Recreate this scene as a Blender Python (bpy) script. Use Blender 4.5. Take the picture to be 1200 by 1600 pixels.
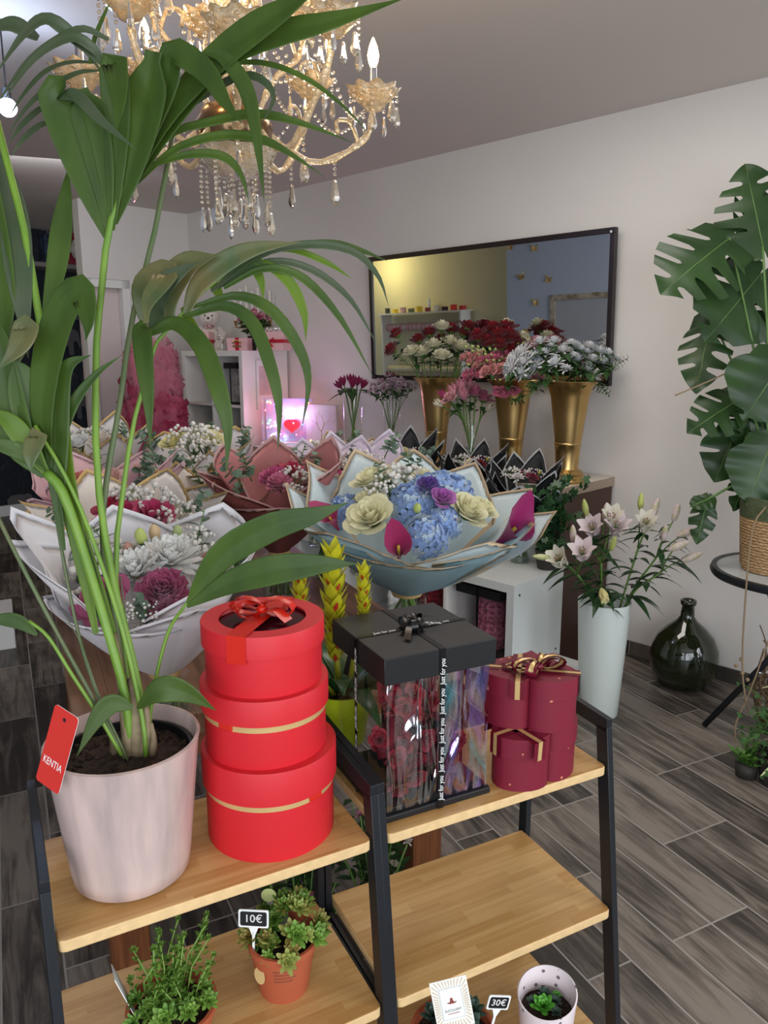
import bpy, math, random
from mathutils import Vector, Matrix, Quaternion
PI = math.pi; sin = math.sin; cos = math.cos; R = math.radians
V = Vector
rnd = random.Random(7)
for o in list(bpy.data.objects): bpy.data.objects.remove(o)
SC = bpy.context.scene; COL = SC.collection

# ---------------------------------------------------------------- camera
PITCH = R(11.7); FPX = 1190.0; HC = 1.5
cd = bpy.data.cameras.new('camera'); cam = bpy.data.objects.new('camera', cd); COL.objects.link(cam)
cam.location = (0, 0, HC); cam.rotation_euler = (PI/2 - PITCH, 0, 0)
cd.sensor_fit = 'VERTICAL'; cd.sensor_height = 36.0; cd.lens = FPX/1600*36.0; cd.clip_start = .02
SC.camera = cam
# ---------------------------------------------------------------- light and exposure
SC.view_settings.view_transform = 'Standard'; SC.view_settings.look = 'None'
SC.view_settings.gamma = 1; SC.view_settings.use_curve_mapping = False
SC.view_settings.exposure = -0.12
wd = bpy.data.worlds.new('world'); SC.world = wd; wd.use_nodes = True
wd.node_tree.nodes['Background'].inputs[0].default_value = (.75, .86, 1, 1)
wd.node_tree.nodes['Background'].inputs[1].default_value = 0.9
def area(name, loc, target, sx, sy, power, col):
    l = bpy.data.lights.new(name, 'AREA'); l.shape = 'RECTANGLE'; l.size = sx; l.size_y = sy; l.energy = power; l.color = col
    o = bpy.data.objects.new(name, l); COL.objects.link(o); o.location = loc
    o.rotation_euler = (V(target)-V(loc)).to_track_quat('-Z', 'Y').to_euler(); return o
def point(name, loc, power, col, rad=.03):
    l = bpy.data.lights.new(name, 'POINT'); l.energy = power; l.color = col; l.shadow_soft_size = rad
    o = bpy.data.objects.new(name, l); COL.objects.link(o); o.location = loc; return o
area('shop_window_daylight', (.95, -1.95, 1.45), (.2, 3.0, 1.1), 2.6, 1.9, 78, (.90, .95, 1))
area('shop_door_daylight', (-1.1, -1.5, 1.4), (-.6, 3.0, 1.0), 1.0, 1.9, 26, (.88, .94, 1))
area('left_wall_fill', (3.1, .2, 1.7), (-1.6, .3, 1.4), 1.6, 1.6, 52, (.90, .95, 1))  # added fill that brightens the blue wall seen in the mirror
area('ceiling_fill', (.35, 2.7, 2.585), (.35, 2.7, 0), 1.2, .6, 17, (1, .95, .90))  # added fill under the ceiling, evens out the brightness mid-room
area('back_room_tube', (-1.9, 4.6, 2.5), (-2.6, 6.6, .6), .9, .3, 5, (.9, .93, 1))

# ---------------------------------------------------------------- places in the room
_f = V((0, cos(PITCH), -sin(PITCH))); _u = V((0, sin(PITCH), cos(PITCH))); CO = V((0, 0, HC))
def ray(x, y): return V(((x-600)/FPX, 0, 0)) + _f + _u*(-(y-800)/FPX)
def PD(x, y, d): return CO + ray(x, y)*d                       # a point at depth d
def PZ(x, y, z): r = ray(x, y); return CO + r*((z-HC)/r.z)     # a point at height z
WN = V((.7009, .7133, 0)); WD = V((.7133, -.7009, 0)); WO = V((1.30, 3.63, 0)); WR = math.atan2(-.7009, .7133)
def PW(x, y, t=0):                                             # a point t metres in front of the right wall
    r = ray(x, y); return CO + r*(((WO - WN*t) - CO).dot(WN)/r.dot(WN))
def WL(s, t, z): return WO + WD*s - WN*t + V((0, 0, z))        # s to the right along the wall, t out of it
def wst(p): q = p - WO; return q.dot(WD), -q.dot(WN)
SX = V((.8942, .4476, 0)); SY = V((-.4476, .8942, 0)); SR = math.atan2(.4476, .8942)   # axes of the floor planks

# ---------------------------------------------------------------- mesh builder
class B:
    def __init__(s): s.v = []; s.f = []; s.m = []
    def add(s, vs, fs, mi=0):
        n = len(s.v); s.v += [V(q) for q in vs]; s.f += [tuple(i+n for i in f) for f in fs]; s.m += [mi]*len(fs)
    def box(s, c, size, rz=0, mi=0, mat=None, taper=1):
        hx, hy, hz = [q/2 for q in size]; vs = []
        for z in (-1, 1):
            k = taper if z > 0 else 1
            for x, y in ((-1, -1), (1, -1), (1, 1), (-1, 1)): vs.append(V((x*hx*k, y*hy*k, z*hz)))
        M = mat if mat else Matrix.Rotation(rz, 4, 'Z')
        s.add([M @ q + V(c) for q in vs], [(0, 3, 2, 1), (4, 5, 6, 7), (0, 1, 5, 4), (1, 2, 6, 5), (2, 3, 7, 6), (3, 0, 4, 7)], mi)
    def rbox(s, c, size, r, rz=0, mi=0, seg=3):                # box with rounded vertical corners
        hx, hy = size[0]/2-r, size[1]/2-r; pts = []
        for cx, cy, a0 in ((hx, hy, 0), (-hx, hy, 90), (-hx, -hy, 180), (hx, -hy, 270)):
            for k in range(seg+1):
                a = R(a0+90*k/seg); pts.append((cx+r*cos(a), cy+r*sin(a)))
        s.prism(pts, -size[2]/2, size[2]/2, Matrix.Translation(V(c)) @ Matrix.Rotation(rz, 4, 'Z'), mi)
    def prism(s, pts, z0, z1, M=None, mi=0):
        n = len(pts); M = M or Matrix()
        vs = [M @ V((p[0], p[1], z0)) for p in pts] + [M @ V((p[0], p[1], z1)) for p in pts]
        s.add(vs, [tuple(range(n-1, -1, -1)), tuple(range(n, 2*n))] + [(i, (i+1) % n, n+(i+1) % n, n+i) for i in range(n)], mi)
    def lathe(s, prof, n=24, M=None, mi=0, cap=False, jag=None):
        M = M or Matrix(); vs = []; k = len(prof)
        for j in range(n):
            a = 2*PI*j/n
            for i, (r, z) in enumerate(prof):
                if jag: r, z = jag(a, i, r, z)
                vs.append(M @ V((r*cos(a), r*sin(a), z)))
        fs = [(j*k+i, ((j+1) % n)*k+i, ((j+1) % n)*k+i+1, j*k+i+1) for j in range(n) for i in range(k-1)]
        if cap: fs += [tuple(j*k for j in range(n-1, -1, -1)), tuple(j*k+k-1 for j in range(n))]
        s.add(vs, fs, mi)
    def tube(s, pts, rad, n=6, mi=0, flat=1):
        pts = [V(p) for p in pts]; k = len(pts); vs = []
        if not hasattr(rad, '__len__'): rad = [rad]*k
        up = None
        for i, p in enumerate(pts):
            t = (pts[min(i+1, k-1)] - pts[max(i-1, 0)]).normalized()
            if up is None: up = t.orthogonal().normalized()
            a = (up - t*up.dot(t))
            a = a.normalized() if a.length > 1e-6 else t.orthogonal().normalized()
            b = t.cross(a); up = a
            for j in range(n):
                q = 2*PI*j/n; vs.append(p + a*cos(q)*rad[i] + b*sin(q)*rad[i]*flat)
        fs = [(i*n+j, i*n+(j+1) % n, (i+1)*n+(j+1) % n, (i+1)*n+j) for i in range(k-1) for j in range(n)]
        fs += [tuple(range(n-1, -1, -1)), tuple((k-1)*n+j for j in range(n))]
        s.add(vs, fs, mi)
    def bar(s, a, b, w, h, side=None, mi=0):                   # rectangular bar from a to b
        a = V(a); b = V(b); t = (b-a).normalized(); sd = V(side) if side else (V((0, 0, 1)).cross(t) if abs(t.z) < .95 else V((1, 0, 0)))
        sd = (sd - t*sd.dot(t)).normalized(); up = t.cross(sd)
        vs = [p + sd*x*w/2 + up*y*h/2 for p in (a, b) for x, y in ((-1, -1), (1, -1), (1, 1), (-1, 1))]
        s.add(vs, [(3, 2, 1, 0), (4, 5, 6, 7), (0, 1, 5, 4), (1, 2, 6, 5), (2, 3, 7, 6), (3, 0, 4, 7)], mi)
    def ball(s, c, r, n=8, m=5, mi=0, sc=(1, 1, 1)):
        prof = [(r*sin(PI*i/m), -r*cos(PI*i/m)) for i in range(m+1)]
        s.lathe(prof, n, Matrix.Translation(V(c)) @ Matrix.Diagonal((*sc, 1)), mi)
    def grid(s, rows, mi=0, mi_fn=None):
        n = len(rows[0]); base = len(s.v)
        for r in rows: s.v += [V(p) for p in r]
        for i in range(len(rows)-1):
            for j in range(n-1):
                s.f.append((base+i*n+j, base+i*n+j+1, base+(i+1)*n+j+1, base+(i+1)*n+j)); s.m.append(mi_fn(i, j) if mi_fn else mi)
    def blade(s, pts, ws, up=(0, -1, .3), fold=.18, mi=0, side=None, ribs=0):   # a folded leaf blade along pts
        rows = []; k = len(pts)
        for i in range(k):
            t = (pts[min(i+1, k-1)] - pts[max(i-1, 0)]).normalized()
            sd = t.cross(V(up)) if side is None else V(side) - t*V(side).dot(t)
            if sd.length < 1e-4: sd = t.orthogonal()
            sd.normalize(); nn = sd.cross(t).normalized(); w = ws[i]/2
            if ribs:
                rows.append([pts[i]+sd*w*q+nn*w*(fold*abs(q)-fold*.4)+nn*(.0011 if (j % 2) else -.0011)*min(1, w/.012) for j, q in enumerate([-1+2*x/ribs for x in range(ribs+1)])]); continue
            rows.append([pts[i]-sd*w+nn*w*fold, pts[i]-sd*w*.5+nn*w*fold*.35, pts[i]-nn*w*fold*.35, pts[i]+sd*w*.5+nn*w*fold*.35, pts[i]+sd*w+nn*w*fold])
        s.grid(rows, mi)
    def mesh(s, name, mats, smooth=35, off=V((0, 0, 0))):
        me = bpy.data.meshes.new(name); me.from_pydata([tuple(v-off) for v in s.v], [], s.f)
        for m in (mats if isinstance(mats, (list, tuple)) else [mats]): me.materials.append(m)
        me.polygons.foreach_set('material_index', s.m)
        if smooth:
            me.polygons.foreach_set('use_smooth', [True]*len(s.f))
            if smooth < 180: me.set_sharp_from_angle(angle=R(smooth))
        me.update(); return me
    def build(s, name, mats, parent=None, smooth=35, world=False, bevel=0, loc=None):
        off = parent.location if (world and parent) else V((0, 0, 0))
        return put(s.mesh(name, mats, smooth, off), name, parent, loc=loc, bevel=bevel)
def put(me, name, parent=None, loc=None, rot=None, scale=None, bevel=0):
    o = bpy.data.objects.new(name, me); COL.objects.link(o); o.parent = parent
    if loc is not None: o.location = loc
    if rot is not None:
        if isinstance(rot, Quaternion): o.rotation_mode = 'QUATERNION'; o.rotation_quaternion = rot
        else: o.rotation_euler = rot
    if scale is not None: o.scale = (scale,)*3 if not hasattr(scale, '__len__') else scale
    if bevel:
        m = o.modifiers.new('bevel', 'BEVEL'); m.width = bevel; m.segments = 2; m.limit_method = 'ANGLE'; m.angle_limit = R(40)
    return o
def tag(o, label, cat, group=None):
    o['label'] = label; o['category'] = cat
    if group: o['group'] = group
    return o
def thing(name, label, cat, loc, rz=0, group=None):
    o = bpy.data.objects.new(name, None); COL.objects.link(o); o.location = loc; o.rotation_euler = (0, 0, rz)
    o.empty_display_size = .05
    return tag(o, label, cat, group)
def struct(o): o['kind'] = 'structure'; return o
def aim(d, spin=0): return V(d).to_track_quat('Z', 'Y') @ Quaternion((0, 0, 1), spin)
def smooth_path(pts, n=12):                                    # Catmull-Rom through the points
    P = [V(p) for p in pts]; P = [P[0]*2-P[1]] + P + [P[-1]*2-P[-2]]; out = []
    segs = len(P)-3
    for q in range(n):
        u = q/(n-1)*segs; i = min(int(u), segs-1); t = u-i; a, b, c, d = P[i:i+4]
        out.append(.5*((2*b) + (c-a)*t + (2*a-5*b+4*c-d)*t*t + (3*b-a-3*c+d)*t**3))
    return out
def wprof(n, w, a=.35, base=.25, tip=.02):                     # leaf width along its length, widest at a
    out = []
    for i in range(n):
        t = i/(n-1)
        k = base+(1-base)*sin(PI/2*min(t/a, 1)) if t < a else max(tip, cos(PI/2*((t-a)/(1-a))**1.05)**1.15)
        out.append(w*k)
    return out

# ---------------------------------------------------------------- materials
def lin(c):
    return tuple(((x/255)/12.92 if x/255 <= .04045 else (((x/255)+.055)/1.055)**2.4) for x in c)
MATS = {}
def mat(name, col, rough=.5, metal=0, var=0, vscale=20, col2=None, trans=0, bump=0, bscale=80, emis=0, coat=0, stretch=None, alpha=1, sheen=0, spec=.5, tl=0, ior=1.45, ecol=None):
    if name in MATS: return MATS[name]
    m = bpy.data.materials.new(name); m.use_nodes = True; nt = m.node_tree; N = nt.nodes; L = nt.links; p = N['Principled BSDF']; out = N['Material Output']
    c = lin(col); I = p.inputs
    I['Base Color'].default_value = (*c, 1); I['Roughness'].default_value = rough; I['Metallic'].default_value = metal
    I['IOR'].default_value = ior; I['Transmission Weight'].default_value = trans; I['Coat Weight'].default_value = coat; I['Alpha'].default_value = alpha
    I['Specular IOR Level'].default_value = spec; I['Sheen Weight'].default_value = sheen
    tc = N.new('ShaderNodeTexCoord'); vec = tc.outputs['Object']
    if stretch:
        mp = N.new('ShaderNodeMapping'); mp.inputs['Scale'].default_value = stretch; L.new(vec, mp.inputs[0]); vec = mp.outputs[0]
    if col2 or var:
        nz = N.new('ShaderNodeTexNoise'); nz.inputs['Scale'].default_value = vscale; nz.inputs['Detail'].default_value = 4; L.new(vec, nz.inputs['Vector'])
        mx = N.new('ShaderNodeMix'); mx.data_type = 'RGBA'; rp = N.new('ShaderNodeMapRange'); rp.inputs[1].default_value = .35; rp.inputs[2].default_value = .65
        L.new(nz.outputs['Fac'], rp.inputs[0]); L.new(rp.outputs[0], mx.inputs[0])
        c2 = lin(col2) if col2 else tuple(x*(1-var) for x in c)
        mx.inputs[6].default_value = (*c, 1); mx.inputs[7].default_value = (*c2, 1); L.new(mx.outputs[2], I['Base Color']); bc = mx.outputs[2]
    else: bc = None
    if bump:
        nb = N.new('ShaderNodeTexNoise'); nb.inputs['Scale'].default_value = bscale; L.new(vec, nb.inputs['Vector'])
        bp = N.new('ShaderNodeBump'); bp.inputs['Strength'].default_value = bump; bp.inputs['Distance'].default_value = .01
        L.new(nb.outputs['Fac'], bp.inputs['Height']); L.new(bp.outputs[0], I['Normal'])
    if emis:
        I['Emission Color'].default_value = (*(lin(ecol) if ecol else c), 1); I['Emission Strength'].default_value = emis
    if tl:
        t = N.new('ShaderNodeBsdfTranslucent'); t.inputs[0].default_value = (*[min(1, x*1.25) for x in c], 1)
        if bc: L.new(bc, t.inputs[0])
        s = N.new('ShaderNodeMixShader'); s.inputs[0].default_value = tl
        L.new(p.outputs[0], s.inputs[1]); L.new(t.outputs[0], s.inputs[2]); L.new(s.outputs[0], out.inputs[0])
    MATS[name] = m; return m
def film(name, gloss=.12, tint=(255, 255, 255), rough=.03, warp=0, rainbow=False):
    # clear foil or thin glass: lets light straight through with a reflection on top
    if name in MATS: return MATS[name]
    m = bpy.data.materials.new(name); m.use_nodes = True; nt = m.node_tree; N = nt.nodes; L = nt.links; N.remove(N['Principled BSDF']); out = N['Material Output']
    t = N.new('ShaderNodeBsdfTransparent'); t.inputs[0].default_value = (*lin(tint), 1)
    g = N.new('ShaderNodeBsdfGlossy'); g.inputs['Roughness'].default_value = rough; g.inputs[0].default_value = (1, 1, 1, 1)
    lw = N.new('ShaderNodeLayerWeight'); lw.inputs[0].default_value = .35
    mr = N.new('ShaderNodeMapRange'); mr.inputs[3].default_value = gloss; mr.inputs[4].default_value = min(1, gloss+.6)
    pw = N.new('ShaderNodeMath'); pw.operation = 'POWER'; pw.inputs[1].default_value = 2.5
    L.new(lw.outputs['Facing'], pw.inputs[0]); L.new(pw.outputs[0], mr.inputs[0])
    s = N.new('ShaderNodeMixShader'); L.new(mr.outputs[0], s.inputs[0]); L.new(t.outputs[0], s.inputs[1]); L.new(g.outputs[0], s.inputs[2]); L.new(s.outputs[0], out.inputs[0])
    if warp or rainbow:
        tc = N.new('ShaderNodeTexCoord'); mp = N.new('ShaderNodeMapping'); mp.inputs['Scale'].default_value = (1.5, 1.5, .35); L.new(tc.outputs['Object'], mp.inputs[0])
        nz = N.new('ShaderNodeTexNoise'); nz.inputs['Scale'].default_value = 16; nz.inputs['Detail'].default_value = 1.5; nz.inputs['Distortion'].default_value = .8; L.new(mp.outputs[0], nz.inputs['Vector'])
        if warp:
            bp = N.new('ShaderNodeBump'); bp.inputs['Strength'].default_value = warp; bp.inputs['Distance'].default_value = .05; L.new(nz.outputs['Fac'], bp.inputs['Height']); L.new(bp.outputs[0], g.inputs['Normal'])
        if rainbow:
            cr = N.new('ShaderNodeValToRGB'); cols = [(.2, .3, 1), (.1, .75, .95), (.95, .9, 1), (.55, .25, 1), (1, .8, .95), (.3, .35, 1)]
            e = cr.color_ramp.elements; e[0].position = .3; e[0].color = (*cols[0], 1); e[1].position = .75; e[1].color = (*cols[-1], 1)
            for i in range(1, 5):
                q = e.new(.3+.45*i/5); q.color = (*cols[i], 1)
            L.new(nz.outputs['Fac'], cr.inputs[0]); L.new(cr.outputs[0], g.inputs[0])
    MATS[name] = m; return m
def planks(name, W, Ln, cols, grout, gw, grain=1, rz=0, rough=.45, bump=.2, dark=.35, axis='XY', org=(0, 0)):
    # rows of boards: row number, stagger, joint and a tone and grain of its own per board
    m = bpy.data.materials.new(name); m.use_nodes = True; nt = m.node_tree; N = nt.nodes; L = nt.links; p = N['Principled BSDF']; p.inputs['Roughness'].default_value = rough
    def mt(op, a, b=None, c=None):
        n = N.new('ShaderNodeMath'); n.operation = op
        for i, q in enumerate((a, b, c)):
            if q is None: continue
            if isinstance(q, (int, float)): n.inputs[i].default_value = q
            else: L.new(q, n.inputs[i])
        return n.outputs[0]
    tc = N.new('ShaderNodeTexCoord'); mp = N.new('ShaderNodeMapping'); mp.vector_type = 'POINT'
    mp.inputs['Rotation'].default_value = (0, 0, rz); L.new(tc.outputs['Object'], mp.inputs[0])
    sp = N.new('ShaderNodeSeparateXYZ'); L.new(mp.outputs[0], sp.inputs[0])
    u = mt('ADD', sp.outputs[0], 50+org[0]); v = mt('ADD', sp.outputs[2 if axis == 'XZ' else 1], 50+org[1])
    row = mt('FLOOR', mt('DIVIDE', v, W)); fv = mt('FRACT', mt('DIVIDE', v, W))
    wn = N.new('ShaderNodeTexWhiteNoise'); wn.noise_dimensions = '1D'; L.new(row, wn.inputs['W'])
    uu = mt('ADD', mt('DIVIDE', u, Ln), mt('MULTIPLY', mt('ROUND', mt('MULTIPLY', wn.outputs[0], 6)), .5 if grain == 1 else .37)); fu = mt('FRACT', uu); tile = mt('FLOOR', uu)
    cb = N.new('ShaderNodeCombineXYZ'); L.new(row, cb.inputs[0]); L.new(tile, cb.inputs[1])
    w2 = N.new('ShaderNodeTexWhiteNoise'); w2.noise_dimensions = '2D'; L.new(cb.outputs[0], w2.inputs['Vector'])
    rv = w2.outputs['Value']
    g3 = N.new('ShaderNodeCombineXYZ'); L.new(mt('ADD', mt('MULTIPLY', u, 1.6), mt('MULTIPLY', rv, 37)), g3.inputs[0]); L.new(mt('MULTIPLY', v, 16 if grain == 1 else 50), g3.inputs[1]); L.new(mt('MULTIPLY', rv, 11), g3.inputs[2])
    nz = N.new('ShaderNodeTexNoise'); nz.inputs['Scale'].default_value = 1.5; nz.inputs['Detail'].default_value = 7; nz.inputs['Roughness'].default_value = .68; nz.inputs['Distortion'].default_value = .9 if grain == 1 else .2
    L.new(g3.outputs[0], nz.inputs['Vector'])
    g4 = N.new('ShaderNodeCombineXYZ'); L.new(mt('MULTIPLY', u, 3), g4.inputs[0]); L.new(mt('MULTIPLY', v, 6), g4.inputs[1]); L.new(mt('MULTIPLY', rv, 9), g4.inputs[2])
    n2 = N.new('ShaderNodeTexNoise'); n2.inputs['Scale'].default_value = 1.3; n2.inputs['Detail'].default_value = 3; L.new(g4.outputs[0], n2.inputs['Vector'])
    cr = N.new('ShaderNodeValToRGB'); e = cr.color_ramp.elements
    e[0].position = .36; e[0].color = (*lin(cols[0]), 1); e[1].position = .66; e[1].color = (*lin(cols[-1]), 1)
    for i, c in enumerate(cols[1:-1]): q = e.new(.36+.30*(i+1)/(len(cols)-1)); q.color = (*lin(c), 1)
    tone = mt('ADD', mt('ADD', nz.outputs['Fac'], mt('MULTIPLY', mt('SUBTRACT', rv, .5), dark)), mt('MULTIPLY', mt('SUBTRACT', n2.outputs['Fac'], .5), .5 if grain == 1 else .15))
    L.new(tone, cr.inputs[0])
    eu = mt('MULTIPLY', mt('MINIMUM', fu, mt('SUBTRACT', 1, fu)), Ln); ev = mt('MULTIPLY', mt('MINIMUM', fv, mt('SUBTRACT', 1, fv)), W)
    ed = mt('MINIMUM', eu, ev); gm = mt('LESS_THAN', ed, gw/2)
    mx = N.new('ShaderNodeMix'); mx.data_type = 'RGBA'; L.new(gm, mx.inputs[0]); L.new(cr.outputs[0], mx.inputs[6]); mx.inputs[7].default_value = (*lin(grout), 1)
    L.new(mx.outputs[2], p.inputs['Base Color'])
    bp = N.new('ShaderNodeBump'); bp.inputs['Strength'].default_value = bump; bp.inputs['Distance'].default_value = .004
    L.new(mt('SUBTRACT', nz.outputs['Fac'], mt('MULTIPLY', gm, .6)), bp.inputs['Height']); L.new(bp.outputs[0], p.inputs['Normal'])
    MATS[name] = m; return m
PLASTER = mat('painted_plaster', (220, 215, 210), .75, bump=.05, bscale=6, var=.03, vscale=2)
CEIL = mat('ceiling_paint', (214, 205, 198), .8)
FLOORM = planks('wood_look_tile', .1425, .61, [(60, 54, 49), (88, 80, 73), (112, 103, 94), (134, 124, 114)], (158, 152, 144), .005, rz=-SR+PI/2, rough=.42, dark=.24)
BAMBOO = planks('bamboo_board', .021, .23, [(184, 138, 80), (194, 151, 93), (204, 163, 106)], (200, 155, 96), .0, grain=0, rough=.38, bump=.03, dark=.28)
BAMBOOE = mat('bamboo_edge', (226, 192, 140), .45, var=.12, vscale=60)
BLACKM = mat('black_powder_coated_steel', (26, 29, 34), .38)
WHITEM = mat('white_melamine', (228, 226, 222), .4)
GREYW = mat('white_lacquer_cool', (204, 208, 206), .5)
WOODT = planks('brown_table_wood', .16, 2.6, [(96, 66, 48), (122, 88, 66), (140, 106, 82)], (80, 54, 40), .0015, grain=1, rz=PI/2, rough=.45, bump=.08, dark=.1)
LEGW = mat('table_leg_wood', (120, 70, 36), .5, col2=(98, 54, 26), vscale=8, stretch=(14, 14, 1), bump=.1, bscale=20)
GLASSM = film('clear_vase_glass', .07)
WATER = film('vase_water', .03, (225, 235, 228))
GOLD = mat('brushed_gold', (206, 174, 116), .30, 1, col2=(190, 156, 98), vscale=5)
RED = mat('red_box_card', (204, 32, 42), .5)
REDR = mat('red_satin', (206, 38, 24), .3)
GOLDR = mat('gold_ribbon', (222, 188, 128), .3, .4)
BURG = mat('burgundy_card', (112, 18, 40), .6)
BURGR = mat('burgundy_ribbon', (104, 12, 36), .35)
BLK = mat('black_card', (24, 24, 26), .45)
BLKR = mat('black_satin', (14, 14, 16), .3)
WHT = mat('white_print', (240, 240, 238), .5)
STEM = mat('green_stem', (88, 122, 52), .45)
DKLEAF = mat('dark_leaf', (38, 66, 34), .4, col2=(58, 90, 46), vscale=30, tl=.15)
EUC = mat('eucalyptus_leaf', (106, 128, 108), .55, col2=(84, 108, 90), vscale=20, tl=.15)
SOIL = mat('potting_soil', (34, 25, 20), .95, col2=(66, 50, 38), vscale=90, bump=1, bscale=120)
TERRA = mat('terracotta_plastic', (182, 92, 62), .5, var=.12, vscale=8)
# ================================================================= the room
CH = 2.6
def wall_strip(name, a, b, z0, z1, m, th=.1, nrm=None):
    bb = B(); a = V(a); b = V(b); d = (b-a).normalized(); n = V(nrm) if nrm else V((-d.y, d.x, 0))
    pts = [a, b, b+n*th, a+n*th]
    bb.add([p+V((0, 0, z0)) for p in pts]+[p+V((0, 0, z1)) for p in pts], [(0, 3, 2, 1), (4, 5, 6, 7), (0, 1, 5, 4), (1, 2, 6, 5), (2, 3, 7, 6), (3, 0, 4, 7)])
    return struct(bb.build(name, m, smooth=0))
b = B(); b.box((0, 3, -.05), (16, 16, .1)); struct(b.build('floor', FLOORM, smooth=0))
b = B(); b.box((0, 3, CH+.05), (16, 16, .1)); struct(b.build('ceiling', CEIL, smooth=0))
CS = wst(PW(295, 400))[0]                                       # corner of right wall and back wall, along the wall
cA = WL(CS, 0, 0); cB = WL(3.6, 0, 0)
wall_strip('wall_right', cA-WD*.0, cB, 0, CH, PLASTER, nrm=WN)
SKIRT = planks('tile_skirting', .2, .33, [(52, 47, 43), (74, 68, 62), (96, 88, 80)], (150, 144, 138), .004, rough=.45, org=(0, .05))
def skirting(name, s0, s1, t, m, h=.07):
    b = B(); b.box((0, 0, h/2), (s1-s0, .01, h)); o = b.build(name, m, smooth=0); o.location = WL((s0+s1)/2, t+.006, 0); o.rotation_euler = (0, 0, WR); return struct(o)
skirting('baseboard_right', CS, 3.6, 0, SKIRT)
# back wall: from the corner leftwards to the passage, then the papered wall further back
bk = -WN
def back_at(x, y, off=0):                                      # point on the back-wall plane moved off metres away from us
    r = ray(x, y); c = cA - WD*off; return CO + r*((c-CO).dot(WD)/r.dot(WD))
pL = back_at(213, 600); tL = (pL-cA).dot(bk)
wall_strip('wall_back', cA, cA+bk*tL, 0, CH, PLASTER, nrm=-WD)
pM = back_at(143, 600); tM = (pM-cA).dot(bk)
zt = back_at(180, 437).z
wall_strip('wall_back_over_door', cA+bk*tL, cA+bk*tM, zt, CH, PLASTER, nrm=-WD).name = 'wall_back_lintel'
PINKD = mat('pale_pink_door', (216, 200, 198), .5)
GREYF = mat('grey_door_frame', (150, 156, 168), .4)
b = B()
dw = tM-tL
b.box((0, 0, zt/2), (dw, .04, zt))
door = b.build('door_1', PINKD, smooth=0); door.location = cA+bk*(tL+dw/2)-WD*.10; door.rotation_euler = (0, 0, WR+PI/2); struct(door)
b = B()
for x in (-dw/2+.03, dw/2-.03): b.box((x, 0, zt/2), (.06, .06, zt))
b.box((0, 0, zt-.03), (dw, .06, .06)); b.box((-dw/2+.32, .0, zt/2), (.012, .05, zt-.1), mi=1)
fr = b.build('trim_1', [WHITEM, BLKR], smooth=0); fr.location = cA+bk*(tL+dw/2)-WD*.04; fr.rotation_euler = (0, 0, WR+PI/2); struct(fr)
# dark wallpaper with pale elephants and palms
m = mat('elephant_wallpaper', (24, 27, 36), .7); nt = m.node_tree; N = nt.nodes; L = nt.links; p = N['Principled BSDF']
tc = N.new('ShaderNodeTexCoord'); mp = N.new('ShaderNodeMapping'); mp.inputs['Scale'].default_value = (7, 7, 2.6); L.new(tc.outputs['Object'], mp.inputs[0])
nz = N.new('ShaderNodeTexNoise'); nz.inputs['Scale'].default_value = 2.4; nz.inputs['Detail'].default_value = 8; nz.inputs['Distortion'].default_value = 1.6; L.new(mp.outputs[0], nz.inputs['Vector'])
cr = N.new('ShaderNodeValToRGB'); e = cr.color_ramp.elements; e[0].position = .56; e[0].color = (*lin((22, 26, 36)), 1); e[1].position = .72; e[1].color = (*lin((66, 66, 72)), 1)
L.new(nz.outputs['Fac'], cr.inputs[0]); L.new(cr.outputs[0], p.inputs['Base Color'])
OFF2 = 0
c0 = PZ(30, 803, 0); off2 = -(c0-cA).dot(WD)
q0 = cA - WD*off2
tP = (back_at(146, 600, off2) - q0).dot(bk)
wall_strip('wall_rear', q0+bk*(tP-1.2), q0+bk*(tP+3.6), 0, CH, m, nrm=-WD)
b = B(); b.bar(q0+bk*(tP-1.2)+WD*.01+V((0, 0, .05)), q0+bk*(tP+3.6)+WD*.01+V((0, 0, .05)), .02, .1, side=WD); struct(b.build('baseboard_back', WHITEM, smooth=0))
# pale elephants printed on the paper, as thin ink shapes
INK = mat('wallpaper_ink', (96, 92, 92), .8)
b = B()
eleph = [(-.5, .1), (-.52, .35), (-.35, .5), (0, .55), (.3, .5), (.45, .56), (.62, .45), (.66, .2), (.7, -.1), (.62, -.12), (.55, .12), (.42, .1), (.4, -.4), (.22, -.4), (.2, -.05), (-.15, -.05), (-.2, -.4), (-.4, -.4), (-.42, 0)]
def on_rear(x, y): return back_at(x, y, off2-.012)
for x, y, s in ((98, 538, .26), (112, 640, .24), (60, 700, .22), (30, 790, .2), (118, 498, .2)):
    c = on_rear(x, y); X = WN
    b.add([c + X*px_*s + V((0, 0, pz_*s)) for px_, pz_ in eleph], [tuple(range(len(eleph)))])
struct(b.build('trim_2', INK, smooth=0))
# high shelf board above the paper with dark storage and a red box
zs = on_rear(100, 421).z
b = B(); a0 = q0+bk*tP+V((0, 0, zs)); b.bar(a0+WD*.15, a0+bk*2.4+WD*.15, .3, .04, side=WD)
tag(b.build('wall_shelf', mat('grey_shelf_board', (150, 140, 134), .6), smooth=0), 'grey wall shelf board above the dark elephant wallpaper', 'shelf')
b = B(); a1 = q0+bk*tP+V((0, 0, CH-.18)); b.bar(a1+WD*.17, a1+bk*2.4+WD*.17, .34, .05, side=WD)
b.bar(a0+bk*.02+WD*.15+V((0, 0, .02)), a1+bk*.02+WD*.15, .3, .03, side=WD)
hz = back_at(100, 342, off2-.3).z
b2 = B(); a1 = q0+bk*tP+V((0, 0, hz)); b2.bar(a1+WD*.17, a1+bk*2.4+WD*.17, .34, .05, side=WD)
tag(b2.build('wall_shelf', mat('black_shelf_board', (28, 28, 32), .5), smooth=0), 'black upper wall shelf above the shelf with the red box', 'shelf')
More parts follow.
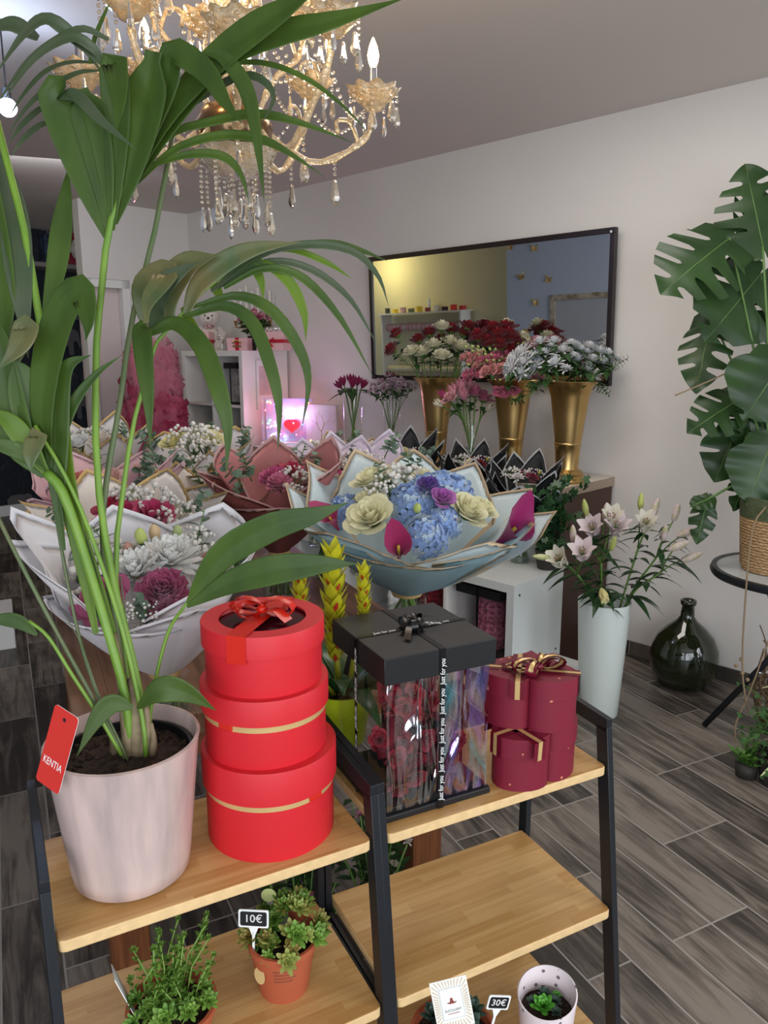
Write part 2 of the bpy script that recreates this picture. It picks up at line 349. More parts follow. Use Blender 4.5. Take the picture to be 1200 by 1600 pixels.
def rear_box(x, y, w, h, d, m_, name, label, cat, t=.16):
    c = back_at(x, y, off2-t); b = B(); b.box((0, 0, h/2), (w, d, h))
    o = b.build(name, m_, smooth=0); o.location = (c.x, c.y, zs+.022); o.rotation_euler = (0, 0, WR+PI/2); return tag(o, label, cat)
rb = rear_box(117, 400, .2, .34, .16, mat('crimson_box', (150, 24, 44), .5), 'gift_box', 'crimson gift box with a white flower on the high wall shelf', 'gift box')
b = B()
for k in range(7):
    a = k*2*PI/6; r = .05 if k < 6 else 0; b.ball((r*cos(a), -.1, .14+r*sin(a)), .045, mi=0)
b.build('flower_decoration', mat('white_fabric_flower', (225, 222, 215), .7), rb)
for i, (x, w, h, c, lab) in enumerate(((52, .16, .3, (34, 38, 52), 'dark blue storage tin at the left of the high wall shelf'), (68, .14, .26, (70, 84, 110), 'blue grey patterned tin beside the dark blue tin on the high shelf'), (84, .15, .28, (120, 110, 118), 'pale patterned tin between the blue tin and the crimson box'))):
    rear_box(x, 400, w, h, .14, mat('tin_%s' % 'abc'[i], c, .4, col2=tuple(int(q*.5) for q in c), vscale=25), 'storage_tin', lab, 'tin')
# white cabinet edge seen at the far left of the floor
b = B(); c = PZ(-22, 1016, 0); b.rbox((0, 0, .09), (.3, .3, .18), .01); o = b.build('floor_plinth', WHITEM, smooth=0); o.location = c; o.rotation_euler = (0, 0, SR); o.location += V((-.06, .1, 0))
tag(o, 'white plinth standing on the dark floor at the far left', 'plinth')
# opposite wall (seen in the mirror), the shop front behind the camera
TO = 4.15
mirror_tilt = R(2.2)
oA = WL(CS-2.5, TO, 0); oB = WL(3.6, TO, 0)
FRONTY = -2.1
# mirror
mc = [PW(583, 405, .03), PW(968, 355, .03), PW(957, 600, .03), PW(585, 595, .03)]
MW = (mc[1]-mc[0]).to_2d().length; MHt = .735
mcen = (mc[0]+mc[1]+mc[2]+mc[3])/4; mcen.z = (2.085+1.345)/2
mir = thing('wall_mirror', 'large landscape mirror with a thin black frame on the white wall behind the gold vases', 'mirror', mcen)
Mm = Matrix.Rotation(WR, 4, 'Z') @ Matrix.Rotation(mirror_tilt, 4, 'X')
def mbox(b, x, z, w, h, d=.03, y=0, mi=0):
    vs = B(); vs.box((x, y, z), (w, d, h)); b.add([Mm @ q for q in vs.v], vs.f, mi)
b = B(); fw = .026
mbox(b, 0, MHt/2-fw/2, MW, fw); mbox(b, 0, -MHt/2+fw/2, MW, fw); mbox(b, -MW/2+fw/2, 0, fw, MHt-2*fw); mbox(b, MW/2-fw/2, 0, fw, MHt-2*fw)
b.build('frame', mat('dark_mirror_frame', (34, 24, 26), .35), mir, bevel=.002)
b = B(); mbox(b, 0, 0, MW-2*fw, MHt-2*fw, .012, .0)
MIRR = mat('mirror_silver', (236, 240, 240), .012, 1)
b.build('glass', MIRR, mir, smooth=0)
b = B(); b.ball(Mm @ V((MW/2-.02, -.016, MHt/2-.02)), .006); b.build('corner_screw', WHITEM, mir)
mir.location += -WN*.02
mn = (Mm.to_3x3() @ V((0, -1, 0))).normalized(); mp0 = mir.location + mn*.006
def PM(x, y, t=TO):                                            # where a ray reflected by the mirror meets the plane t out of the right wall
    r = ray(x, y); k = (mp0-CO).dot(mn)/r.dot(mn); h = CO+r*k; rr = r - mn*2*r.dot(mn)
    return h + rr*(((WO-WN*t)-h).dot(WN)/rr.dot(WN))
BLUEP = mat('pale_blue_paint', (206, 220, 240), .7)
WARMLITP = mat('warm_lit_white_paint', (222, 214, 178), .7)  # white wall with the warm light on it put into the colour
sp_ = wst(PM(792, 450))[0]; sg_ = 1 if wst(PM(950, 450))[0] > sp_ else -1
wall_strip("wall_left", WL(sp_, TO, 0), WL(sp_+sg_*4.5, TO, 0), 0, CH, BLUEP, nrm=-WN)
sq_ = wst(PM(792, 450, TO+.35))[0]
wall_strip("wall_left_recess", WL(sp_-sg_*3.6, TO+.35, 0), WL(sp_-sg_*.001, TO+.35, 0), 0, CH, WARMLITP, nrm=-WN)
print('mirror split', sp_, wst(PM(595, 450))[0], wst(PM(950, 450))[0], PM(595, 420).z, PM(950, 560).z)
# ================================================================= flower and leaf meshes
PETALS = {}
def petal_mat(c, key=None):
    k = 'petal_%d_%d_%d' % c
    return mat(k, c, .55, tl=.22, col2=tuple(int(q*.86) for q in c), vscale=40, sheen=.2)
SEPAL = mat('sepal_green', (84, 112, 56), .5)
FM = {}
def rose(c, n=17, seed=0):
    key = ('rose', c, n, seed)
    if key in FM: return FM[key]
    r = random.Random(seed+3); b = B()
    for k in range(n):
        f = k/(n-1); a0 = k*2.39996+r.random()*.3; w = 1.25-.45*f; r0 = .08+.5*f**.85; h = .95-.38*f; rows = []
        for i in range(5):
            t = i/4; row = []
            for j in range(5):
                s_ = (j/2-1); a = a0+s_*w*(.55+.45*sin(PI*min(1, t*.75+.15)))
                flare = (t**3)*(.05+.42*f)
                rr = r0*(.35+.65*sin(PI/2*min(1, t*1.5)))+flare*(1-.35*s_*s_)
                z = h*t*(1-.16*s_*s_*t) - .10*f*(t**4)*1.6
                row.append(V((rr*cos(a), rr*sin(a), z)))
            rows.append(row)
        b.grid(rows)
    b.lathe([(.02, -.12), (.16, -.06), (.34, .06), (.4, .22)], 8, mi=1)
    FM[key] = b.mesh('rose', [petal_mat(c), SEPAL], 180); return FM[key]
def mum(c, c2=None, n=70, L_=1.0, seed=0, wide=.16):           # chrysanthemum or daisy-like head
    key = ('mum', c, c2, n, seed, wide)
    if key in FM: return FM[key]
    r = random.Random(seed); b = B()
    for k in range(n):
        f = (k+.5)/n; a = k*2.39996; el = R(88-82*f+r.uniform(-6, 6)); ln = L_*(.45+.55*f)
        d = V((cos(a)*cos(el), sin(a)*cos(el), sin(el))); sd = V((-sin(a), cos(a), 0)); up = d.cross(sd)*-1
        base = V((cos(a)*.1*f, sin(a)*.1*f, .05*(1-f)))
        rows = []
        for i, (t, w) in enumerate(((0, .05), (.45, wide), (.8, wide), (1, .05))):
            cc = base+d*ln*t+V((0, 0, -.16*t*t*f+.14*t*t*(1-f))); rows.append([cc-sd*w/2+V((0, 0, .02)), cc-V((0, 0, .015)), cc+sd*w/2+V((0, 0, .02))])
        b.grid(rows)
    b.lathe([(.02, -.15), (.2, -.1), (.3, -.02)], 8, mi=1)
    b.ball((0, 0, .12), .13, mi=2)
    FM[key] = b.mesh('chrysanthemum', [petal_mat(c), SEPAL, petal_mat(c2 or (214, 212, 120))], 180); return FM[key]
def frilly(c, n=60, seed=0):                                   # carnation
    key = ('carn', c, n, seed)
    if key in FM: return FM[key]
    r = random.Random(seed); b = B()
    for k in range(n):
        f = (k+.5)/n; a = k*2.39996; el = R(86-70*f); d = V((cos(a)*cos(el), sin(a)*cos(el), sin(el))); sd = V((-sin(a), cos(a), 0)); ln = .75+.15*r.random()
        c0 = d*.15; w = .42
        rows = [[c0, c0, c0, c0, c0]]
        for t, ww in ((.6, .7), (1, 1)):
            rows.append([c0+d*ln*(t+(r.uniform(-.06, .06) if t == 1 else 0))+sd*w*ww*q+V((0, 0, r.uniform(-.05, .05))) for q in (-.5, -.25, 0, .25, .5)])
        b.grid(rows)
    b.lathe([(.05, -.4), (.2, -.3), (.2, .05)], 8, mi=1)
    FM[key] = b.mesh('carnation', [petal_mat(c), SEPAL], 180); return FM[key]
def hydrangea(c, c2, n=55, seed=0):
    key = ('hyd', c, seed)
    if key in FM: return FM[key]
    r = random.Random(seed); b = B()
    for k in range(n):
        f = (k+.5)/n; a = k*2.39996; el = R(90-92*f); d = V((cos(a)*cos(el), sin(a)*cos(el), sin(el)*.75)); c0 = d*.9
        q = aim(d+V((r.uniform(-.3, .3), r.uniform(-.3, .3), r.uniform(-.3, .3))), r.random()*6)
        mi = 0 if r.random() < .7 else 2
        for j in range(4):
            aa = j*PI/2; u = V((cos(aa), sin(aa), .12)); w = V((-sin(aa), cos(aa), 0)); s = .24
            P_ = [V((0, 0, 0)), u*s*.6-w*s*.5, u*s*1.05-w*s*.3, u*s*1.15+w*s*.05, u*s*1.0+w*s*.35, u*s*.55+w*s*.5]
            b.add([c0+q @ p for p in P_], [(0, 1, 2, 3, 4, 5)], mi)
    b.ball((0, 0, -.05), .6, mi=1, sc=(1, 1, .7))
    FM[key] = b.mesh('hydrangea', [petal_mat(c), SEPAL, petal_mat(c2)], 180); return FM[key]
def gyp(n=60, seed=0, c=(238, 234, 226), spread=1.0, green=True):   # baby's breath sprays
    key = ('gyp', n, seed, c, spread)
    if key in FM: return FM[key]
    r = random.Random(seed); b = B()
    for k in range(n):
        a = r.random()*6.28; rr = math.sqrt(r.random())*spread; z = .75*math.sqrt(max(0, 1-(rr/spread)**2*.8))+r.uniform(-.25, .15)
        p = V((rr*cos(a), rr*sin(a), z)); s = r.uniform(.06, .11); b.ball(p, s, 6, 4, 0)
        if k % 2 == 0: b.tube([V((0, 0, -.6)), p*.55+V((0, 0, -.1)), p], .012, 3, 1)
    FM[key] = b.mesh('babys_breath', [petal_mat(c), STEM], 180); return FM[key]
def tulip(c, seed=0, open_=.2):
    key = ('tulip', c, seed, open_)
    if key in FM: return FM[key]
    b = B()
    for k in range(6):
        a0 = k*PI/3; rows = []; o = open_*(1 if k % 2 else .75)
        for i in range(6):
            t = i/5; row = []
            for j in range(5):
                s_ = j/2-1; w = .62*sin(PI*min(1, t*.82+.12)); a = a0+s_*w*.95; rr = (.42 if k % 2 else .36)*sin(PI*min(.62, t*.6+.06))+o*t*t*.6
                row.append(V((rr*cos(a), rr*sin(a), t*1.15*(1-.08*s_*s_))))
            rows.append(row)
        b.grid(rows)
    FM[key] = b.mesh('tulip', [petal_mat(c)], 180); return FM[key]
def calla(c):
    key = ('calla', c)
    if key in FM: return FM[key]
    b = B(); rows = []
    for i in range(8):
        t = i/7; row = []
        for j in range(13):
            a = -PI*.95+j/12*PI*1.9; rr = .07+.42*t**1.8; tipk = max(0, cos(a))**3
            row.append(V((rr*cos(a)*(1+.25*t*tipk), rr*sin(a), 1.3*t+.5*t*t*tipk-.35*t*(1-cos(a))*.5)))
        rows.append(row)
    b.grid(rows); b.tube([(0, 0, .1), (0, 0, .85)], .06, 6, 1)
    FM[key] = b.mesh('calla', [petal_mat(c), petal_mat((226, 196, 70))], 180); return FM[key]
def lily_bud(c):
    key = ('lbud', c)
    if key in FM: return FM[key]
    b = B()
    prof = [(.03, 0), (.14, .12), (.2, .4), (.19, .75), (.11, 1.05), (.02, 1.2)]
    b.lathe(prof, 9, jag=lambda a, i, r, z: (r*(1+.08*cos(3*a)), z))
    FM[key] = b.mesh('bud', [mat('lily_bud_%d' % c[0], c, .5, col2=(170, 176, 110), vscale=2.5, tl=.2)], 180); return FM[key]
def lily_open(c, op=.5):
    key = ('lily', c, op)
    if key in FM: return FM[key]
    b = B()
    for k in range(6):
        a0 = k*PI/3; rows = []
        for i in range(7):
            t = i/6; rr = .06+.12*t+op*1.1*t**2.2; z = 1.25*t-.55*op*t**3; w = (.2 if k % 2 else .15)*sin(PI*min(1, t*.85+.12))*1.7+.01
            row = []
            for j in (-1, -.5, 0, .5, 1):
                row.append(V((rr*cos(a0)-sin(a0)*w*j, rr*sin(a0)+cos(a0)*w*j, z+abs(j)*.05)))
            rows.append(row)
        b.grid(rows)
    for k in range(5):
        a = k*1.257; b.tube([(0, 0, .2), (cos(a)*.12, sin(a)*.12, .8)], .015, 4, 1); b.ball((cos(a)*.12, sin(a)*.12, .82), .04, 5, 4, 2)
    FM[key] = b.mesh('lily_flower', [petal_mat(c), STEM, petal_mat((150, 90, 40))], 180); return FM[key]
def leafshape(b, base, d, L_, w, up=(0, 0, 1), droop=.25, mi=0, n=7, fold=.15, side=None):
    d = V(d).normalized(); pts = [base+d*L_*t+V((0, 0, -droop*L_*t*t)) for t in [i/(n-1) for i in range(n)]]
    b.blade(pts, [max(.002, w*sin(PI*min(1, (i/(n-1))**.8*.93+.06))) for i in range(n)], up, fold, mi, side)
def sprig(kind='euc', n=12, seed=0):                          # unit-length sprig along +Z
    key = ('sprig', kind, n, seed)
    if key in FM: return FM[key]
    r = random.Random(seed); b = B(); bend = r.uniform(-.25, .25)
    path = [V((bend*t*t, .12*bend*t, t)) for t in [i/6 for i in range(7)]]
    b.tube(path, [.022-.014*i/6 for i in range(7)], 5, 1)
    for k in range(n):
        t = .22+.78*k/n; p = V((bend*t*t, 0, t)); a = (k % 2)*PI+k*.9; s = .17*(1.15-t*.55)
        d = V((cos(a), sin(a), .45)).normalized()
        if kind == 'euc':
            q = aim(V((r.uniform(-.6, .6), r.uniform(-.6, .6), 1)), 0); c = p+d*s*1.05
            b.add([c+q @ V((s*cos(u)*.95, s*sin(u), .06*s*cos(2*u))) for u in [j*PI/4 for j in range(8)]], [tuple(range(8))]); b.tube([p, c], .008, 3, 1)
        else: leafshape(b, p, d, s*2.3, s*.95, droop=.3)
    FM[key] = b.mesh('greenery_'+kind, [EUC if kind == 'euc' else DKLEAF, STEM], 180); return FM[key]
def bud(c):
    key = ('bud', c)
    if key in FM: return FM[key]
    b = B(); b.lathe([(.05, -.1), (.3, .1), (.36, .45), (.26, .8), (.06, 1.0)], 9, jag=lambda a, i, r, z: (r*(1+.12*cos(3*a+z*3)), z)); b.lathe([(.03, -.25), (.22, -.1), (.3, .08)], 8, mi=1)
    FM[key] = b.mesh('bud', [petal_mat(c), SEPAL], 180); return FM[key]

# ================================================================= wrapped bouquets
def paper(key, c, rough=.6, tl=.3, alpha=1):
    return mat('paper_'+key, c, rough, tl=tl, alpha=alpha, bump=.12, bscale=9)
def bouquet(name, label, base, rim_r, h, papers, sheets, flowers, tilt=(0, 0), dome=.35, flare=1.28, fz=.74, ph=1.06, stem=None, tie=None, group=None, face=None, r0=.03, waist=.16):
    # base: point where the bouquet is tied. sheets: (azimuth deg, half width deg, height factor, radius factor, paper index, drop)
    t = thing(name, label, 'bouquet', base, 0, group)
    ax = V((tilt[0], tilt[1], 1)).normalized(); Q = V((0, 0, 1)).rotation_difference(ax)
    for k, (az, hw, hf, rf, pi_, drop) in enumerate(sheets):
        hf *= 1-.16*max(0, -sin(R(az)))
        b = B(); nU = 16; nV = 12; rows = []; rs = random.Random(k*7+3); wv = [rs.uniform(-.03, .03) for _ in range(4)]
        band = .012/h
        vs = [0, .09, .2, .32, .45, .58, .7, .8, .89, .96, 1-band*1.4, 1-band*.2]
        for v in vs:
            row = []
            for i in range(nU+1):
                u = i/nU*2-1; a = R(az)+R(hw)*u*(.78+.22*v); top = hf*ph*(1-(drop*.6+.10)*abs(u))
                zz = h*top*v; g = (v*top/hf)
                rr = r0+(rim_r*rf*flare-r0)*max(0, (g-waist*.3))**.80*(.95+.05*cos(5*u+k))+.004*(k % 4)*v
                rr += rim_r*.035*sin(u*6+k)*v*v + rim_r*wv[int((u+1)*1.99)]*v
                row.append(Q @ V((rr*cos(a), rr*sin(a), zz)))
            rows.append(row)
        b.grid(rows, mi_fn=lambda i, j: 1 if (i >= nV-2 or j in (0, nU-1) and i > 3) else 0)
        pm, em = papers[pi_]
        o = b.build('paper_sheet', [pm, em], t, smooth=180)
    if stem:                                                   # stems below the tie
        b = B(); r = random.Random(5)
        for k in range(stem[1]):
            a = r.random()*6.28; rr = r0*.8*math.sqrt(r.random()); b.tube([V((rr*cos(a), rr*sin(a), .03)), V((rr*.6*cos(a+.4), rr*.6*sin(a+.4), -.02)), V((rr*1.5*cos(a+1), rr*1.5*sin(a+1), -stem[0]))], .0035, 5)
        b.build('stems', STEM, t, 180)
    b = B(); tr = r0*1.05; b.lathe([(tr, -.012), (tr*1.12, 0), (tr, .014)], 14); b.build('tie_ribbon', tie or GOLDR, t)
    for (me, x, y, sc, *rest) in flowers:                      # x, y across the dome in units of rim radius
        if me.name.startswith('greenery_euc'): sc = sc*.68
        d2 = min(1, x*x+y*y); z = h*fz+dome*rim_r*(1-d2)+(rest[0] if rest else 0)
        p = Q @ V((x*rim_r, y*rim_r, z)); out = Q @ V((x*.75, y*.75-(.25 if not face else 0), 1))
        put(me, me.name.split('.')[0], t, loc=p, rot=aim(out, (x*7+y*13) % 6.28), scale=sc)
    return t
def sheets_ring(n, hw, hf, rf, pi_=0, drop=.3, off=0, var=.08, seed=1):
    r = random.Random(seed)
    return [(off+360*k/n+r.uniform(-8, 8), hw, hf+r.uniform(-var, var), rf+r.uniform(-.05, .05), pi_, drop) for k in range(n)]
def glass_vase(name, label, loc, prof, group=None, water=.5, mat_=None):
    t = thing(name, label, 'vase', loc, 0, group)
    b = B(); b.lathe(prof, 28, cap=False); b.lathe([(.0005, prof[0][1]+.004), (prof[0][0], prof[0][1])], 28)
    b.build('vase_body', mat_ or GLASSM, t, 60)
    if water:
        hmax = prof[-1][1]*water; pr = [(r*.94, z+.004) for r, z in prof if z < hmax]
        if len(pr) > 1:
            b = B(); b.lathe([(.0005, pr[0][1])]+pr+[(.0005, pr[-1][1])], 24); b.build('water', WATER, t, 60)
    return t

# ================================================================= plank stands (ladder shelves)
def stand(name, label, F, rz, W_=.468):
    # F = front right corner of the middle shelf on the floor plan; local x to the right, y backwards
    t = thing(name, label, 'shelf', F, rz)
    front = lambda z: (z-.45)*.125                             # the front legs lean back towards the top
    ztop = .812
    for x in (.0078, -W_-.0078):
        fr = B(); fl = lambda z: front(z)-.008
        fr.bar((x, fl(0), 0), (x, fl(ztop-.005), ztop-.005), .0132, .030, side=(1, 0, 0))
        fr.bar((x, .262, 0), (x, .262, ztop), .0132, .026, side=(1, 0, 0))
        fr.bar((x, fl(ztop)-.0145, ztop), (x, .275, ztop+.012), .0132, .028, side=(1, 0, 0))
        for z in (.43, .145): fr.bar((x, fl(z), z-.01), (x, .262, z-.01), .012, .02, side=(1, 0, 0))
        fr.build('side_frame', BLACKM, t, 30, bevel=.001)
    for z in (.735, .45, .165):
        y0 = front(z)-.022; y1 = .262; b = B(); r = .010; w = W_
        b.prism([(0, y0+r), (0, y1), (-w, y1), (-w, y0+r), (-w+r*.3, y0+r*.3), (-w+r, y0), (-r, y0), (-r*.3, y0+r*.3)], z-.018, z)
        for i in range(len(b.f)):
            if i != 1: b.m[i] = 1
        b.build('shelf_board', [BAMBOO, BAMBOOE], t, 30, bevel=.002)
    return t
# ================================================================= stands and what they carry
FR = PZ(943, 1410, .45); FL = PZ(594, 1557, .45)
srR = PI/2-R(63.0); srL = PI/2-R(62.2)
def flat(p, z=0): return V((p.x, p.y, z))
stR = stand('ladder_shelf', 'black steel and bamboo ladder shelf on the right carrying the black rose bear box', flat(FR)+V((.0, .0, 0)), srR)
stL = stand('ladder_shelf', 'black steel and bamboo ladder shelf on the left carrying the kentia palm and red boxes', flat(FL)+V((-.006, -.003, 0)), srL)
ZT = .735
# ---- three round red boxes
def red_box(name, label, c, z, r, h, band, bow=False):
    t = thing(name, label, 'gift box', V((c.x, c.y, z)))
    lidh = h*.36; gap = h-lidh
    b = B(); b.lathe([(.0005, .0), (r*.965, .0), (r*.97, .003), (r*.97, gap+.008)], 56); b.build('body', RED, t, 40)
    b = B(); ri = r*.72
    if bow:
        b.lathe([(r*.975, gap), (r*1.02, gap), (r*1.02, h-.002), (r*1.012, h), (ri, h), (ri, h-.004)], 64); ld = b.build('lid', RED, t, 40)
        b = B(); b.lathe([(.0005, h-.006), (ri+.002, h-.006)], 48); b.build('lid_window', mat('dark_red_window', (66, 14, 26), .12), ld)
        b = B()
        for a in (R(75),):
            d = V((cos(a), sin(a), 0)); s = V((-sin(a), cos(a), 0)); w = .031
            pts = [-d*(r*1.024)+V((0, 0, h-.042)), -d*(r*1.024)+V((0, 0, h+.0015)), -d*r*.5+V((0, 0, h+.002)), d*r*.5+V((0, 0, h+.002)), d*(r*1.024)+V((0, 0, h+.0015)), d*(r*1.024)+V((0, 0, h-.035))]
            b.grid([[p-s*w/2, p+s*w/2] for p in pts])
        b.build('ribbon_band', REDR, t, 30)
        bow_part(t, V((0, 0, h+.004)), .052, .022, REDR, R(-12))
    else:
        b.lathe([(r*.975, gap), (r*1.02, gap), (r*1.02, h-.002), (r*1.012, h), (.0005, h)], 64); b.build('lid', RED, t, 40)
        b = B(); zz = gap-.004; b.lathe([(r*.974, zz-.007), (r*.978, zz-.007), (r*.978, zz+.005)], 64); b.build('ribbon_band', GOLDR, t)
        a = band; b = B(); d = V((cos(a), sin(a), 0)); b.box(d*r*.985+V((0, 0, zz+.001)), (.006, .024, .014), rz=a); b.build('ribbon_knot', REDR, t, bevel=.002)
    return t
def bow_part(t, p, L_, w, m, rz, tails=True, m2=None, loops=2, tl=1.1, up=.35):
    b = B()
    for k in range(loops):
        for sgn in (-1, 1):
            a = rz + (.0 if k == 0 else .7*(k)); d = V((cos(a)*sgn, sin(a)*sgn, 0)); s = V((-sin(a), cos(a), 0)); rows = []
            sc = 1 if k == 0 else .8
            for i in range(11):
                q = i/10*2*PI; ln = L_*sc*(1-cos(q))/2; zz = L_*up*sin(q)*.9; ww = w*(.35+.65*sin(q/2))
                c = p + d*ln + V((0, 0, zz*.8+L_*up*.55*sc)); rows.append([c-s*ww/2+V((0, 0, .1*ww)), c-V((0, 0, .08*ww)), c+s*ww/2+V((0, 0, .1*ww))])
            b.grid(rows)
    lo = b.build('bow_loops', m, t, 180)
    b = B(); b.ball(p+V((0, 0, w*.35)), w*.42, 10, 6, sc=(1, 1, .8)); b.build('bow_knot', m, lo, 180)
    if tails:
        b = B()
        for sgn, da in ((-1, .35), (1, -.5)):
            a = rz+da; d = V((cos(a)*sgn, sin(a)*sgn, 0)); s = V((-sin(a), cos(a), 0)); rows = []
            for i in range(7):
                q = i/6; c = p+d*L_*tl*q+V((0, 0, .012*sin(q*PI)+.002)); ww = w*(.5+.5*q); rows.append([c-s*ww/2+d*(w*.3 if i == 6 else 0), c+s*ww/2])
            b.grid(rows)
        b.build('bow_tails', m, lo, 180)
def front_c(x, y, z, r):
    p = PZ(x, y, z); d = V((p.x, p.y, 0)).normalized(); return V((p.x, p.y, 0)) + d*r
c3 = front_c(425, 1349, ZT, .105)+V((.002, 0, 0)); c2 = c3+V((-.004, .0, 0)); c1 = c3+V((-.004, .002, 0))
H3, H2, H1 = .152, .112, .098
red_box('round_gift_box', 'largest round red hat box with a gold band, bottom of the stack of three', c3, ZT, .1065, H3, R(-40))
red_box('round_gift_box', 'middle round red hat box with a gold band, between the largest and the bow-topped one', c2, ZT+H3, .0995, H2, R(-118))
red_box('round_gift_box', "red hat box with a satin bow and dark lid window, topmost of the red stack", c1, ZT+H3+H2, .0945, H1, 0, True)

# ---- text helper
def text(s_, size, name, m, parent, M, shear=0, ext=.0004, align='CENTER', sx=1):
    cu = bpy.data.curves.new(name, 'FONT'); cu.body = s_; cu.size = size; cu.align_x = align; cu.align_y = 'CENTER'; cu.extrude = ext; cu.shear = shear; cu.resolution_u = 3
    o = bpy.data.objects.new(name, cu); COL.objects.link(o); dg = bpy.context.evaluated_depsgraph_get()
    me = bpy.data.meshes.new_from_object(o.evaluated_get(dg)); bpy.data.objects.remove(o)
    for v in me.vertices: v.co = M @ V((v.co.x*sx, v.co.y, v.co.z))
    me.materials.clear(); me.materials.append(m); q = put(me, name, parent); return q
def frame_M(o, X, Y):                                          # text plane: X to the right, Y up
    X = V(X).normalized(); Y = (V(Y)-X*V(Y).dot(X)).normalized(); Z = X.cross(Y)
    return Matrix.Translation(V(o)) @ Matrix((X, Y, Z)).transposed().to_4x4()

# ---- black rose bear box
bw = .198; bx = B()
fc = PZ(604, 1284, ZT); bb_ = thing('rose_bear_gift_box', 'tall clear gift box with a black lid and ribbon holding a dark red rose bear', 'gift box', V((fc.x, fc.y, ZT)), SR)
c_ = V((bw/2, bw/2, 0)); HB = .292; lh = .046
b = B(); b.box(c_+V((0, 0, .006)), (bw+.012, bw+.012, .012)); b.box(c_+V((0, 0, .016)), (bw-.006, bw-.006, .010)); b.build('base_tray', BLK, bb_, bevel=.002)
b = B(); b.box(c_+V((0, 0, HB-lh/2)), (bw+.016, bw+.016, lh)); b.build('lid', BLK, bb_, bevel=.0015)
FILM1 = film('box_film_left', .05, warp=.05); FILM2 = film('box_film_front', .46, warp=1.0, rainbow=True)  # FILM2: blue and violet reflections are put into the gloss colour
zz0, zz1 = .014, HB-lh
for nm, p0, p1, fm in (('film_side', (0, 0), (bw/2, 0), film('box_film_clear', .22, warp=1.0)), ('film_side', (bw/2, 0), (bw, 0), FILM2), ('film_side', (0, bw), (0, 0), FILM1), ('film_side', (bw, 0), (bw, bw), FILM1), ('film_side', (bw, bw), (0, bw), FILM1)):
    b = B(); rows = []
    for i in range(2): rows.append([V((p0[0]+(p1[0]-p0[0])*j/2, p0[1]+(p1[1]-p0[1])*j/2, zz0+(zz1-zz0)*i)) for j in range(3)])
    b.grid(rows); b.build(nm, fm, bb_, 0)
RB = .011
def rib_band(pts, w, side, name='ribbon_band', m=BLKR):
    b = B(); b.grid([[V(p)-V(side)*w/2, V(p)+V(side)*w/2] for p in pts]); return b.build(name, m, bb_, 0)
e = .0095; q = bw+e
rib_band([(bw/2, -e, .002), (bw/2, -e, HB+.001), (bw/2, q, HB+.001), (bw/2, q, .002)], RB, (1, 0, 0))
rib_band([(-e, bw/2, .002), (-e, bw/2, HB+.001), (q, bw/2, HB+.001), (q, bw/2, .002)], RB, (0, 1, 0))
for k in range(5):
    text('Just for you', .0135, 'ribbon_text', WHT, bb_, frame_M((bw/2, -e-.001, .04+k*.053), (0, 0, 1), (-1, 0, 0)), shear=.3, ext=.0001, sx=.72)
    text('Just for you', .0125, 'ribbon_text', WHT, bb_, frame_M((-e-.001, bw/2, .04+k*.053), (0, 0, 1), (0, 1, 0)), shear=.3, ext=.0001, sx=.72)
for x_ in (.045, bw-.045): text('Just for you', .0125, 'ribbon_text', WHT, bb_, frame_M((x_, bw/2, HB+.002), (1, 0, 0), (0, 1, 0)), shear=.3, ext=.0001, sx=.72)
bow_part(bb_, V((bw/2, bw/2, HB+.002)), .032, .013, BLKR, R(35), loops=3, tl=2.0, up=.5)
text('Just for you', .010, 'ribbon_text', WHT, bb_, frame_M((bw/2+.03, bw/2-.02, HB+.012), (.8, -.6, 0), (.6, .8, .0)), shear=.3, ext=.0001, sx=.72)
b = B(); b.grid([[V((-.012, bw*.52+q_*.03, HB-.004-q_*.075))-V((0, .006, 0)), V((-.012-.004*q_, bw*.52+q_*.03, HB-.004-q_*.075))+V((0, .006, 0))] for q_ in (0, .5, 1)]); b.build('bow_tails', BLKR, bb_)
bear = thing('rose_bear', 'dark red bear made of foam roses with a black bow inside the clear black-lidded box', 'decoration', bb_.location+V((0, 0, .022)), SR)
DR = (156, 30, 52)
b = B(); 
for c, r, s in (((0, 0, .055), .045, (1, .85, 1)), ((0, 0, .135), .038, (1, .9, .95)), ((-.03, 0, .172), .015, (1, .8, 1)), ((.03, 0, .172), .015, (1, .8, 1))): b.ball(V((bw/2, bw/2+.005, 0))+V(c), r, 14, 10, sc=s)
for sx_ in (-1, 1):
    b.tube([V((bw/2+sx_*.03, bw/2, .095)), V((bw/2+sx_*.06, bw/2-.015, .07)), V((bw/2+sx_*.064, bw/2-.03, .05))], [.02, .018, .016], 8)
    b.tube([V((bw/2+sx_*.028, bw/2, .03)), V((bw/2+sx_*.045, bw/2-.04, .022)), V((bw/2+sx_*.045, bw/2-.062, .028))], [.024, .022, .02], 8)
body_pts = [(v.copy()) for v in b.v]; b.build('bear_body', mat('dark_foam', (92, 12, 28), .8), bear, 180)
rr_ = random.Random(4); me = rose(DR, 12, 1); placed = []
cen = V((bw/2, bw/2, 0))
for p in sorted(body_pts, key=lambda _: rr_.random()):
    if len(placed) >= 70: break
    if all((p-o).length > .0185 for o in placed):
        if not (.01 < p.x < bw-.01 and .012 < p.y < bw-.01): continue
        placed.append(p); c = V((bw/2, bw/2+.005, .055 if p.z < .095 else .135)); d = (p-c)
        if abs(p.x-bw/2) > .05 and p.z < .1: d = p-V((bw/2+(.05 if p.x > bw/2 else -.05), bw/2, .05))
        put(me, 'rose', bear, loc=p, rot=aim(d+V((0, -.01, 0)), rr_.random()*6), scale=.0225)
bow_part(bear, V((bw/2, bw/2-.045, .098)), .03, .016, BLKR, 0, loops=1, tl=.9)
bear.children[-1].rotation_euler = (0, 0, 0)

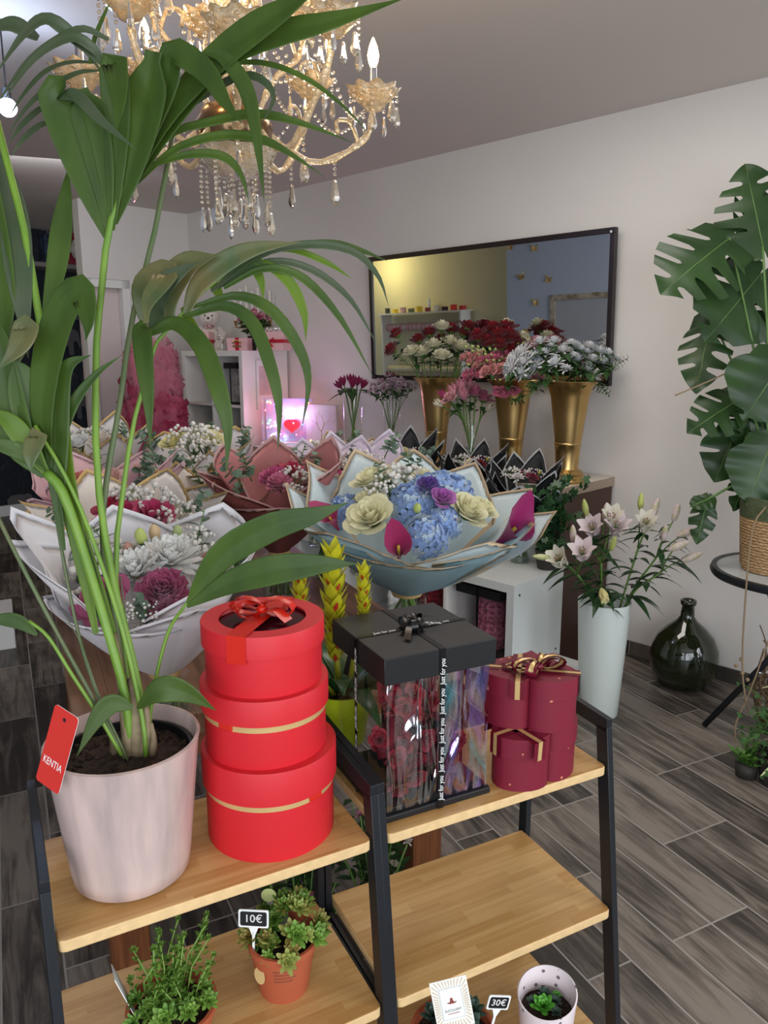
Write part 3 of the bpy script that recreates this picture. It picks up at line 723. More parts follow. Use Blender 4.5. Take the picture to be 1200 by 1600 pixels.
# ---- heart boxes
def heart(s, n=40):
    out = []
    for i in range(n):
        a = 2*PI*i/n; x = 16*sin(a)**3; y = 13.5*cos(a)-3.0*cos(2*a)-1.2*cos(3*a)-.7*cos(4*a); out.append((x/16*s, y/16*s+.0*s))
    return out[::-1]
SPECK = mat('burgundy_speckled_card', (122, 20, 44), .6)
nt = SPECK.node_tree; N = nt.nodes; L = nt.links; p = N['Principled BSDF']; tc = N.new('ShaderNodeTexCoord'); vo = N.new('ShaderNodeTexVoronoi'); vo.inputs['Scale'].default_value = 75; vo.inputs['Randomness'].default_value = 1
L.new(tc.outputs['Object'], vo.inputs['Vector']); lt = N.new('ShaderNodeMath'); lt.operation = 'LESS_THAN'; lt.inputs[1].default_value = .10
sc_ = N.new('ShaderNodeSeparateColor'); L.new(vo.outputs['Color'], sc_.inputs[0]); m1 = N.new('ShaderNodeMath'); m1.operation = 'LESS_THAN'; m1.inputs[1].default_value = .16; L.new(sc_.outputs[0], m1.inputs[0])
m2 = N.new('ShaderNodeMath'); m2.operation = 'MULTIPLY'; L.new(vo.outputs['Distance'], lt.inputs[0]); lt.inputs[1].default_value = .22; L.new(lt.outputs[0], m2.inputs[0]); L.new(m1.outputs[0], m2.inputs[1])
mx = N.new('ShaderNodeMix'); mx.data_type = 'RGBA'; L.new(m2.outputs[0], mx.inputs[0]); mx.inputs[6].default_value = (*lin((120, 20, 44)), 1); mx.inputs[7].default_value = (*lin((206, 130, 96)), 1); L.new(mx.outputs[2], p.inputs['Base Color'])
def heart_box(label, c, z, s, h, rz, ribbon):
    t = thing('heart_gift_box', label, 'gift box', V((c.x, c.y, z)), rz); lid = h*.38
    b = B(); b.prism(heart(s*.965), 0, h-lid+.004); b.build('body', SPECK, t, 40)
    b = B(); b.prism(heart(s), h-lid, h); b.build('lid', SPECK, t, 40, bevel=.001)
    b = B(); b2 = B()
    for bb2, w in ((b, s*.30), (b2, s*.10)):
        zo = h+(.001 if bb2 is b else .0018); e2 = .0012 if bb2 is b else .002
        yt = s*.33; yb = -s*1.06
        # vertical band through the notch and tip, cross band side to side
        for xx in (ribbon,):
            bb2.grid([[V((xx-w/2, y_, z_)), V((xx+w/2, y_, z_))] for y_, z_ in ((s*.80, h-lid*.9), (s*.80+e2, zo), (yb*.62, zo), (yb*.62-e2, h-lid*.9))])
        bb2.grid([[V((x_, s*.12-w/2, z_)), V((x_, s*.12+w/2, z_))] for x_, z_ in ((-s*1.0-e2, h-lid), (-s*1.0-e2, zo), (s*1.0+e2, zo), (s*1.0+e2, h-lid))])
    b.build('ribbon_band', BURGR, t, 0); b2.build('ribbon_stripe', GOLDR, t, 0)
    return t
hb1 = PZ(845, 1172, ZT+.0)
hc_ = PZ(806, 1236, ZT); hd = V((hc_.x, hc_.y, 0)).normalized()
cB_ = V((hc_.x, hc_.y, 0)) + hd*.075 + V((.022, .0, 0))
heart_box('larger burgundy gold-flecked heart box, underneath the bow-topped heart box', cB_, ZT, .092, .101, R(212), .045)
cT = cB_+V((-.002, .012, 0))
ht = heart_box('smaller burgundy gold-flecked heart box with a gold-striped bow, on top of the larger one', cT, ZT+.101, .088, .098, R(168), .02)
bow_part(ht, V((-.015, .015, .101)), .052, .022, BURGR, R(30), tl=1.2); bow_part(ht, V((-.015, .015, .1035)), .050, .009, GOLDR, R(30), tl=1.15)

# ---- kentia palm in a marbled pink pot
PINKP = mat('pink_marbled_ceramic', (214, 188, 180), .32, col2=(172, 154, 150), vscale=6, stretch=(4, 4, .5), coat=.2)
pb = PZ(212, 1413, ZT); pd = V((pb.x, pb.y, 0)).normalized(); pc = V((pb.x, pb.y, 0)) + pd*.082
ken = thing('kentia_palm', 'tall kentia palm with long arching fronds in a pale pink marbled pot', 'potted plant', V((pc.x, pc.y, ZT)))
PH = .218
b = B(); b.lathe([(.0005, .004), (.078, .004), (.084, .008), (.0875, .03), (.107, PH-.01), (.1095, PH), (.1045, PH+.001), (.101, PH-.03)], 64); b.build('pot', PINKP, ken, 60)
b = B(); b.lathe([(.1005, PH-.035), (.0975, PH-.022), (.093, PH-.022), (.091, PH-.05)], 48); ipot = b.build('inner_pot', mat('black_nursery_pot', (24, 24, 26), .4), ken, 60)
b = B(); rs = random.Random(9); rows = []
for i in range(9):
    rows.append([V((.0935*i/8*cos(2*PI*j/28), .0935*i/8*sin(2*PI*j/28), PH-.036+rs.uniform(-.003, .004)+.012*(1-i/8))) for j in range(29)])
for r_ in rows: r_[-1] = r_[0]
b.grid(rows)
for k in range(120):
    a = rs.random()*6.28; q = .09*math.sqrt(rs.random()); b.ball((q*cos(a), q*sin(a), PH-.030), rs.uniform(.0018, .005), 5, 4, sc=(1, rs.uniform(.5, 1), .7))
b.build('soil', SOIL, ipot, 180)
K0 = V((pc.x, pc.y, ZT+PH-.03)); DP = (K0-CO).dot(_f)
KG = [mat('palm_leaf_green', (78, 104, 38), .45, col2=(58, 84, 32), vscale=14, stretch=(1, 1, .4), tl=.32), mat('palm_leaf_light', (112, 142, 40), .45, col2=(90, 122, 36), vscale=10, tl=.35),
      mat('palm_leaf_bronze', (112, 106, 66), .38, col2=(78, 98, 62), vscale=12, tl=.15), mat('palm_leaf_grey', (78, 90, 66), .38, col2=(62, 80, 52), vscale=12, tl=.15)]
KS = [mat('palm_stem_bright', (116, 150, 52), .4, col2=(98, 134, 46), vscale=12), mat('palm_stem_dark', (78, 98, 58), .4, col2=(98, 104, 70), vscale=12), mat('palm_sheath', (150, 134, 104), .7, col2=(98, 84, 62), vscale=30)]
def ppath(pts, n): return smooth_path([PD(x, y, DP+dz) for x, y, dz in pts], n)
def pstem(pts, w0, w1, m=0, parent=ken):
    n = 16; P = ppath(pts, n); b = B(); d = DP
    b.tube([p-ken.location for p in P], [(w0+(w1-w0)*i/(n-1))/FPX*d/2 for i in range(n)], 8); return b.build('stem', KS[m], parent, 180)
def pleaf(pts, w, m=0, a=.4, base=.2, tw=0, fold=.2, tip=.02):
    n = 18; P = [p-ken.location for p in ppath(pts, n)]; b = B()
    up = V((sin(R(tw)), -1, .25))
    b.blade(P, [q/FPX*DP*.92 for q in wprof(n, w, a, base, tip)], up, fold, ribs=(12 if w > 40 else 8 if w > 22 else 6)); return b.build('leaflet', KG[m], ken, 180)
# stems
pstem([(205, 1188, 0), (196, 1090, -.01), (168, 985, -.02), (130, 860, -.02), (98, 770, -.03), (73, 739, -.03)], 14, 16, 0)
pstem([(232, 1150, .01), (205, 1020, 0), (175, 900, 0), (152, 740, .01), (150, 560, .02), (158, 460, .02), (172, 350, .02), (205, 275, .02)], 12, 11, 0)
pstem([(210, 1170, .02), (185, 1000, .02), (160, 850, .03), (168, 740, .04), (186, 640, .05), (206, 500, .06), (240, 370, .08), (278, 167, .1)], 11, 9, 1)
pstem([(214, 1170, .0), (192, 1010, .03), (180, 880, .04), (192, 770, .05), (207, 670, .06), (228, 590, .06), (245, 535, .06), (285, 490, .06), (330, 445, .06), (395, 400, .07)], 11, 4, 0)
pstem([(215, 1180, .01), (180, 1000, .01), (130, 830, .02), (95, 690, .03), (62, 500, .03), (40, 370, .03), (18, 280, .03), (-15, 150, .03)], 13, 12, 0)
pstem([(228, 1182, -.01), (222, 1120, -.01), (190, 980, -.02), (140, 830, -.02), (100, 740, -.03), (55, 665, -.04)], 8, 6, 0)
pstem([(195, 1185, -.02), (150, 1100, -.03), (95, 1000, -.04), (45, 905, -.05), (-10, 795, -.05)], 7, 6, 1)
pstem([(198, 1182, -.01), (158, 1100, -.01), (125, 1000, -.01), (100, 880, -.01), (80, 760, -.01), (70, 690, -.01)], 6, 5, 1)
pstem([(190, 1180, -.03), (155, 1120, -.04), (110, 1050, -.05), (75, 995, -.06), (45, 970, -.06)], 6, 5, 0)
pstem([(232, 1175, .03), (238, 1090, .03), (262, 990, .03), (292, 942, .02)], 7, 5, 0)
pstem([(200, 1190, -.02), (192, 1170, -.03), (160, 1100, -.03), (128, 1010, -.02), (98, 955, -.02)], 3, 1, 1)
pstem([(225, 1160, .02), (208, 1040, .03), (196, 960, .03), (188, 900, .03)], 5, 2, 1)
for (x0, y0, x1, y1, w) in ((205, 1190, 178, 990, 22), (215, 1188, 205, 1060, 24), (222, 1185, 228, 1100, 20), (180, 1180, 168, 1130, 14), (238, 1180, 236, 1130, 12)):
    b = B(); P = smooth_path([PD(x0, y0, DP), PD((x0+x1)/2+3, (y0+y1)/2, DP), PD(x1, y1, DP)], 8)
    b.tube([p-ken.location for p in P], [w/FPX*DP/2*(1.25-.75*i/7) for i in range(8)], 8); b.build('stem_sheath', KS[2], ken, 180)
# low leaves
pleaf([(292, 945, .02), (345, 870, .0), (420, 825, -.02), (490, 805, -.03), (545, 785, -.03)], 52, 0, .35, .12, 20)
pleaf([(292, 948, .02), (360, 910, .0), (430, 890, -.02), (500, 882, -.03), (558, 881, -.03)], 50, 0, .45, .12, -10)
pleaf([(208, 1106, -.03), (175, 1100, -.04), (150, 1125, -.05), (120, 1182, -.06)], 34, 0, .4, .15, 25)
pleaf([(214, 1107, -.02), (250, 1078, -.03), (290, 1082, -.03), (338, 1110, -.03)], 44, 0, .45, .12, -30)
pleaf([(58, 992, -.06), (30, 972, -.06), (0, 968, -.06), (-30, 975, -.06)], 24, 0, .4, .2)
# left clump
pleaf([(72, 742, -.03), (30, 690, -.04), (8, 610, -.04), (0, 540, -.05), (-20, 470, -.05)], 62, 0, .4, .3)
pleaf([(74, 745, -.02), (52, 660, -.03), (35, 590, -.04), (20, 560, -.05)], 58, 0, .4, .3, 30)
pleaf([(76, 745, -.02), (66, 650, -.04), (75, 560, -.05), (100, 480, -.05), (128, 456, -.06), (138, 500, -.07), (134, 532, -.07)], 66, 0, .45, .3, -20)
pleaf([(90, 800, -.02), (88, 690, -.03), (92, 610, -.04), (108, 570, -.05), (142, 555, -.05)], 44, 0, .3, .3)
pleaf([(100, 860, -.02), (86, 730, -.02), (110, 640, -.03), (150, 585, -.03), (192, 554, -.03)], 22, 0, .35, .3)
pleaf([(150, 990, -.01), (122, 850, -.01), (100, 730, -.01), (92, 640, -.01), (70, 600, -.01)], 34, 1, .5, .3)
pleaf([(175, 1010, .0), (140, 900, .0), (108, 790, .0), (97, 690, .0)], 28, 0, .5, .3, 20)
pleaf([(75, 742, -.03), (40, 710, -.05), (0, 695, -.06), (-40, 690, -.06)], 28, 0, .4, .2)
pleaf([(75, 745, -.03), (40, 690, -.05), (10, 655, -.06), (-30, 640, -.06)], 34, 1, .4, .2, 20)
pleaf([(52, 700, -.06), (58, 682, -.07), (48, 710, -.08), (48, 738, -.08)], 34, 2, .4, .5)
pleaf([(20, 560, -.06), (40, 512, -.07), (30, 540, -.08), (-6, 580, -.08)], 44, 2, .4, .6)
pleaf([(-6, 240, .03), (20, 330, .03), (30, 430, .02), (44, 560, .02)], 50, 3, .5, .6, 20)
pleaf([(-20, 260, .02), (-4, 380, .02), (6, 480, .02), (4, 560, .01)], 52, 0, .5, .6, -10)
pleaf([(70, 500, .03), (88, 420, .04), (98, 340, .05), (108, 255, .06)], 38, 0, .5, .3, 10)
# top left arching fronds
TL_ = [([(160, 100, .03), (118, 60, .02), (75, 30, .0), (40, 50, -.02), (-10, 120, -.05)], 26), ([(170, 62, .03), (130, 45, .02), (90, 62, .0), (40, 100, -.02), (-10, 170, -.05)], 17), ([(165, 105, .04), (145, 75, .02), (110, 58, .0), (55, 90, -.02), (2, 162, -.05)], 20),
       ([(150, 98, .05), (110, 97, .03), (70, 112, .0), (35, 150, -.02), (10, 190, -.04)], 10), ([(155, 110, .05), (120, 114, .03), (75, 138, .0), (40, 170, -.02), (10, 215, -.04)], 12), ([(84, 160, .02), (60, 172, .01), (32, 198, .0), (14, 225, -.01)], 12), ([(86, 190, .02), (62, 196, .01), (36, 218, .0), (16, 246, -.01)], 12),
       ([(60, 60, .02), (20, 38, .01), (-20, 50, .0)], 30), ([(255, 110, .1), (262, 60, .1), (60, 60, .1)], 0)]
for P_, w_ in TL_:
    if w_: pleaf(P_, w_, 3, .45, .35)
pleaf([(140, 100, .03), (148, 60, .03), (165, 18, .03), (172, 5, .03)], 9, 0, .3, .6)
pstem([(205, 275, .05), (195, 230, .06), (175, 150, .06), (150, 100, .05), (110, 60, .03)], 8, 3, 1)
# big upper fan
pleaf([(168, 372, .02), (140, 300, .01), (112, 220, 0), (92, 150, -.01), (102, 134, -.03)], 66, 0, .75, .18, 10, .25, .35)
pleaf([(170, 368, .02), (160, 280, .01), (145, 200, 0), (128, 138, -.01)], 62, 0, .8, .15, 0, .25, .3)
pleaf([(175, 360, .02), (180, 270, .01), (182, 180, .0), (178, 95, -.02), (186, 150, -.05), (182, 205, -.06)], 50, 0, .5, .2, 0, .25)
pleaf([(180, 350, .02), (205, 260, .01), (225, 170, .0), (240, 80, -.02)], 78, 0, .75, .12, -10, .22, .4)
pleaf([(190, 320, .02), (228, 220, .01), (262, 130, -.0), (268, 80, -.02), (320, 110, -.03), (352, 160, -.04), (378, 192, -.05)], 46, 0, .45, .3, -10, .2)
pleaf([(92, 150, -.02), (120, 150, -.03), (160, 190, -.04), (215, 235, -.04)], 22, 3, .3, .5, 0)
pleaf([(198, 300, .02), (255, 190, .02), (320, 110, .01), (390, 50, .0), (450, 10, -.01), (520, -40, -.02)], 62, 0, .55, .2, -20, .2)
pleaf([(200, 300, .03), (280, 180, .03), (350, 95, .02), (430, 55, .02), (520, 32, .01), (636, -4, .01)], 50, 0, .6, .25, -20, .2)
pleaf([(205, 292, .04), (270, 190, .05), (340, 135, .05), (395, 118, .04), (428, 150, .04), (405, 200, .03)], 17, 3, .5, .4)
pleaf([(205, 300, .04), (260, 215, .05), (330, 190, .06), (400, 178, .06), (470, 192, .06), (555, 224, .06)], 19, 0, .55, .3)
pleaf([(210, 290, .04), (270, 235, .05), (340, 212, .06), (400, 215, .06), (450, 238, .06), (508, 277, .06)], 19, 0, .5, .3)
pleaf([(225, 262, .05), (290, 242, .05), (345, 243, .05), (375, 270, .05), (390, 318, .05)], 17, 0, .45, .5)
pleaf([(318, 80, .0), (350, 90, .0), (385, 140, .0), (402, 220, .0), (413, 318, .0)], 28, 0, .4, .3)
pleaf([(270, 165, .06), (330, 110, .06), (400, 97, .06), (470, 118, .06), (530, 160, .06), (582, 214, .06)], 11, 0, .5, .5)
# arching right-hand frond
pleaf([(232, 515, .06), (222, 470, .05), (228, 440, .03), (262, 425, .0), (232, 470, -.04), (228, 505, -.05)], 46, 2, .5, .4, 0, .2, .2)
pleaf([(262, 515, .06), (262, 460, .05), (290, 415, .03), (340, 398, .01)], 52, 2, .55, .3, 0)
pleaf([(250, 520, .06), (240, 480, .03), (262, 440, .0), (310, 408, -.02)], 44, 3, .5, .4, 0)
pleaf([(290, 490, .05), (310, 445, .04), (350, 410, .03), (400, 388, .02), (470, 378, .02)], 40, 2, .45, .3, 0)
pleaf([(330, 455, .06), (400, 400, .05), (480, 382, .05), (550, 392, .05), (590, 430, .05), (608, 480, .05)], 16, 3, .45, .4)
pleaf([(340, 450, .07), (410, 410, .07), (480, 418, .08), (545, 465, .08), (590, 540, .08)], 14, 3, .5, .4)
pleaf([(350, 450, .06), (410, 420, .06), (470, 432, .07), (530, 495, .07), (584, 590, .07)], 16, 0, .5, .4)
pleaf([(360, 430, .06), (430, 390, .06), (510, 380, .07), (560, 390, .07), (606, 408, .07)], 14, 0, .55, .4)
pleaf([(400, 395, .08), (455, 390, .08), (510, 410, .09), (552, 437, .09)], 12, 1, .5, .3)
pleaf([(380, 405, .07), (420, 415, .07), (455, 445, .07), (475, 490, .07), (478, 534, .07)], 20, 1, .5, .3)
pleaf([(375, 405, .08), (395, 415, .08), (408, 440, .08), (412, 472, .08)], 18, 1, .4, .4)
pleaf([(288, 495, .05), (350, 478, .04), (395, 505, .03), (425, 580, .02), (436, 640, .02), (434, 706, .02)], 24, 0, .45, .35)
pleaf([(300, 480, .05), (370, 462, .05), (425, 485, .04), (468, 545, .04), (482, 600, .04), (471, 672, .04)], 21, 0, .45, .35)
pleaf([(235, 520, .05), (275, 505, .04), (315, 540, .02), (342, 610, .0), (356, 670, -.0), (353, 742, -.0)], 34, 0, .45, .4)
pleaf([(232, 512, .02), (222, 514, .0), (225, 560, -.02), (232, 630, -.03), (235, 705, -.03)], 34, 0, .35, .6)
pleaf([(330, 440, .08), (340, 455, .08), (350, 480, .08)], 18, 1, .4, .6)
pleaf([(285, 480, .08), (300, 510, .08), (318, 538, .08)], 20, 1, .5, .4)
# plant tag
tg = thing('plant_tag', 'red plant tag reading KENTIA tucked in the rim of the pink pot', 'label', PD(89, 1171, DP-.125))
Xt = V((.83, -.42, -.28)).normalized(); Yt = V((.10, .10, 1)); Mt = frame_M((0, 0, 0), Xt, Yt)
b = B(); pts = []
for cx, cy, a0 in ((.0165, .052, 0), (-.0165, .052, 90), (-.0165, -.052, 180), (.0165, -.052, 270)):
    for k in range(5): a = R(a0+90*k/4); pts.append((cx+.005*cos(a), cy+.005*sin(a)))
b.prism(pts, -.0008, 0, Mt, 1); b.prism(pts, 0, .0004, Mt, 0); b.build('card', [mat('red_tag_print', (206, 48, 38), .35), WHT], tg, 30)
b = B(); b.lathe([(.0005, .0008), (.0028, .0008)], 12, Mt @ Matrix.Translation((-.0, .044, 0))); b.build('punched_hole', BLK, tg)
text('KENTIA', .0150, 'tag_text', WHT, tg, Mt @ Matrix.Translation((-.0005, -.022, .0008)), ext=.0001, sx=.66)
# ================================================================= plants on the lower shelves
def rosette(b, c, r, n=26, mi=0, up=V((0, 0, 1)), el0=80, wide=.34, thick=.12):
    Q = aim(up)
    for k in range(n):
        f = (k+.5)/n; a = k*2.39996; el = R(el0-70*f); L_ = r*(.35+.65*f); d = V((cos(a)*cos(el), sin(a)*cos(el), sin(el))); sd = V((-sin(a), cos(a), 0)); nn = sd.cross(d)*-1
        rows = []
        for t, w in ((0, .3), (.35, .8), (.7, 1), (.9, .6), (1, .05)):
            p = d*L_*t+V((0, 0, L_*.12*t*t)); ww = r*wide*w/2
            rows.append([p-sd*ww, p+nn*r*thick*.3, p+sd*ww])
        b.grid([[c+Q @ q for q in r_] for r_ in rows], mi)
def pot_round(t, r0, r1, h, m, rim=.008, soil=.02):
    global LASTPOT
    b = B(); b.lathe([(.0005, .002), (r0, .0), (r0*1.02, .004), (r1*.97, h-rim*1.6), (r1*1.03, h-rim*1.5), (r1*1.04, h), (r1*.95, h), (r1*.94, h-soil)], 40); LASTPOT = [b.build('pot', m, t, 40).name]
    b = B(); b.lathe([(.0005, h-soil*.75), (r1*.5, h-soil*.8), (r1*.945, h-soil)], 30); b.build('soil', SOIL, bpy.data.objects.get(LASTPOT[0]) or t, 180)
ZM = .45; ZB = .165
SUC = mat('succulent_green', (124, 160, 66), .5, col2=(90, 132, 48), vscale=30, tl=.1)
SUCY = mat('succulent_yellow_green', (150, 168, 84), .5, col2=(150, 130, 66), vscale=30, tl=.1)
SUCD = mat('succulent_dark_grey_green', (72, 98, 84), .5, col2=(56, 78, 70), vscale=30)
r = random.Random(11)
# hens-and-chicks pot
p = PZ(445, 1570, ZM); d = V((p.x, p.y, 0)).normalized(); c = V((p.x, p.y, ZM)) + d*.042
ss = thing('succulent_pot', 'yellow-green succulent in a terracotta pot with the 10 euro sign, left middle shelf', 'potted plant', c)
pot_round(ss, .041, .057, .098, TERRA)
b = B(); 
for k in range(36):
    a = r.random()*6.28; q = .062*math.sqrt(r.random()); z = .094+.055*(1-(q/.064)**2)*(.5+.5*cos(a-.6))+r.uniform(-.005, .014)
    rosette(b, V((q*cos(a), q*sin(a), z)), r.uniform(.015, .028), 24, 0 if r.random() < .6 else 1, V((cos(a)*q*14, sin(a)*q*14-.4, 1)))
for k in range(9): a = r.random()*6.28; b.tube([V((0, 0, .075)), V((.03*cos(a), .03*sin(a), .10)), V((.045*cos(a), .045*sin(a), .112))], .0016, 4, 1)
b.build('foliage', [SUC, SUCY], ss, 180)
b = B(); lp = V((-.034, -.0405, .06)); b.lathe([(.0005, 0), (.013, 0)], 24, Matrix.Translation(lp) @ Matrix.Rotation(R(90+12), 4, 'X').to_4x4() @ Matrix.Rotation(0, 4, 'Z') ); 
rotl = Matrix.Rotation(math.atan2(-.0405, -.034)+PI/2, 4, 'Z')
b = B(); b.lathe([(.0005, 0), (.013, 0)], 24, Matrix.Translation((-.0335, -.041, .055)) @ rotl @ Matrix.Rotation(R(80), 4, 'X')); b.build('round_label', mat('cream_label', (222, 190, 130), .6), ss)
b = B()
for i in range(4):
    z = .072-i*.007; rz_ = .041+(.0553-.041)*z/.085+.0006; b.grid([[V((rz_*cos(R(q)), rz_*sin(R(q)), z+dz)) for q in range(-100, -54-8*(i % 2), 6)] for dz in (-.0011, .0011)])
b.build('printed_lines', mat('dark_print', (134, 72, 52), .6), ss)
def sign(label, c, txt, h, rx, rz, w=.040, hh=.028):
    s_ = thing('price_sign', label, 'price sign', c); M = Matrix.Rotation(rz, 4, 'Z') @ Matrix.Rotation(rx, 4, 'X') @ Matrix.Rotation(0, 4, 'Y')
    b = B(); T = M @ Matrix.Translation((0, 0, h)) 
    def rb(w_, h_, y0, y1):
        pts = []
        for cx, cy, a0 in ((w_/2-.003, h_/2-.003, 0), (-w_/2+.003, h_/2-.003, 90), (-w_/2+.003, -h_/2+.003, 180), (w_/2-.003, -h_/2+.003, 270)):
            for k in range(4): a = R(a0+90*k/3); pts.append((cx+.003*cos(a), cy+.003*sin(a)))
        return pts
    U = T @ Matrix.Rotation(PI/2, 4, 'X')
    b.prism(rb(w, hh, 0, 0), -.0012, .0008, U); b.prism([(-.008, -hh/2), (-.0022, -hh/2-.014), (-.0018, -h), (.0018, -h), (.0022, -hh/2-.014), (.008, -hh/2)], -.001, .0005, U); b.build('stake_frame', WHT, s_, 30)
    b = B(); b.prism(rb(w-.006, hh-.006, 0, 0), .0008, .0012, U); b.build('chalkboard', BLK, s_, 30)
    text(txt, hh*.62, 'price_text', WHT, s_, U @ Matrix.Translation((0, 0, .0014)), ext=.0001); return s_
sp = c+V((-.044, -.03, .085)); sign('small black price sign reading 10 euro in the terracotta pot', sp, '10€', .062, R(-8), R(-4), w=.050, hh=.030)
# pictured card behind
cd_ = thing('plant_card', 'upright plant picture card standing behind the pot with the 10 euro sign', 'plant card', c+V((-.012, .03, .088)))
b = B(); b.box((0, 0, .03), (.036, .001, .06)); b.build('card', mat('photo_card', (150, 140, 130), .3, col2=(70, 74, 60), vscale=60), cd_, 0)
b = B(); b.lathe([(.0005, 0), (.013, 0)], 20, Matrix.Translation((-.014, -.0012, .062)) @ Matrix.Rotation(PI/2, 4, 'X')); b.build('round_logo', mat('olive_logo', (176, 182, 120), .5), cd_)
# trailing green succulent
p = PZ(276, 1680, ZM); d = V((p.x, p.y, 0)).normalized(); c = V((p.x, p.y, ZM)) + d*.06
s2 = thing('succulent_pot', 'bright green upright-stemmed succulent at the left front of the middle shelf', 'potted plant', c)
pot_round(s2, .052, .066, .072, TERRA)
b = B()
for (dx, dy, q) in ((-.025, -.03, .026), (.004, -.048, .030), (-.05, -.012, .022), (.035, -.03, .024), (.062, -.018, .022), (-.012, .0, .022), (-.04, -.055, .02), (.02, -.012, .024), (.05, .01, .02)):
    rosette(b, V((dx, dy, .082+r.uniform(-.005, .012))), q*.85, 26, 0, V((dx*8, dy*8-.3, 1)))
for k in range(46):
    a = r.random()*6.28; q = .045*math.sqrt(r.random()); h = r.uniform(.03, .10)*(1.2 if sin(a) > -.2 else .6)
    p0 = V((q*cos(a), q*sin(a), .066)); p1 = p0+V((r.uniform(-.03, .04), r.uniform(-.015, .03), h)); mid = (p0+p1)/2+V((r.uniform(-.01, .01), 0, .008))
    b.tube([p0, mid, p1], .0014, 4, 1)
    for j in range(12):
        t = .25+.75*j/12; pp = p0.lerp(p1, t); aa = j*2.4; leafshape(b, pp, V((cos(aa), sin(aa), .5)), .011, .0058, droop=.1, n=4, mi=0)
    rosette(b, p1, .009, 12, 0)
b.build('foliage', [SUC, mat('succulent_stem', (120, 150, 70), .5)], s2, 180)
cc = thing('plant_card', 'white care card leaning edge-on at the left of the bright green succulent', 'plant card', c+V((-.066, -.0, .03)))
b = B(); b.box((0, 0, .045), (.0012, .045, .11), mat=Matrix.Rotation(R(-22), 4, 'Y') @ Matrix.Rotation(R(28), 4, 'Z')); b.build('card', WHT, cc, 0)
# ---- lowest shelf on the right
p = PZ(848, 1690, ZB); d = V((p.x, p.y, 0)).normalized(); c = V((p.x, p.y, ZB)) + d*.05
s3 = thing('succulent_pot', "small green succulent in a speckled white cup pot on the lowest right shelf", 'potted plant', c)
WPINK = mat('white_pink_speckled_ceramic', (236, 226, 226), .4)
nt = WPINK.node_tree; N = nt.nodes; L = nt.links; p_ = N['Principled BSDF']; tc = N.new('ShaderNodeTexCoord'); vo = N.new('ShaderNodeTexVoronoi'); vo.inputs['Scale'].default_value = 75; L.new(tc.outputs['Object'], vo.inputs['Vector'])
lt = N.new('ShaderNodeMath'); lt.operation = 'LESS_THAN'; lt.inputs[1].default_value = .28; L.new(vo.outputs['Distance'], lt.inputs[0]); sc_ = N.new('ShaderNodeSeparateColor'); L.new(vo.outputs['Color'], sc_.inputs[0]); m1 = N.new('ShaderNodeMath'); m1.operation = 'LESS_THAN'; m1.inputs[1].default_value = .3; L.new(sc_.outputs[0], m1.inputs[0])
m2 = N.new('ShaderNodeMath'); m2.operation = 'MULTIPLY'; L.new(lt.outputs[0], m2.inputs[0]); L.new(m1.outputs[0], m2.inputs[1])
mx = N.new('ShaderNodeMix'); mx.data_type = 'RGBA'; L.new(m2.outputs[0], mx.inputs[0]); mx.inputs[6].default_value = (*lin((238, 224, 226)), 1); mx.inputs[7].default_value = (*lin((120, 112, 116)), 1); L.new(mx.outputs[2], p_.inputs['Base Color'])
HP = .150
b = B(); b.lathe([(.0005, .003), (.040, .0), (.043, .005), (.056, HP), (.0535, HP+.001), (.048, HP-.04)], 48, jag=lambda a, i, r_, z: (r_, z+(.012*sin(a+.6) if i > 2 else 0))); b.build('pot', WPINK, s3, 60)
b = B(); b.lathe([(.0005, HP-.036), (.049, HP-.04)], 30); b.build('soil', SOIL, s3, 180)
b = B()
for dx, dy, q, mi in ((-.008, -.008, .027, 0), (.016, .004, .016, 1), (.0, .02, .017, 1), (-.026, .004, .014, 1), (.022, .018, .012, 0), (.014, -.02, .013, 1)): rosette(b, V((dx, dy, HP-.026)), q, 26, mi, V((dx*5, dy*5-.1, 1)), wide=.45)
b.build('foliage', [mat('succulent_fresh', (84, 160, 50), .45), SUCD], s3, 180)
p = PZ(700, 1745, ZB); d = V((p.x, p.y, 0)).normalized(); c = V((p.x, p.y, ZB)) + d*.075
s4 = thing('succulent_pot', 'grey-green rosette succulent in a wide terracotta pot on the lowest right shelf', 'potted plant', c+V((.008, .01, 0)))
pot_round(s4, .06, .078, .095, TERRA)
b = B()
for dx, dy, q in ((.012, -.01, .05), (.035, .04, .034), (-.03, .03, .032), (-.02, -.04, .03), (.045, -.03, .028)): rosette(b, V((dx, dy, .098)), q, 30, 0, V((dx*6, dy*6-.25, 1)), wide=.42)
b.build('foliage', SUCD, s4, 180)
p = PZ(655, 1720, ZB); d = V((p.x, p.y, 0)).normalized(); c4 = V((p.x, p.y, ZB)) + d*.02+V((-.012, -.05, 0))
s5 = thing('succulent_pot', 'tiny terracotta pot with a white-tipped cactus at the left front of the lowest right shelf', 'potted plant', c4)
pot_round(s5, .028, .036, .10, TERRA)
b = B()
for k in range(7): a = k*.9; q = .018 if k else 0; b.ball((q*cos(a), q*sin(a), .098), .011, 8, 6)
for k in range(120): a = r.random()*6.28; el = r.random()*1.5; q = r.choice([0, .018]); b.box((q*cos(a)+.011*cos(a)*cos(el), q*sin(a)+.011*sin(a)*cos(el), .098+.012*sin(el)), (.0012, .0012, .004), mi=1)
b.build('cactus', [mat('cactus_grey', (120, 130, 112), .7), WHT], s5, 180)
c2_ = c+V((.052, -.052, .085)); s_ = sign('small black price sign reading 30 euro beside the speckled cup pot', c2_+V((.006, .0, .03)), '30€', .10, R(-4), R(12), w=.042, hh=.028)
s_.rotation_euler = (0, R(14), 0)
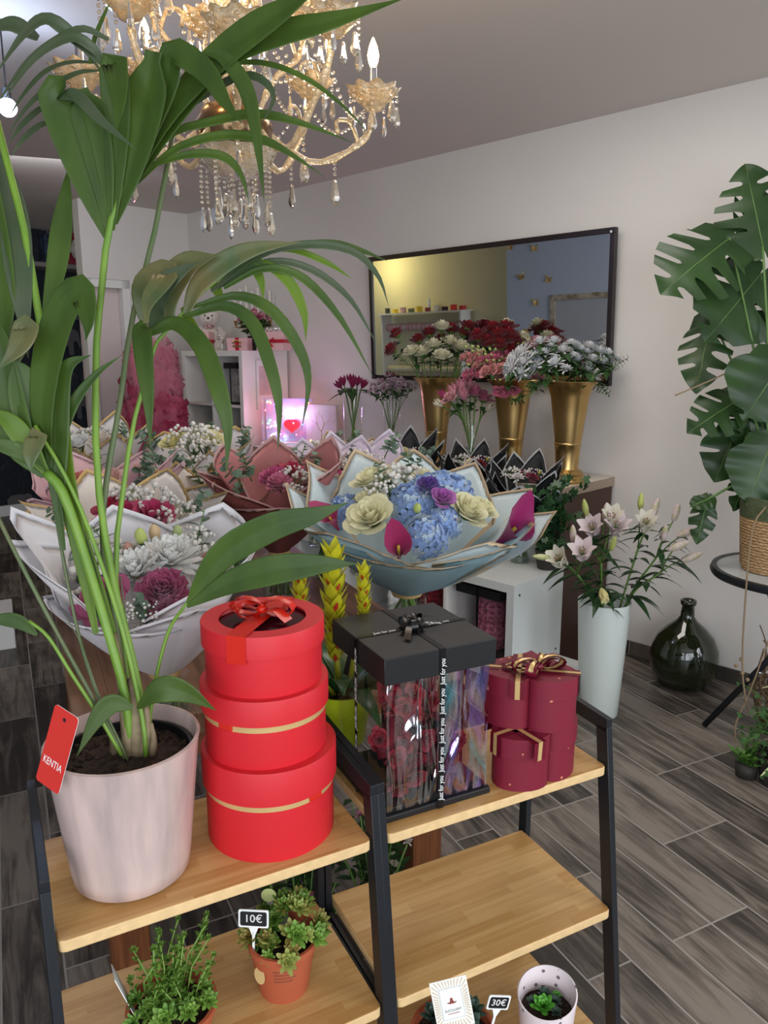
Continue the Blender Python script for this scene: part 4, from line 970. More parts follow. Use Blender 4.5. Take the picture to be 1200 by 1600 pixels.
ec = thing('plant_card', 'white rayed-border card with a small red hat reading succulent', 'plant card', PD(706, 1566, 1.13)+V((0, 0, 0)), 0)
Xc = V((1, .12, .17)).normalized(); Yc = V((-.12, .25, 1)); Mc = frame_M((0, 0, 0), Xc, Yc)
b = B(); b.prism([(-.028, -.038), (.028, -.038), (.028, .034), (-.028, .034)], -.001, 0, Mc); b.build('card', mat('ivory_card', (236, 230, 220), .5), ec, 0)
b = B()
for k in range(44):
    a = k*2*PI/44; ca, sa = cos(a), sin(a); r1 = min(.026/max(abs(ca), 1e-3), .034/max(abs(sa), 1e-3)); r0 = min(.018/max(abs(ca), 1e-3), .025/max(abs(sa), 1e-3)); n_ = V((-sa, ca, 0))*.0005
    b.add([Mc @ V((ca*r0, sa*r0-.002, .0004))-Mc.to_3x3() @ n_, Mc @ V((ca*r1, sa*r1-.002, .0004))-Mc.to_3x3() @ (n_*2), Mc @ V((ca*r1, sa*r1-.002, .0004))+Mc.to_3x3() @ (n_*2), Mc @ V((ca*r0, sa*r0-.002, .0004))+Mc.to_3x3() @ n_], [(0, 1, 2, 3)])
b.build('rays', mat('taupe_print', (196, 184, 164), .6), ec, 0)
b = B(); b.prism([(-.017, -.024), (.017, -.024), (.017, .022), (-.017, .022)], 0, .0004, Mc); b.build('inner_panel', mat('grey_panel', (196, 202, 202), .5), ec, 0)
b = B(); b.prism([(-.0155, -.0225), (.0155, -.0225), (.0155, .0205), (-.0155, .0205)], .0004, .0007, Mc); b.build('inner_panel', WHT, ec, 0)
b = B(); b.prism([(-.008, .001), (-.004, -.0015), (.004, -.0015), (.008, .001), (.003, .001), (.0015, .007), (-.0015, .007), (-.003, .001)], .0007, .0011, Mc); b.build('hat_print', mat('rust_print', (130, 60, 50), .6), ec, 0)
text('SUCCULENT', .0050, 'card_text', BLK, ec, Mc @ Matrix.Translation((0, -.011, .001)), ext=.0001, sx=.9)
b = B(); b.prism([(-.009, -.0162), (.009, -.0162), (.009, -.0152), (-.009, -.0152)], .0007, .0009, Mc); b.build('printed_line', mat('dark_print', (134, 72, 52), .6), ec, 0)
# flowering plants on the floor, behind the left stand
def low_flower_plant(name, label, c, hgt, spread, cols, nst, leafm, seed):
    t = thing(name, label, 'potted plant', c); r = random.Random(seed)
    pot_round(t, .05, .07, .10, mat('dark_floor_pot', (52, 48, 44), .6))
    b = B(); hd = []
    for k in range(nst):
        a = r.random()*6.28; q = spread*math.sqrt(r.random()); p1 = V((q*cos(a), q*sin(a), hgt*r.uniform(.6, 1))); b.tube([V((q*.2*cos(a), q*.2*sin(a), .08)), p1*.6+V((0, 0, .02)), p1], .002, 4, 1)
        for j in range(6): t_ = .3+.7*j/6; aa = r.random()*6.28; leafshape(b, p1*t_+V((0, 0, .03*(1-t_))), V((cos(aa), sin(aa), .4)), .045, .02, n=5)
        hd.append(p1)
    b.build('foliage', [leafm, STEM], t, 180)
    for i, p1 in enumerate(hd[::2]): put(mum(cols[i % len(cols)], None, 18, 1, 3, .3), 'flower', t, loc=p1, rot=aim(V((r.uniform(-.5, .5), -.4, 1))), scale=.016)
low_flower_plant('flowering_plant', 'dark-leaved pot plant with small pink flowers on the floor behind the left shelf', V((-.19, 1.56, 0)), .42, .11, [(206, 110, 150), (190, 90, 140)], 26, DKLEAF, 3)
low_flower_plant('flowering_plant', 'leafy pot plant with small white and pink flowers on the floor between the two shelves', V((-.02, 1.72, 0)), .46, .12, [(226, 214, 210), (206, 120, 150)], 26, DKLEAF, 8)
# ================================================================= the wooden table and the bouquets on it
ang = R(64.5); TX = V((sin(ang), cos(ang), 0)); TY = V((-cos(ang), sin(ang), 0)); TR = math.atan2(TX.y, TX.x)
TF = PZ(110, 1098, .75); TF = V((TF.x, TF.y, 0)) - TY*.17; TWd, TLn = .90, 1.84
tb = thing('wooden_table', 'long brown wooden table under the wrapped bouquets', 'table', TF, TR)
b = B(); b.box((TWd/2, TLn/2, .725), (TWd, TLn, .05)); b.build('tabletop', WOODT, tb, 0, bevel=.004)
for x in (.075, TWd-.075):
    for y in (.075, TLn-.075): b = B(); b.box((x, y, .345), (.085, .085, .69)); b.build('leg', LEGW, tb, 0, bevel=.003)
b = B()
for y in (.08, TLn-.08): b.box((TWd/2, y, .66), (TWd-.24, .03, .08))
for x in (.08, TWd-.08): b.box((x, TLn/2, .66), (.03, TLn-.24, .08))
b.build('apron', LEGW, tb, 0)
ZTB = .75
def onT(x, y): p = PZ(x, y, ZTB); return V((p.x, p.y, ZTB))
EDG = mat('paper_gold_edge', (188, 158, 104), .45, .15); EDGB = mat('paper_beige_edge', (196, 172, 140), .5)
P_white = (paper('white', (232, 230, 234)), paper('white_edge', (236, 234, 238)))
P_cream = (paper('cream', (234, 228, 222)), EDG)
P_pink = (paper('pink', (224, 186, 192)), paper('pink_e', (228, 192, 198)))
P_dusty = (paper('dusty', (176, 112, 112), tl=.2), paper('dusty_e', (202, 160, 156)))
P_dark = (paper('dusky_ombre', (126, 72, 70), tl=.15), paper('dusty_e', (202, 160, 156)))
P_mauve = (paper('mauve', (188, 164, 170)), paper('mauve_e', (206, 186, 186)))
P_blue = (paper('ice_blue', (208, 224, 228)), EDGB)
P_blueo = (paper('blue_ombre', (150, 182, 192)), EDGB)
P_black = (paper('black', (16, 17, 20), tl=.02), paper('black_e', (196, 198, 200)))
P_lilac = (paper('lilac', (226, 214, 232)), paper('lilac_e', (230, 220, 236)))
# front-left white bouquet
MAUVE = (176, 84, 122); WH = (244, 244, 240); CRM = (236, 232, 196); PNK = (222, 150, 176); HOT = (206, 58, 110); RD = (142, 22, 40); LIM = (200, 214, 120)
def vase_and(name, vlabel, blabel, x, y, rim, h, papers, sheets, fl, zt=.14, vr=.045, dep=None, pos=None, z0=ZTB, tilt=(0, -.1), tie=None, group=None, dome=.35, r0=.03, waist=.16, vase=True, face=None, flare=1.28, fz=.74):
    c = pos if pos is not None else V((*(PZ(x, y, z0)).to_2d(), z0))
    if vase: glass_vase('glass_vase', vlabel, c, [(vr*.9, 0), (vr, .006), (vr*.96, zt*.5), (vr*.9, zt*.92), (vr*.98, zt)], water=.55)
    return bouquet(name, blabel, c+V((0, 0, zt+.012)), rim, h, papers, sheets, fl, tilt=tilt, stem=(zt*.92, 12), tie=tie, group=group, dome=dome, r0=min(r0, vr*.7), waist=waist, face=face, flare=flare, fz=fz)
E1 = sprig('euc', 12, 1); E2 = sprig('euc', 14, 2); L1 = sprig('leaf', 10, 3)
G1 = gyp(60, 1); G2 = gyp(46, 2, spread=1.1)
fl = [(rose(MAUVE, 17, 1), -.28, -.62, .062, .0), (frilly(MAUVE, 60, 2), .22, -.50, .055, .0), (mum(WH, None, 80, 1, 1, .2), -.1, -.25, .075, .01), (mum(WH, None, 80, 1, 2, .2), .18, -.02, .082, .015), (mum(PNK, None, 60, 1, 4, .22), .3, -.62, .05, -.01), (bud(LIM), -.12, .08, .034, .055), (bud((228, 196, 150)), -.05, .28, .034, .05), (bud((200, 150, 130)), -.22, -.02, .028, .04),
      (G1, -.45, -.22, .075, .0), (G1, -.38, .05, .07, 0), (G2, .32, .38, .06, .02), (G2, .55, .1, .05, 0), (bud((180, 196, 130)), .15, .38, .03, .05), (frilly((98, 70, 128), 40, 4), -.42, -.42, .04, 0), (bud((206, 140, 140)), .5, .08, .03, .02),
      (E1, -.6, .1, .16, -.05), (E2, .72, .25, .15, -.03), (E1, .08, -.62, .10, -.03), (E2, .6, -.1, .12, -.02), (L1, .25, .55, .13, -.02), (L1, -.5, .45, .13, -.03), (bud((196, 206, 160)), -.68, -.02, .016, .05), (bud((196, 206, 160)), -.62, .22, .016, .06), (G2, .1, -.78, .035, 0)]
sh = [(-95, 72, .86, 1.0, 0, .12), (-160, 60, 1.22, 1.12, 0, .42), (-20, 62, 1.18, 1.05, 0, .45), (60, 62, 1.1, .95, 0, .35), (130, 62, 1.12, .98, 0, .4), (-130, 50, .98, 1.06, 0, .3), (-55, 55, .96, 1.02, 0, .35), (180, 40, 1.28, 1.15, 0, .5)]
vase_and('white_bouquet', 'clear glass vase holding the white-wrapped bouquet beside the red boxes', 'white-wrapped bouquet with white chrysanthemums and mauve roses behind the kentia stems', 262, 1112, .195, .27, [P_white], sh, fl, zt=.085, vr=.052, tilt=(.0, -.12), dome=.25, flare=1.14, fz=.66, waist=.05)
# cream and gold bouquet with magenta roses behind it
fl = [(rose((176, 30, 80), 17, 2), .05, -.25, .06, 0), (rose((190, 50, 100), 17, 3), .35, -.2, .07, 0), (rose((170, 24, 60), 17, 3), -.2, -.0, .055, 0), (frilly((222, 120, 160), 50, 3), -.1, -.5, .05, 0), (rose((206, 70, 120), 15, 5), .2, -.55, .05, 0), (G1, .25, .15, .085, 0), (G2, .6, -.05, .07, 0), (G1, -.1, .3, .07, 0), (G2, .05, -.7, .05, 0), (E1, -.7, .1, .15, 0), (E2, -.6, -.3, .13, 0), (E1, .7, .3, .14, 0)]
sh = sheets_ring(6, 46, 1.1, 1.05, 0, .42, 20, seed=3) + sheets_ring(5, 48, .95, 1.1, 0, .35, 50, seed=5)
vase_and('cream_bouquet', 'low glass vase under the cream and gold bouquet of magenta roses', 'cream paper bouquet with gold edges, magenta roses and white filler', 215, 985, .20, .23, [P_cream], sh, fl, zt=.11, tilt=(.03, -.14), dome=.22)
# cream-gold bouquet with eucalyptus
fl = [(E1, -.2, -.3, .17, -.04), (E2, .3, -.2, .18, -.04), (E1, .5, .2, .16, -.04), (E2, .05, .2, .18, 0), (mum((206, 110, 30), (90, 40, 20), 40, 1, 6, .3), .45, -.5, .05, -.02), (L1, -.3, .3, .14, 0), (bud(LIM), .0, -.5, .03, 0)]
sh = [(-170, 55, 1.35, 1.0, 0, .5), (-60, 60, .9, 1.05, 0, .3), (-120, 55, 1.0, 1.0, 0, .4), (10, 55, 1.1, 1.0, 0, .5), (90, 60, 1.2, .9, 0, .45), (150, 50, 1.3, .95, 0, .5)]
vase_and('cream_bouquet', 'glass vase holding the eucalyptus bouquet', 'cream gold-edged bouquet of eucalyptus with an orange flower', 345, 918, .14, .20, [P_cream], sh, fl, zt=.12, tilt=(.0, -.08), dome=.1)
# pink paper bouquet at the back left
fl = [(rose((222, 130, 110), 15, 7), -.35, -.35, .055, 0), (rose((236, 226, 214), 15, 8), -.1, -.55, .05, 0), (rose((230, 190, 180), 15, 8), .1, .0, .05, 0), (E1, .6, -.1, .15, -.02), (E2, .55, .25, .14, 0), (L1, -.2, .4, .13, 0), (E1, .4, .45, .14, 0)]
sh = sheets_ring(6, 44, 1.12, 1.0, 0, .45, 10, seed=8)+[(-60, 40, 1.1, 1.25, 0, .55), (-20, 38, 1.2, 1.2, 0, .6), (-120, 50, .95, 1.1, 0, .4)]
vase_and('pink_bouquet', 'glass vase under the pale pink bouquet', 'pale pink paper bouquet with eucalyptus behind the kentia stems', 180, 915, .19, .26, [P_pink], sh, fl, zt=.12, tilt=(.0, -.06), dome=.15)
# cream gold-edged bouquet farthest left
fl = [(rose(WH, 15, 9), -.2, -.2, .06, 0), (rose((236, 224, 206), 15, 9), .2, .0, .06, 0), (G1, 0, .3, .08, 0), (G1, -.4, .2, .07, 0), (E1, .5, .2, .14, 0)]
vase_and('cream_bouquet', 'glass vase under the cream bouquet at the far end of the table', 'cream bouquet with gold-edged pointed paper at the far left end of the table', 158, 850, .18, .30, [P_cream], sheets_ring(8, 42, 1.1, 1.02, 0, .5, 0, seed=12), fl, zt=.14, tilt=(0, -.03), dome=.15)
# white bouquet with cream roses, standing higher at the back
fl = [(rose((234, 226, 160), 17, 5), -.35, -.2, .06, .01), (rose((236, 230, 176), 17, 6), .38, -.05, .05, .02), (rose((232, 224, 150), 17, 7), .15, .25, .05, .02), (G1, -.02, -.15, .085, .01), (G1, .05, -.5, .07, 0), (G1, .2, .1, .08, 0), (G2, -.15, .25, .07, 0), (E1, -.45, -.62, .11, -.02), (E2, -.15, -.7, .11, -.02), (E1, -.8, -.1, .15, 0), (E2, -.75, .3, .15, 0), (E2, .82, .2, .14, 0), (E1, .75, .45, .15, 0), (E1, .1, .6, .13, 0), (E2, .0, -.75, .09, -.02)]
sh = [(-70, 95, .84, 1.0, 0, .05), (-130, 60, .88, 1.05, 0, .2), (-15, 50, 1.18, 1.0, 0, .4), (60, 60, 1.05, .95, 0, .3), (140, 60, 1.0, .95, 0, .3), (-60, 40, 1.12, .75, 0, .6)]
wb = PD(312, 800, 2.75)
glass_vase('glass_vase', 'tall glass vase holding the white bouquet with cream roses', V((wb.x, wb.y, ZTB)), [(.05, 0), (.05, .01), (.045, .08), (.05, .19)], water=.5)
bouquet('white_bouquet', 'white-wrapped bouquet with cream roses and gold trim in front of the white cube shelf', V((wb.x, wb.y, ZTB+.20)), .175, .25, [(P_white[0], EDG)], sh, fl, tilt=(.02, -.1), stem=(.18, 12), dome=.28, r0=.032)
# dusty rose bouquet
fl = [(frilly((206, 90, 140), 60, 7), .0, -.15, .055, 0), (rose((186, 40, 80), 15, 2), .25, .1, .05, .02), (rose((150, 30, 56), 15, 3), .05, .35, .045, .01), (frilly((222, 130, 160), 50, 8), .1, -.35, .045, 0), (E1, -.6, -.1, .15, .0), (E2, -.5, .3, .15, 0), (E2, .55, .4, .14, 0), (G1, .3, -.2, .06, 0), (L1, .3, .5, .12, 0)]
sh = [(-80, 85, .82, 1.0, 1, .15), (-165, 55, 1.02, 1.1, 1, .35), (-15, 52, 1.25, 1.08, 0, .5), (40, 52, 1.22, 1.0, 0, .5), (100, 55, 1.2, .95, 0, .5), (150, 50, 1.15, 1.0, 0, .45), (-130, 52, 1.05, 1.08, 1, .4)]
vase_and('dusty_rose_bouquet', 'clear glass vase of stems below the dusky rose wrapped bouquet', 'dusky rose wrapped bouquet with pink carnations standing in a clear vase on the table', 438, 938, .165, .265, [P_dusty, P_dark], sh, fl, zt=.145, vr=.055, tilt=(.0, -.05), dome=.12)
# mauve wrapped bouquet beside it
fl = [(rose((196, 60, 110), 15, 2), .15, -.2, .045, 0), (rose((206, 80, 130), 15, 3), .35, .1, .045, 0), (G1, .1, .1, .07, 0), (G1, .35, -.1, .06, 0), (G2, -.1, -.2, .06, 0), (E2, .5, .35, .14, 0), (E1, -.5, .2, .13, 0)]
sh = [(-100, 70, 1.0, 1.0, 0, .3), (-160, 55, 1.15, 1.05, 0, .5), (-30, 50, 1.05, 1.0, 0, .4), (50, 55, 1.15, .95, 1, .5), (120, 55, 1.12, .9, 1, .5)]
mv = PD(508, 900, 2.62)
vase_and('mauve_bouquet', 'glass vase under the mauve wrapped bouquet', 'mauve wrapped bouquet with pink roses between the dusky rose and ice blue ones', 0, 0, .16, .27, [P_mauve, P_lilac], sh, fl, zt=.13, pos=V((mv.x, mv.y, ZTB)), tilt=(.0, -.06), dome=.12)
sign('black price sign reading 15 euro stuck between the dusky rose and mauve bouquets', PD(460, 775, 2.42), '15€', .03, R(-6), R(10), w=.052, hh=.06).rotation_euler = (0, R(-25), 0)
# bouquet of black, white and red at the back
fl = [(mum(WH, None, 50, 1, 7, .2), -.2, -.2, .05, 0), (mum(WH, None, 50, 1, 8, .2), .3, -.3, .05, 0), (rose(RD, 15, 4), .05, -.1, .045, 0), (rose(RD, 15, 5), .35, .15, .04, 0), (G1, 0, .2, .07, 0), (G2, -.4, .1, .06, 0), (E2, .6, .3, .13, 0), (mum((40, 34, 46), None, 40, 1, 9, .2), .15, .3, .045, 0), (mum((40, 34, 46), None, 40, 1, 9, .2), -.3, .3, .04, 0)]
bp_ = PD(500, 880, 3.05)
sh = [(-80, 70, .92, 1.0, 0, .2), (-150, 50, .95, 1.05, 0, .35), (-20, 50, 1.0, 1.05, 0, .4), (60, 60, .95, .95, 0, .3), (140, 60, .95, .95, 0, .3)]
vase_and('dusty_rose_bouquet', 'glass vase under the bouquet of white daisies and dark red roses', 'dusky rose wrapped bouquet of white daisies near the glowing light box', 0, 0, .17, .23, [P_dusty], sh, fl, zt=.14, pos=V((bp_.x, bp_.y, ZTB)), dome=.2)
# small tan bouquet by the canvas
fl = [(E1, -.3, 0, .14, 0), (E2, .2, .2, .14, 0), (rose(RD, 12, 1), 0, -.2, .04, 0), (G1, .2, -.1, .05, 0)]
bp_ = PD(548, 850, 3.3)
vase_and('beige_bouquet', 'glass vase under the small beige bouquet', 'small beige wrapped bouquet with eucalyptus left of the black-wrapped bouquets', 0, 0, .13, .24, [(paper('beige', (206, 190, 176)), EDGB)], sheets_ring(6, 44, 1, 1, 0, .4, 0, seed=4), fl, zt=.14, pos=V((bp_.x, bp_.y, ZTB)), dome=.15)
# the big ice blue bouquet
HB1 = hydrangea((150, 178, 226), (196, 214, 226)); CR = (238, 234, 192)
fl = [(rose(CR, 19, 11), -.42, .28, .070, .035), (rose(CR, 19, 12), -.46, -.05, .06, .0), (rose(CR, 19, 13), -.42, -.40, .075, .0), (rose(CR, 19, 15), .55, -.18, .068, .01), (rose(CR, 17, 16), .73, -.02, .05, .02), (HB1, .02, -.12, .08, .0), (HB1, .38, .28, .085, .02), (HB1, .12, -.62, .065, -.01), (HB1, -.72, .0, .06, .0), (HB1, .22, .06, .08, .02), (HB1, .30, -.40, .055, .0),
      (G1, -.15, .28, .085, .02), (G1, .02, .42, .07, .02), (G2, -.28, .05, .06, .03), (rose(CR, 14, 4), .12, .33, .04, .05), (frilly((104, 70, 160), 50, 2), .14, -.12, .04, .05), (rose((168, 90, 170), 15, 3), .28, -.3, .042, .045), (calla((168, 40, 96)), -.14, -.74, .07, -.045), (calla((176, 50, 100)), -.78, -.30, .06, -.01), (calla((150, 26, 96)), .88, -.38, .095, -.01), (E1, .0, .75, .15, .03), (E2, .12, .9, .13, .03), (bud(LIM), .02, -.5, .03, .04), (L1, -.3, .15, .09, .03)]
sh = [(-95, 66, .80, 1.0, 1, .05), (-150, 50, .98, 1.15, 0, .4), (-128, 44, .98, 1.08, 1, .3), (-32, 50, .98, 1.12, 1, .3), (-8, 42, .90, 1.32, 0, .5), (22, 44, .88, 1.22, 0, .5), (55, 42, .98, 1.05, 0, .45), (88, 44, 1.04, 1.0, 0, .45), (122, 44, 1.06, 1.0, 0, .45), (158, 44, 1.06, 1.08, 0, .5), (185, 40, 1.0, 1.15, 0, .5), (-58, 44, .98, 1.05, 0, .35)]
bl = V((.065, 2.06, ZTB))
vase_and('blue_bouquet', 'glass vase under the large ice blue bouquet behind the black gift box', 'large ice blue wrapped bouquet of cream roses, blue hydrangeas and magenta callas', 0, 0, .25, .30, [P_blue, P_blueo], sh, fl, zt=.085, vr=.06, pos=bl, tilt=(.05, -.13), dome=.26, r0=.04, waist=.1, fz=.64)
# lilac white bouquet behind the blue one
fl = [(rose((196, 60, 110), 13, 2), -.3, -.2, .04, 0), (rose((206, 70, 120), 13, 5), .0, -.1, .04, 0), (G1, -.1, .0, .07, 0), (G2, .2, -.1, .06, 0), (E1, .5, .3, .16, .03)]
bp_ = PD(566, 870, 2.65)
vase_and('lilac_bouquet', 'glass vase under the lilac and white bouquet', 'lilac and white wrapped bouquet with small pink roses behind the ice blue one', 0, 0, .15, .30, [P_lilac], [(-90, 60, .85, 1, 0, .2), (-160, 50, 1.1, 1.1, 0, .5), (-20, 50, 1.1, 1.1, 0, .5), (60, 50, 1.1, 1, 0, .5), (130, 50, 1.1, 1, 0, .5)], fl, zt=.12, pos=V((bp_.x, bp_.y, ZTB)), dome=.12)
# guzmania in a lime pot
gp = PZ(533, 1165, ZTB); gz = thing('guzmania', 'guzmania with yellow and red flower spikes in a lime green pot', 'potted plant', V((gp.x, gp.y+.03, ZTB)))
b = B(); b.lathe([(.0005, .003), (.045, .0), (.062, .11), (.058, .11), (.056, .09)], 36); b.build('pot', mat('lime_pot', (170, 188, 34), .35), gz, 40)
b = B(); b.lathe([(.0005, .094), (.057, .09)], 24); b.build('soil', SOIL, gz, 180)
gy = mat('bract_yellow', (188, 186, 40), .45, tl=.2); gr_ = mat('bract_red', (170, 44, 30), .45)
for (dx, dz, s, hh_) in ((-.012, .285, 1.15, .155), (-.075, .275, .8, .11), (.045, .285, .7, .10), (-.01, .215, 1.0, .10)):
    b = B(); n = 34
    for k in range(n):
        f = k/n; a = k*2.39996; z = dz-.05*s+f*hh_; rr = .022*s*(sin(PI*min(1, f*.75+.2))); base = V((dx+rr*.3*cos(a), -.01+rr*.3*sin(a), z)); d = V((cos(a)*.6, sin(a)*.6, .9)).normalized()
        leafshape(b, base, d, .034*s, .020*s, droop=-.15, mi=0, n=5)
        if k % 2 == 0 and sin(a) < -.1: leafshape(b, base+V((0, -.006*s, 0)), d, .02*s, .009*s, droop=-.1, mi=1, n=4)
    b.tube([V((dx*.2, 0, .09)), V((dx*.6, -.005, dz*.6)), V((dx, -.01, dz+hh_*.3))], .006, 6, 0)
    b.build('flower_spike', [gy, gr_], gz, 180)
b = B()
for k in range(14):
    a = k*2.4; el = .5+.5*((k*7) % 5)/5; leafshape(b, V((0, 0, .09)), V((cos(a), sin(a), el*1.6)), .24, .045, droop=.55, n=9)
leafshape(b, V((0, 0, .1)), V((.75, .1, 1.0)), .26, .06, droop=.25, n=9); leafshape(b, V((0, -.02, .1)), V((-.5, -.2, 1.3)), .18, .03, droop=.1, n=9)
b.build('leaves', mat('guzmania_leaf', (46, 84, 44), .3, tl=.15), gz, 180)
# ================================================================= along the right wall
def wallthing(name, label, cat, s, t, z=0, group=None, rz=0): return thing(name, label, cat, WL(s, t, z), WR+rz, group)
# counter
cs, ct = wst(PZ(960, 745, .9)); CSR = cs
CD = .50; CLn = 2.35
ctr = wallthing('counter', 'speckled white topped counter with a dark brown side under the mirror', 'counter', CSR, 0)
TOPM = mat('counter_laminate', (226, 220, 210), .4, col2=(210, 202, 190), vscale=60)
SPK = mat('speckled_edge', (182, 164, 142), .6, col2=(140, 122, 104), vscale=160)
b = B(); b.box((-CLn/2, -CD/2-.005, .878), (CLn, CD, .044))
for i, f in enumerate(b.f):
    if i != 1: b.m[i] = 1
b.build('worktop', [TOPM, SPK], ctr, 0)
DKB = mat('dark_brown_panel', (70, 44, 34), .5)
b = B(); b.box((-.014, -CD/2-.005, .428), (.022, CD-.03, .856)); b.build('side_panel', DKB, ctr, 0)
b = B(); b.box((-CLn/2-.02, -CD+.02, .428), (CLn-.06, .018, .856)); b.build('front_panel', GREYW, ctr, 0)
# low cube shelf in front of the counter and the long board it stands on
kz = .54; (ks, kt) = wst(PZ(812, 912, kz)); (ks2, kt2) = wst(PZ(890, 885, kz))
ks = (ks+ks2)/2; kt = CD+.02+.39+.0; 
kt = max(kt, .9)
KL = 1.47
pl = wallthing('low_platform', 'low white board platform under the single row cube shelf', 'platform', ks+.09, kt-.195)
b = B(); b.box((-(KL+.12)/2, -.0, .105), (KL+.3, .375, .03)); b.build('top_board', GREYW, pl, 0)
b = B()
for x in (-.04, -KL/2, -KL): b.box((x, 0, .045), (.05, .36, .088))
b.build('foot', BLK, pl, 0)
def cube_shelf(name, label, s, t, z, L_, D_, H_, nx, nz, rz=0):
    # open cube unit; local x along the wall leftwards negative, front at y = -D
    k = wallthing(name, label, 'shelf', s, t, z, rz=rz); th = .038; ti = .016
    b = B(); b.box((-L_/2, -D_/2, H_-th/2), (L_, D_, th)); b.box((-L_/2, -D_/2, th/2), (L_-2*th, D_, th)); b.box((-th/2, -D_/2, (H_-th)/2), (th, D_, H_-th)); b.box((-L_+th/2, -D_/2, (H_-th)/2), (th, D_, H_-th)); b.build('carcass', GREYW if nz == 1 else WHITEM, k, 0)
    cw = (L_-2*th-(nx-1)*ti)/nx; ch_ = (H_-2*th-(nz-1)*ti)/nz
    for i in range(1, nx): b = B(); b.box((-th-i*cw-(i-.5)*ti, -D_/2, H_/2), (ti, D_-.004, H_-2*th)); b.build('upright', WHITEM, k, 0)
    for j in range(1, nz):
        for i in range(nx): b = B(); b.box((-th-(i+.5)*cw-i*ti, -D_/2, th+j*ch_+(j-.5)*ti), (cw, D_-.006, ti)); b.build('shelf_panel', WHITEM, k, 0)
    return k, cw, ch_, th, ti
KB = .12
k1, cw, chh, th, ti = cube_shelf('cube_shelf', 'white single row cube shelf in front of the counter, black-wrapped bouquets on top', ks, kt-.39, KB, KL, .39, .42, 4, 1)
b = B(); b.lathe([(.0005, .0015), (.006, .0015)], 10, Matrix.Translation((0, -.35, .37)) @ Matrix.Rotation(PI/2, 4, 'Y')); b.lathe([(.0005, .0015), (.006, .0015)], 10, Matrix.Translation((0, -.04, .04)) @ Matrix.Rotation(PI/2, 4, 'Y')); b.build('screw_cap', BLK, k1, 0)
# pink rose bear boxes in the cube shelf
def small_bear_box(label, s, t, z, w, h, c, rz=0):
    g = wallthing('rose_bear_gift_box', label, 'gift box', s, t, z, rz=rz)
    b = B(); b.box((0, 0, .006), (w, w, .012)); b.build('base_tray', BLK, g, 0)
    b = B(); b.box((0, 0, h-.02), (w+.006, w+.006, .04)); b.build('lid', BLK, g, 0)
    b = B()
    for sx_, sy_, wx, wy in ((0, -w/2, w, 0), (w/2, 0, 0, w), (-w/2, 0, 0, w)):
        b.grid([[V((sx_-wx/2, sy_-wy/2, zz)), V((sx_+wx/2, sy_+wy/2, zz))] for zz in (.012, h-.04)])
    b.build('film_side', film('plain_box_film', .10), g, 0)
    b = B(); b.box((0, -w/2-.002, h/2), (.012, .002, h)); b.build('ribbon_band', BLKR, g, 0)
    r = random.Random(int(h*1000)); me = rose(c, 12, 1)
    bb = B(); bb.ball((0, 0, h*.28), w*.28, 12, 8, sc=(1, 1, 1.1)); bb.ball((0, 0, h*.62), w*.25, 12, 8); pts = list(bb.v); bb.build('bear_body', petal_mat(c), g, 180)
    for p in pts:
        if p.y < w*.1: put(me, 'rose', g, loc=p, rot=aim(p-V((0, 0, h*.28 if p.z < h*.46 else h*.62)), r.random()*6), scale=w*.11)
    return g
PB = (222, 130, 160)
small_bear_box("black-lidded clear box with a pink rose bear in the low cube shelf", ks-th-cw*.5, kt-.14, KB+.039, .24, .325, PB)
small_bear_box("black-lidded clear box with a red rose bear deep in the low cube shelf", ks-th-cw*1.5-ti, kt-.14, KB+.039, .24, .325, (190, 40, 60))
# ---- gold vases and cut flowers
PIXS = [(884, 758, 'fluted gold metal vase of white chrysanthemums, rightmost on the counter'), (797, 738, "fluted gold vase of pink alstroemeria and red roses, middle one on the counter"), (681, 730, 'fluted gold metal vase of white and red roses, leftmost of the three on the counter')]
gv = []
for i, (x, y, lb) in enumerate(PIXS):
    c = PZ(x, y-4, .9); s_, t_ = wst(c); 
    t_ = .30
    # keep the picture column and slide the vase to t=.30 from the wall
    r_ = ray(x, y); k_ = ((WO-WN*t_)-CO).dot(WN)/r_.dot(WN); c = CO+r_*k_; c.z = .9
    T = thing('gold_vase', lb, 'vase', c); dd = (c-CO).dot(_f); sc = [1.0, 1.0, 1.0][i]
    H_ = .475; R_ = .13
    b = B(); b.lathe([(r_q*1.16, z_q*1.067) for r_q, z_q in [(.0005, .0), (.078, .0), (.083, .008), (.082, .02), (.068, .032), (.070, .040), (.060, .052), (.049, .058), (.046, .072), (.050, .13), (.053, .166), (.0548, .168), (.0548, .176), (.053, .178), (.068, .30), (.0775, .38), (.09, .42), (.112, .445), (.110, .447), (.085, .42), (.06, .3), (.045, .16)]], 48)
    b.build('vase_body', GOLD, T, 50); gv.append((c, H_, R_))
CUTS = {}
